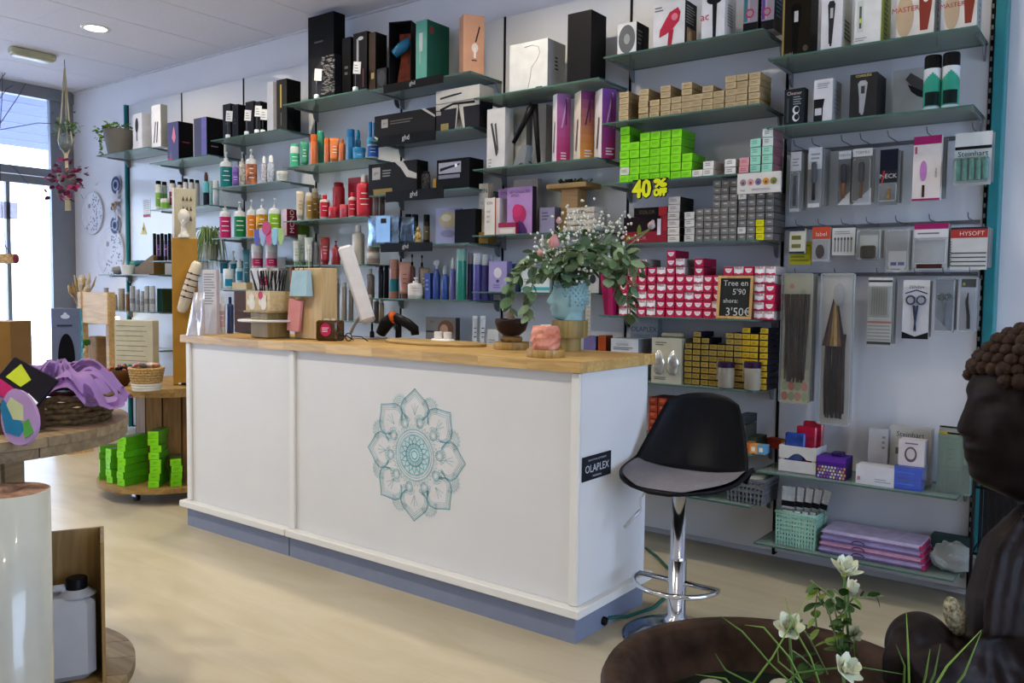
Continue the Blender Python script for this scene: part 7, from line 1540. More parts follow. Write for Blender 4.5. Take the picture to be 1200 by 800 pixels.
# thin twigs strung at the shop window
t = thing('twig_garland', 'thin dark bare twigs strung across the shop window', 'twigs', at_x(20, 130, X_SHOP+.25)); b0 = t.location.copy(); TW = mat('#5a5664', .7); q = lambda x, y: at_x(x, y, X_SHOP+.25)-b0
for a in (((0, 60), (3, 88), (2, 120), (0, 150)), ((23, 65), (3, 90), (0, 96)), ((0, 182), (20, 200), (38, 222)), ((0, 145), (22, 112), (30, 98)), ((0, 152), (45, 144), (80, 146)), ((0, 282), (16, 300)), ((0, 115), (8, 104), (15, 100))):
    MB().tube([q(*c) for c in a], .0035, TW, 5).build('twig', t)
t = thing('door_sticker', 'rounded white square sticker on the door glass', 'sticker', at_x(9.5, 246.5, X_SHOP-.03)); s_ = .105
MB().box(-.002, -s_*.8, -s_*.75, 0, s_*.8, s_*.75, clear('#dedbe6', .45, .6, fog='#d2cfda'), bev=.0009).build('sheet', t)
pq = at_d(8, 303, 5.2); t = thing('flower_sign', 'hanging wooden sign end with a dark red flower near the door', 'sign', pq); MB().box(-.1, -.006, -.03, .055, .006, .03, mat('#b8a27c', .6, vary=.3, nscale=50, contrast='#8a6a44'), T=TR(rz=R_(40))).build('board', t)
for i in range(8): a = i*PI/4; MB().ball((.055+.016*math.cos(a), .03, .016*math.sin(a)), .015, .012, .015, mat('#6a1830', .6), 8, 6).build('petal', t)
MB().tube([(0, 0, .03), (-.05, 0, .25), (-.12, 0, 3.19-pq.z)], .0018, INK, 5).build('string', t)
# wooden bench shelf with dried flowers and lamp
p = at_y(98, 432, 3.45); WB2 = wood('#b58f58', '#d0ad78', .55, 5, 'X'); Yb = 3.42
t = thing('wooden_rack', 'light wooden rack with crossbar beside the shop window', 'rack', (at_y(98.5, 430, Yb).x, Yb, 0)); zq = lambda y: at_y(98.5, y, Yb).z; xq = lambda x: at_y(x, 380, Yb).x-t.location.x
MB().box(-.025, -.03, 0, .025, .03, zq(342), WB2, bev=.003).build('post', t); MB().box(-.025, .2, 0, .025, .26, zq(342), WB2, bev=.003).build('post', t)
MB().box(.0255, -.02, zq(378), xq(129), .0, zq(342), WB2, bev=.003).build('back_board', t); MB().box(xq(70), -.05, zq(380), -.0255, .25, zq(376.5), WB2, bev=.002).build('shelf_board', t)
MB().box(xq(70), -.045, 0, xq(70)+.04, -.01, zq(380)-.001, WB2).build('leg', t)
pv = at_y(87, 376, Yb); t = thing('dried_flower_vase', 'clear vase of dried pampas grass and straw flowers on the wooden rack', 'vase', (pv.x, Yb+.06, zq(376.5)+.001)); hv = at_y(87, 355, Yb).z-zq(376.5); rv = metres(6.5, pv)/2
MB().lathe([(rv, 0), (rv*1.1, hv*.5), (rv*.8, hv), (rv*.75, hv), (rv, hv*.5)], clear('#e6e0e4', .7, .05, fog='#b9b0b8'), 16, cap=False).build('glass', t)
for i in range(22):
    a, l = random.uniform(-1, 1), at_y(87, random.uniform(316, 342), Yb).z-zq(376.5); c = random.choice(('#b59a68', '#cfc0ac', '#8a6f44', '#d8d0cc', '#c9b6a8'))
    tip = Vector((a*.2, random.uniform(-.05, .05), l)); MB().tube([(0, 0, hv*.3), tip*.55+Vector((0, 0, .03)), tip*.8, tip], .01, mat(c, .9, vary=.2, nscale=60), 6, rs=[.0015, .002, .022 if i % 2 else .009, .003]).build('dried_stem', t)
pa_ = at_y(80, 374, Yb); t = thing('perfume_bottle', 'small amber reed bottle left of the dried flower vase', 'bottle', (pa_.x, Yb+.02, zq(376.5)+.001)); MB().lathe([(.022, 0), (.024, .035), (.01, .05)], clear('#c98a4a', .5, .05, fog='#a05c1c'), 14).build('glass', t); MB().cyl(.009, .0505, .075, mat('#8a4a30', .5), 10).build('stopper', t)
pa_ = at_y(73, 374, Yb); t = thing('perfume_bottle', 'small pinkish glass jar at the end of the wooden rack', 'bottle', (pa_.x, Yb+.02, zq(376.5)+.001)); MB().lathe([(.02, 0), (.028, .03), (.024, .06)], clear('#e0c9c9', .6, .05, fog='#c08a80'), 14, cap=False).build('glass', t)
pb_ = at_y(133, 405, 3.85); z74 = SH[(7, 4)]; t = thing('table_lamp', 'small lit table lamp with white shade on a wooden tripod', 'lamp', (pb_.x, 3.85, z74+.001)); hl = at_y(133, 371.5, 3.85).z-z74; rl = metres(15.5, pb_)/2
MB().lathe([(rl*1.0, hl*.5), (rl*.86, hl)], mat('#fff0d2', .6, emit=2.6), 24, cap=False).build('shade', t)
for k in range(3): a = 2*PI*k/3+.5; MB().tube([(rl*.85*math.cos(a), rl*.85*math.sin(a), 0), (.01*math.cos(a), .01*math.sin(a), hl*.55)], .006, WB2, 6).build('leg', t)
MB().cyl(.012, hl*.5, hl*.6, GREY, 10).build('socket', t)
lp = bpy.data.lights.new('lamp_glow', 'POINT'); lp.energy = 2.2; lp.color = (1, .82, .55); lp.shadow_soft_size = .03; lo = bpy.data.objects.new('lamp_glow', lp); COL.objects.link(lo); lo.location = (pb_.x, 3.85, z74+hl*.75)
pk = at_y(107, 420, 3.6); t = thing('paper_bag', 'brown kraft paper bag standing by the wooden rack', 'bag', (pk.x, 3.66, .0)); hk = at_y(107, 394, 3.6).z; MB().box(-.07, -.05, hk-.32, .07, .05, hk, mat('#9c7c58', .8, vary=.15), bev=.01).build('bag', t)
MB().box(-.09, -.07, 0, .09, .07, hk-.321, WB2).build('plinth', t)
pg = at_y(84, 410, 3.2); t = thing('potted_plant', 'small green leafed plant in a white bowl left of the rack post', 'plant', (pg.x, 3.2, 0)); zg = at_y(84, 412, 3.2).z
MB().box(-.12, -.1, 0, .12, .1, zg-.06, WB2).build('pedestal', t); MB().lathe([(.06, zg-.0595), (.1, zg+.02), (.092, zg+.02)], WHITE, 20).build('bowl', t); foliage(t, 60, lambda i: (Vector((random.uniform(-.09, .09), random.uniform(-.08, .08), zg+.02+random.uniform(0, .05))), Vector((random.uniform(-1, 1), random.uniform(-1, 1), 1))), ('#3f7a30', '#5a9440', '#2f5f28'), .05, 'leaves')

# ================================================================== cable-spool table on castors (beside the counter)
PC = Vector((-4.97, 2.98, 0)); PR = .41
SPW = [wood('#8a6a34', '#ad8a4a', .6, 5, 'X'), wood('#7d5f2e', '#a07e42', .6, 5, 'X')]
def disc_planks(parent, z0, z1, rad, n, mats, rot=0., name='plank'):
    w = 2*rad/n; c, s = math.cos(rot), math.sin(rot)
    for i in range(n):
        y0, y1 = -rad+i*w+.0015, -rad+(i+1)*w-.0015; pts = []
        for k in range(9): y = y0+(y1-y0)*k/8; pts.append((math.sqrt(max(0, rad*rad-y*y)), y))
        pts += [(-x, y) for x, y in pts[::-1]]
        MB().plate([(x*c-y*s, x*s+y*c) for x, y in pts], z0, z1, mats[i % 2]).build(name, parent)
t = thing('spool_table', 'wooden cable spool table on castors stacked with lime green cartons', 'table', PC)
disc_planks(t, .675, .70, PR, 6, SPW, .3); disc_planks(t, .648, .674, PR-.004, 6, SPW, 1.9); disc_planks(t, .075, .105, PR+.03, 6, SPW, .3)
stv = MB().box(-.05, -.009, 0, .05, .009, .541, wood('#6a4a22', '#8d6a38', .6, 5, 'Z')).mesh('stave')
for i in range(12): a = 2*PI*i/12; o = put('stave', stv, t, (.2*math.cos(a), .2*math.sin(a), .106), a+PI/2)
MB().box(-.12, -.30, .055, .3, -.22, .0745, SPW[0], T=TR(rz=R_(-35))).build('cleat', t); MB().box(-.3, .2, .055, .3, .28, .0745, SPW[0]).build('cleat', t)
for a in (-72, 40, 165):
    x, y = .31*math.cos(R_(a)), .31*math.sin(R_(a)); MB().cyl(.026, -.011, .011, BLACK, 16, T=TR(x, y, .027, rx=R_(90))).build('castor_wheel', t); MB().box(x-.018, y-.02, .03, x+.018, y+.02, .0745, CHROME).build('castor_fork', t)
LIMEF, LIMES = mat(lime, .35, rnd=.06), mat('#4f9a18', .4, rnd=.06)
lb = MB().box(-.031, -.085, 0, .031, .085, .0415, LIMEF, mats={'T': mat('#3c5a24', .4), 'R': LIMES, 'L': LIMES}).mesh('hair_dye_carton'); lpn = deco_mesh([('F', 'l', .25, .35, .75, .7, 2, '#5fae12')], .062, .17, .0415).mesh('print')
for si, (x, yb, n, tw) in enumerate(((101, 552, 4, 5), (118, 561, 5, 0), (136, 564, 5, 8), (156, 566, 7, 0), (188, 566, 8, 0), (205, 565, 4, 0))):
    q = at_z(x, yb, .106); d = Vector((q.x-PC.x, q.y-PC.y, 0)); a = math.atan2(d.y, d.x); rad = max(.31, min(.34, d.length-.08)); off = PC+Vector((rad*math.cos(a), rad*math.sin(a), 0))
    for k in range(n):
        o = put('lime_carton', lb, None, (off.x+random.uniform(-.003, .003), off.y+random.uniform(-.003, .003), .1065+.0425*k), a+PI/2+R_(tw+random.uniform(-6, 6)))
        put('print', lpn, o); tag(o, 'lime green carton on the spool table, %s stack from left, %s' % (ORD[si], 'bottom one' if k == 0 else ('top one' if k == n-1 else ORD[k]+' up')), 'carton', 'lime cartons on the spool table')
ZP = .701
def P2(x, y): return at_z(x, y, ZP)
p = at_z(172, 457, ZP); t = thing('wicker_basket', 'wicker and white basket filled with pink packets on the spool table', 'basket', p); rb_ = metres(38, p)/2; hb4 = metres(27, p)
nb = 9
for k in range(nb):
    z0 = hb4*k/nb; rr = rb_*(.74+.26*(k+.5)/nb); MB().tube([(rr*math.cos(2*PI*i/28), rr*math.sin(2*PI*i/28), z0+hb4/nb*.5) for i in range(28)], hb4/nb*.58, mat('#c9c4b8', .8) if k < 3 else mat('#b08e58', .8, vary=.35, nscale=120, bump=.4), 6, closed=True).build('woven_ring', t)
MB().cyl(rb_*.72, .002, .008, CREAM, 20).build('base', t)
for i, (c, l) in enumerate((('#b5707c', 'pink'), ('#b9a9a0', 'pale'), ('#54464c', 'grey'), ('#c0876a', 'peach'))):
    o = MB().ball((0, 0, 0), .034, .024, .012, mat(c, .35, vary=.3, nscale=30), 10, 6).build('packet'); o.location = p+Vector((-.05+.034*i, (-.03, .03, -.03, .03)[i], hb4+.012)); o.rotation_euler = (.2, .2*(i-1.5), i); tag(o, '%s packet lying on top of the wicker and white basket' % l, 'packet')
p = at_z(135, 452, ZP)+Vector((.0, .02, 0)); t = thing('wooden_bowl', 'dark wooden bowl of small trinkets left of the wicker basket', 'bowl', p); rw2 = metres(33, p)/2; MB().lathe([(rw2*.6, 0), (rw2*.9, .04), (rw2, .1), (rw2*.94, .1), (rw2*.8, .04), (0, .02)], mat('#4a3018', .5), 24, cap=False).build('bowl', t)
g = MB()
for i in range(26): a, r = random.uniform(0, 6.28), rw2*.8*math.sqrt(random.random()); g.ball((r*math.cos(a), r*math.sin(a), .095+random.uniform(0, .025)), .018, .012, .009, mat(random.choice(('#231c1c', '#3c3434', '#b0581c', '#6c6460', '#1c1c24')), .3), 7, 5)
g.build('trinkets', t, kind='stuff')
q = P2(208, 450); wq = metres(34, q); qx = at_y(215, 440, 2.90); hq = at_y(215, 278, 2.90).z-ZP
t = thing('display_tower', 'tall golden cardboard tower standing on the spool table', 'tower', (at_y(206, 440, 2.90).x, 2.97, ZP+.001), R_(58)); KG = mat('#a87c2c', .5, vary=.12, nscale=5)
wt = .15; MB().box(-wt/2, -.05, 0, wt/2, .05, hq, KG, bev=.003).build('body', t); dims_t = hq
TP = t.location.copy()
t = thing('ring_display', 'cream ring display board on top of the golden tower', 'display', TP+Vector((-.024, .02, hq+.0015)), R_(58)); hr = at_y(220, 220, TP.y).z-ZP-hq
MB().box(-.062, -.004, 0, .062, .004, hr, mat('#c2b99c', .6), bev=.002).build('board', t); MB().box(-.075, -.012, 0, -.0622, .012, hr, WHITE).build('side_strip', t)
for j in range(3):
    for i in range(3): MB().prism([(-.008, 0), (.008, 0), (0, .03)], -.0105, -.0045, mat('#5a4630', .4, .4), T=TR(-.01+.022*i, 0, hr*.35+j*hr*.2)).build('ring_charm', t)
t = thing('bust_figurine', 'white bust figurine with patterned headdress on the golden tower', 'figurine', TP+Vector((.024, -.02, hq+.0015)), R_(50)); WFg = mat('#d3cfc2', .6, vary=.1, nscale=60)
MB().lathe([(.034, 0), (.036, .012), (.02, .03), (.016, .05), (.018, .065), (.02, .07)], WFg, 20).build('bust', t); vs, fs = head_verts(28, 22, .12, .8, .66); MB().add([(v[0]*.03, v[1]*.03, v[2]*.042+.1) for v in vs], fs, WFg, TR(rz=R_(-90)), True).build('head', t); MB().ball((0, .01, .13), .034, .036, .048, WFg, 16, 12, fn=lambda q: 1+.05*math.sin(14*q.x)*math.sin(14*q.z)).build('headdress', t)
# bracelet cushion leaning on the tower
a, b = at_d(231, 308, depth(TP)-.12), at_d(213, 364, depth(TP)-.12); t = thing('bracelet_cushion', 'cream bracelet cushion with five dark bracelets against the golden tower', 'cushion', (a+b)/2); e = (a-b)/2
MB().tube([-e*1.06, -e*.95, -e*.4, e*.4, e*.95, e*1.06], .03, mat('#cfc5ae', .8), 14, rs=[.018, .03, .036, .036, .03, .018]).build('pillow', t)
for k in range(5): c = e*(-.42+.24*k); ud = e.normalized(); u1 = ud.cross(Vector((0, 1, 0))).normalized(); u2 = ud.cross(u1); MB().tube([c+(u1*math.cos(x)+u2*math.sin(x))*.0375 for x in [2*PI*i/20 for i in range(20)]], .003, mat('#4a2434', .4), 5, closed=True).build('bracelet', t); MB().ball(c-AX_F*.038, .007, None, None, mat('#5c2440', .3), 8, 6).build('bead', t)
p = at_z(163, 428, ZP); Yc = 2.95; x0, x1 = at_y(141, 420, Yc).x, at_y(181, 420, Yc).x; hc = at_y(160, 375, Yc).z-ZP
t = thing('card_display', 'cream lined card block standing at the back of the spool table', 'card display', ((x0+x1)/2, Yc, ZP+.001), R_(20)); ww = (x1-x0)*.72
MB().box(-ww/2, -.03, 0, ww/2, .03, hc, mat('#bdb89e', .6), bev=.003).build('block', t); deco_mesh([('F', 'r', .05, .3+.085*i, .86-.05*(i % 3), .306+.085*i, '#4c5048') for i in range(8)]+[('F', 'r', .08, .08, .9, .26, '#9fb0a8')], ww, .06, hc, .001).build('print', t)
o = MB().tube([(-.03, 0, .006), (0, .01, .01), (.035, 0, .006)], .008, BLACK, 6).ball((-.035, 0, .008), .016, .012, .006, WHITE).build('hair_clip'); o.location = at_z(210, 452, ZP)+Vector((.0, .03, 0)); tag(o, 'black and white hair clip at the edge of the spool table', 'hair clip')

# ================================================================== foreground spool table on the left
TC = Vector((-2.80, 1.0, 0)); TRD = .455; ZA = .895
t = thing('spool_table', 'big weathered cable spool table in the left foreground', 'table', TC); OW = [wood('#6f5c40', '#94805e', .7, 4, 'X'), wood('#655238', '#8a7656', .7, 4, 'X')]
disc_planks(t, ZA-.026, ZA, TRD, 7, OW, .9); disc_planks(t, ZA-.055, ZA-.027, TRD-.003, 7, OW, 2.4); disc_planks(t, .08, .11, TRD+.01, 7, OW, .9)
sv = MB().box(-.045, -.009, 0, .045, .009, ZA-.055-.111, OW[0]).mesh('stave')
for i in range(10): a = 2*PI*i/10; put('stave', sv, t, (.15*math.cos(a), .15*math.sin(a), .1105), a+PI/2)
for a in (30, 150, 270): MB().cyl(.03, 0, .079, BLACK, 14, T=TR(.3*math.cos(R_(a)), .3*math.sin(R_(a)), 0)).build('foot', t)
pr = at_d(8, 575, 2.14); rr = .098; t = thing('paper_roll', 'tall white paper roll with cardboard core under the spool table', 'paper roll', (pr.x, pr.y, .1105)); hr = pr.z-.1105
MB().lathe([(rr, 0), (rr, hr), (rr*.98, hr+.001), (rr*.35, hr+.001), (rr*.35, hr-.05)], mat('#b3b3a6', .22, vary=.03, coat=.5), 36, cap=False).build('roll', t); MB().lathe([(rr*.97, hr+.0015), (rr*.34, hr+.0018), (rr*.34, hr-.04)], mat('#8a6a58', .7, vary=.3, nscale=60), 28, cap=False).build('core', t)
pb2 = at_d(92, 690, 2.42); t = thing('wooden_crate', 'tall open wooden box with a white canister, under the spool table', 'crate', (-2.57, 1.19, .1105), R_(63)); hz = at_d(98, 642, 2.44).z-.1105; WC = wood('#7a5c2c', '#9c7c44', .6, 5, 'Z')
for q in ((-.105, .085, .105, .097), (-.105, -.097, -.095, .0849), (.095, -.097, .105, .0849)): MB().box(q[0], q[1], 0, q[2], q[3], hz, WC).build('board', t)
MB().box(-.0949, -.097, 0, .0949, .0849, .01, WC).build('board', t)
t2 = thing('jerrycan', 'white plastic canister with black screw cap in the wooden box', 'canister', (-2.563, 1.187, .122), R_(63)); hj = at_d(78, 705, 2.4).z-.122; PL2 = mat('#a9abae', .35, vary=.04)
MB().box(-.078, -.06, 0, .078, .06, hj*.9, PL2, bev=.022).build('body', t2); MB().lathe([(.055, hj*.89), (.03, hj*.95), (.026, hj*.97)], PL2, 18, T=TR(.028, 0, 0)).build('neck', t2); MB().lathe([(.03, hj*.955), (.03, hj*1.06), (.027, hj*1.07)], BLACK, 18, T=TR(.028, 0, 0)).build('cap', t2)
MB().tube([(-.06, 0, hj*.88), (-.05, 0, hj*.97), (-.01, 0, hj*.97), (.0, 0, hj*.9)], .012, PL2, 8).build('handle', t2)
# on that table
def T1(x, y): return at_z(x, y, ZA)
p = T1(72, 492); t = thing('wicker_tray', 'round woven wicker basket draped with lilac tulle', 'basket', p); rw3 = .155
for k in range(5):
    rr3 = rw3*(.85+.035*k); MB().tube([(rr3*math.cos(2*PI*i/40), rr3*math.sin(2*PI*i/40), .012+.017*k+.004*math.sin(10*2*PI*i/40+k*PI)) for i in range(40)], .0098, mat('#5f4a2c', .8, vary=.4, nscale=80, bump=.3), 6, closed=True).build('woven_ring', t)
MB().cyl(rw3*.85, .001, .008, mat('#5f4a2c', .8), 24).build('base', t)
g = MB(); n, m = 30, 90; vs = []; cpos = Vector((.02, 0, 0))
def tul(u, a):
    r = .08*u+.125*u*u; ca, sa = math.cos(a), math.sin(a); z = .165-.06*u**2+.022*math.sin(5*a+3*u)*u+.012*math.sin(11*a)*u+.016*math.sin(9*u+2*a)+.005*math.sin(17*a+7*u)*u+.003*math.sin(23*a-11*u)
    rr4 = r*(1+.12*math.sin(4*a+1)); z2 = z if rr4 < rw3 else z-(rr4-rw3)*.25; return (rr4*ca, rr4*sa, max(z2-(.05*max(0, math.cos(a-.5))**2)*u, .05))
for j in range(n+1):
    for i in range(m): vs.append(tul(j/n, 2*PI*i/m))
fs = [(j*m+i, j*m+(i+1) % m, (j+1)*m+(i+1) % m, (j+1)*m+i) for j in range(n) for i in range(m)]
g.add(vs, fs, clear('#bda2c8', .76, .8, fog='#75558a'), None, True); g.build('tulle', t)
vs2 = [(v[0]*.86+.01, v[1]*.86, v[2]*.86+.03+.015*math.sin(14*v[0]+9*v[1])) for v in vs]; MB().add(vs2, fs, clear('#c0a6cb', .78, .8, fog='#7d5d92'), None, True).build('tulle_layer', t)
bx_ = T1(8, 462); flatbox('cardboard_box', 'tan cardboard box at the left edge of the spool table', 'box', (bx_.x-.03-.11, bx_.y+.1-.08, ZA+.001), .2, .14, at_y(8, 376, bx_.y+.05).z-ZA, '#8a6630', '#76562a', 37)
pq = T1(46, 470); Yq = pq.y+.1; hq2 = at_d(45, 361, depth(pq)+.1).z-ZA; t = thing('brush_pack', 'grey boxed hair brush with oval black window and teal side', 'brush box', (pq.x-.03, pq.y+.115, ZA+.001), R_(52)); wq2 = metres(31, pq); 
MB().box(-wq2/2, -.022, 0, wq2/2, .022, hq2, mat('#5d6478', .4), mats={'R': mat('#1f8a9c', .4)}).build('box', t)
deco_mesh([('F', 'e', .52, .45, .3, .27, '#0f0f12'), ('F', 'r', .45, 0, .58, .2, '#1f6a78'), ('F', 'e', .5, .91, .16, .025, '#b9bcc8'), ('F', 'e', .5, .93, .07, .025, '#b9bcc8'), ('F', 'l', .2, .79, .8, .83, 1, '#2c303c'), ('R', 'l', .1, .3, .9, .9, 5, '#5fb4c0')], wq2, .044, hq2, .001).build('print', t)
flatbox('gift_box', 'dark violet box between cardboard box and brush pack', 'box', (pq.x-.14, pq.y+.15, ZA+.001), .1, .05, .13, '#2a1a4c', None, 37)
# flat foot-file pack and sachet leaning at the front
t = thing('insole_pack', 'lilac insole shaped pack with teal and green pattern leaning at the table front', 'pack', T1(26, 522)+Vector((-.01, .015, 0)), R_(37))
hI, wI = .155, .105; pts = []
for i in range(24): a = 2*PI*i/24; f = (math.sin(a)+1)/2; pts.append((wI/2*math.cos(a)*(1.05-.25*f), hI*f))
TI = TR(rx=R_(-18), ry=R_(-24)); MB().prism(pts, -.006, .006, mat('#a585ae', .5), T=TI).build('sole', t)
g = MB(); g.prism([(-.042, .05), (-.01, .025), (.012, .04), (-.028, .14), (-.04, .12)], -.0075, -.0062, mat('#1f6f94', .5), T=TI).prism([(.004, .012), (.03, .02), (.026, .06), (.008, .055)], -.0082, -.0068, mat('#4f9440', .5), T=TI).prism([(-.014, .075), (.012, .06), (.02, .1), (-.006, .135), (-.022, .12)], -.0078, -.0064, mat('#b5b98a', .5), T=TI); g.build('print', t)
t = thing('sachet', 'black, pink and yellow sachet lying on the cardboard box front', 'sachet', T1(4, 508)+Vector((-.0, .02, .088)), R_(37)); TQ = TR(0, 0, .0, rx=R_(-28), ry=R_(28))
MB().box(-.07, -.006, .0, .07, .006, .11, mat('#1d1a20', .35), T=TQ, bev=.003).build('pouch', t); g = MB(); g.prism([(-.069, .0), (.03, .0), (.02, .03), (-.069, .04)], -.0075, -.0062, mat('#b01858', .4), T=TQ).prism([(-.05, .05), (.0, .045), (.01, .075), (-.04, .1)], -.0075, -.0062, mat('#b8c428', .4), T=TQ).prism([(.03, .01), (.065, .01), (.065, .03), (.028, .04)], -.0075, -.0062, PRINTW, T=TQ); g.build('print', t)
flatbox('cardboard_box', 'brown cardboard box behind the lilac insole pack', 'box', T1(4, 508)+Vector((-.03, .02, .001)), .16, .1, .085, '#5a4030', '#4c3628', 37)
# ================================================================== foreground right: fountain bowl and seated statue
BC = at_d(908, 800, 1.466); BZ = BC.z
STN = mat('#3a2c24', .55, vary=.35, nscale=18, bump=.35, contrast='#241a15')
t = thing('fountain_bowl', 'large round dark brown fountain bowl with water in the foreground', 'bowl', (BC.x, BC.y, 0))
MB().lathe([(0, BZ-.2), (.15, BZ-.195), (.24, BZ-.13), (.29, BZ-.04), (.302, BZ-.012), (.295, BZ+.002), (.27, BZ+.004), (.255, BZ-.004), (.243, BZ-.03), (.215, BZ-.09), (.12, BZ-.14), (0, BZ-.15)], STN, 64, cap=False).build('bowl', t)
MB().lathe([(.2, 0), (.19, .02), (.13, BZ-.24), (.16, BZ-.197)], STN, 40).build('pedestal', t)
MB().cyl(.222, BZ-.082, BZ-.08, clear('#9aa59a', .55, .03, fog='#26302a'), 40).build('water', t)
PEB = [mat(c, .6, vary=.1, nscale=30) for c in ('#8d8f88', '#a3a49a', '#6f726c')]
for i in range(26):
    a, r = random.uniform(0, 6.28), .17*math.sqrt(random.random()); o = MB().ball((0, 0, 0), random.uniform(.022, .04), random.uniform(.02, .034), .016, PEB[i % 3], 10, 7).build('pebble', t); o.location = (r*math.cos(a), r*math.sin(a), BZ-.088+random.uniform(-.004, .006)); o.rotation_euler = (0, 0, a*3)
# statue: one continuous carved figure, face turned to the image's left
SD = 1.47; px1 = SD/F_PX
SO = at_d(1222, 488, SD); t = thing('seated_statue', 'dark bronze seated statue with curled hair, seen in profile at right', 'statue', (SO.x, SO.y, 0)); 
def S(x, y, dd=0.): q = at_d(x, y, SD+dd); return Vector((q.x-SO.x, q.y-SO.y, q.z))
BRZ = mat('#231c1b', .46, vary=.3, nscale=22, bump=.1, contrast='#151010'); HR = mat('#33241c', .45, vary=.3, nscale=30, contrast='#2a1c16')
g = MB(); kk = 104*px1; vs, fs = head_verts(72, 60, .085, .83, .68); RM = TR(0, 0, SO.z, rz=FACE)
g.add([(v[0]*kk, v[1]*kk, v[2]*kk) for v in vs], fs, BRZ, RM, True)
g.tube([S(1240, 530), S(1248, 620), S(1250, 680)], .08, BRZ, 20, rs=[.062, .068, .1])
g.ball(S(1262, 770), .155, .15, .21, BRZ, 28, 20); g.ball(S(1255, 700), .13, .13, .1, BRZ, 24, 14)
g.tube([S(1232, 612, -.01), S(1205, 655, -.05), S(1194, 710, -.07), S(1194, 770, -.08), S(1200, 850, -.08)], .07, BRZ, 18, rs=[.055, .074, .08, .08, .07]); g.ball(S(1256, 660), .13, .13, .11, BRZ, 24, 16)
g.tube([S(1262, 870), S(1180, 835, -.06), S(1110, 790, -.07), S(1088, 772, -.07)], .08, BRZ, 20, rs=[.12, .095, .078, .062])
g.ball(S(1078, 758, -.06), .055, .06, .058, BRZ, 20, 14); g.tube([S(1085, 745, -.06), S(1062, 752, -.09), S(1050, 775, -.1), S(1047, 800, -.1)], .03, BRZ, 12, rs=[.035, .028, .022, .018])
g.tube([S(1160, 812, -.1), S(1100, 790, -.12), S(1070, 800, -.12)], .05, BRZ, 14)
for k in range(7):                                     # robe folds sweeping from the lap
    f = k/6; g.tube([S(1156+4*k, 735+3*k, -.12), S(1138+14*k, 760+5*k, -.142), S(1128+26*k, 800+2*k, -.147), S(1130+34*k, 850, -.14)], .011, BRZ, 8, rs=[.004, .008, .01, .01])
for k in range(4): g.tube([S(1200+12*k, 600+8*k, -.06), S(1170+17*k, 650+5*k, -.115), S(1160+16*k, 705, -.135), S(1158+14*k, 745, -.14)], .01, BRZ, 8, rs=[.005, .009, .01, .008])
tmp = g.build('tmp_statue'); md = tmp.modifiers.new('r', 'REMESH'); md.mode = 'VOXEL'; md.voxel_size = .0052; md.use_smooth_shade = True; sm = tmp.modifiers.new('s', 'SMOOTH'); sm.iterations = 2
me = bpy.data.meshes.new_from_object(tmp.evaluated_get(bpy.context.evaluated_depsgraph_get())); bpy.data.objects.remove(tmp)
me.materials.clear(); me.materials.append(BRZ); put('figure', me, t)
for s in (-1, 1): MB().tube([RM @ Vector((.0, s*.69*kk, .2*kk)), RM @ Vector((-.14*kk, s*.74*kk, .05*kk)), RM @ Vector((-.1*kk, s*.72*kk, -.3*kk)), RM @ Vector((-.02*kk, s*.68*kk, -.62*kk)), RM @ Vector((.03*kk, s*.62*kk, -.7*kk))], .018, BRZ, 10, rs=[.012, .022, .017, .017, .01]).build('ear', t)
crl = MB().ball((0, 0, 0), .0138, None, None, HR, 12, 8, fn=lambda q: 1+.06*math.sin(8*math.atan2(q.y, q.x)+9*q.z)).mesh('hair_curl')
rows = [(.30, 1), (.44, 0), (.57, 1), (.69, 0), (.8, 1), (.89, 0), (.96, 1)]
def curl(a, z):
    r = math.sqrt(max(0, 1-z*z)); q = RM @ Vector((.86*r*math.cos(a)*kk, .71*r*math.sin(a)*kk, z*1.03*kk)); o = put('hair_curl', crl, t, q); o.rotation_euler = (random.uniform(0, 3), random.uniform(0, 3), 0); sc = random.uniform(.85, 1.1); o.scale = (sc, sc, sc)
for z, ph in [(-.42, 1), (-.3, 0), (-.18, 1), (-.06, 0), (.06, 1), (.18, 0), (.3, 1), (.42, 0), (.53, 1), (.63, 0), (.73, 1), (.82, 0), (.89, 1), (.95, 0), (.985, 1)]:
    n = max(6, int(36*math.sqrt(1-z*z)))
    for i in range(n):
        a = -PI+2*PI*(i+.5*ph)/n
        if abs(a) < (0 if z > .5 else .55 if z > .38 else .95 if z > .2 else 1.2 if z > .05 else 1.42 if z > -.1 else 1.7): continue
        curl(a, z)
MB().lathe([(.2, 0), (.2, .03), (.17, .06), (.15, S(1250, 930).z)], STN, 32, T=TR(S(1250, 800).x, S(1250, 800).y, 0)).build('plinth', t)
p = S(1119, 722, -.09)+Vector((SO.x, SO.y, 0)); SPK = mat('#a9a286', .6, vary=.3, nscale=160, contrast='#3a3828')
o = MB().ball((0, 0, 0), .017, .015, .034, SPK, 14, 10, T=TR(ry=R_(18), rz=FACE)).build('speckled_stone'); o.location = p; tag(o, 'upright speckled cream stone resting on the statue knee', 'stone')
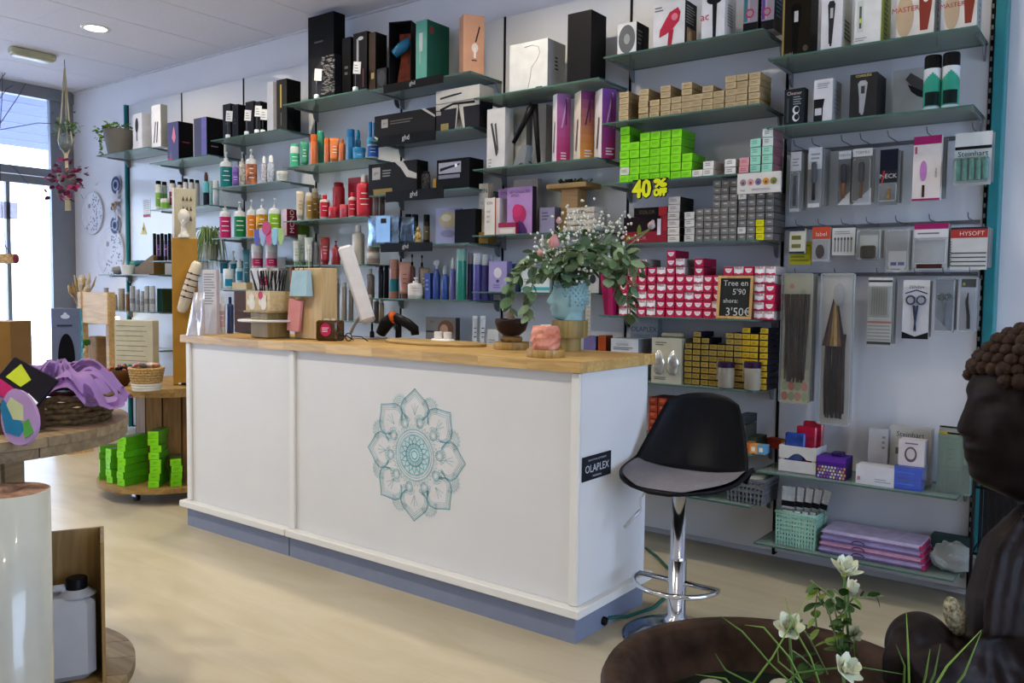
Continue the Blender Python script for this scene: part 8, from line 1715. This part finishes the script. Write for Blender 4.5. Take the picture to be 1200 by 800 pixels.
# plants in the bowl
PW2 = mat('#d6dac0', .55, vary=.06); GL = [mat(c, .5, vary=.2, nscale=30) for c in ('#2f4a24', '#41602c', '#6d8a2c')]; GST = mat('#5a7438', .6)
def B(x, y, D): return at_d(x, y, D)-Vector((BC.x, BC.y, 0))
fp = thing('bowl_flowers', 'white flowers with green leaf sprigs growing in the fountain bowl', 'flowers', (BC.x, BC.y, 0))
pet = []
for L_, W_ in ((.021, .015), (.017, .012)):
    m = MB(); vs = []
    for i in range(6):
        f = i/5; ww = W_/2*math.sin(PI*(.12+.8*f)); zz = .35*L_*f*f; vs += [(L_*f, -ww, zz+ww*.3), (L_*f, 0, zz), (L_*f, ww, zz+ww*.3)]
    pet.append(m.add(vs, [(i*3+j, i*3+3+j, i*3+4+j, i*3+1+j) for i in range(5) for j in range(2)], PW2, None, True).mesh('petal'))
def flower(x, y, D, s, face, droop=0.):
    q = B(x, y, D); f = MB().tube([B(x+6, y+75*s, D+.02), B(x+2, y+30*s, D), q], .0022, GST, 6).ball(q, .005*s, None, None, mat('#a9b45c', .6), 8, 6).build('flower', fp)
    Rm = face.to_track_quat('Z', 'Y').to_matrix().to_4x4()
    for ring, (n, el) in enumerate(((6, 12), (6, 42), (5, 68))):
        for i in range(n):
            o = put('petal', pet[0 if ring < 2 else 1], f); M_ = Matrix.Translation(q) @ Rm @ Euler((0, 0, 2*PI*(i+.5*ring)/n)).to_matrix().to_4x4() @ Euler((0, -R_(el), 0)).to_matrix().to_4x4() @ TR(s=s*1.25); o.matrix_local = M_
tc = -AX_F
flower(989, 672, 1.42, 1.15, tc*.3+AX_R*.2+Vector((0, 0, 1))); flower(925, 737, 1.38, 1.05, tc*.8+Vector((0, 0, .8))-AX_R*.3); flower(988, 786, 1.22, 1.0, tc*.7+AX_R*.4+Vector((0, 0, .7))); flower(1000, 742, 1.45, .6, tc+Vector((0, 0, .4))); flower(993, 690, 1.44, .8, AX_R*.9+Vector((0, 0, .3)))
LF2 = [leaf_mesh(.024, .017, m) for m in GL]
for pl, lm in (([(985, 770), (982, 730), (975, 700), (950, 680)], LF2), ([(985, 770), (972, 720), (958, 690), (955, 715), (957, 735)], LF2[1:]), ([(985, 770), (985, 720), (1000, 700), (1035, 698)], LF2), ([(985, 770), (988, 735), (992, 705), (978, 690)], LF2[:2]), ([(960, 790), (940, 770), (925, 760)], LF2), ([(985, 780), (1000, 755), (1004, 735)], LF2), ([(970, 790), (950, 750), (930, 720)], LF2[1:])):
    branch(fp, [B(x, y, 1.42) for x, y in pl], .011, lm, 'leaf_sprig', .0016, .95)
gb = thing('grass_tuft', 'long thin green grass blades rising from the fountain bowl', 'grass', (BC.x, BC.y, 0)); GB = [mat('#5c7a30', .5), mat('#70903c', .5), mat('#466428', .5)]
for i, (pl, D) in enumerate((([(960, 830), (905, 780), (870, 740), (845, 722)], 1.33), ([(955, 830), (925, 770), (895, 735), (873, 732)], 1.35), ([(950, 830), (880, 800), (850, 785), (838, 765)], 1.28), ([(965, 830), (930, 790), (912, 775), (911, 755)], 1.34), ([(970, 830), (950, 770), (930, 735), (920, 700)], 1.36), ([(900, 820), (935, 788), (1000, 780), (1060, 790)], 1.25), ([(880, 830), (850, 795), (815, 790)], 1.25), ([(1066, 830), (1064, 760), (1062, 715)], 1.2), ([(1058, 830), (1060, 780), (1050, 755)], 1.2), ([(1075, 830), (1085, 790), (1090, 760)], 1.19), ([(1080, 830), (1110, 780), (1150, 738)], 1.15), ([(1078, 830), (1095, 790), (1102, 755)], 1.18), ([(1100, 830), (1130, 790), (1150, 740)], 1.16), ([(860, 830), (905, 770), (945, 700)], 1.34))):
    q = [B(x, y, D) for x, y in pl]; n = len(q); MB().tube(q, .002, GB[i % 3], 5, rs=[.0019]+[.0015]*(n-2)+[.0004]).build('grass_blade', gb)
# black wire rack behind the statue
p = at_y(1166, 590, 3.55); t = thing('wire_rack', 'black wire rack standing behind the statue', 'rack', (p.x+.02, 3.72, 0)); MB().box(-.09, .08, .05, .09, .085, 1.0*at_y(1160, 563, 3.5).z, BLACK2).build('back_panel', t); zt = at_y(1160, 561, 3.5).z; w = .1
for i in range(9): MB().tube([(-w+.025*i, -.1, zt), (-w+.025*i, -.1, .02)], .003, BLACK, 5).build('wire', t)
for z in (zt, zt-.06, zt*.5, .02): MB().tube([(-w, -.1, z), (w, -.1, z), (w, .1, z), (-w, .1, z)], .006, BLACK, 6, closed=True).build('wire_ring', t)
for sx in (-1, 1):
    for sy in (-1, 1): MB().tube([(sx*w, sy*.1, 0), (sx*w, sy*.1, zt)], .007, BLACK, 6).build('leg', t)
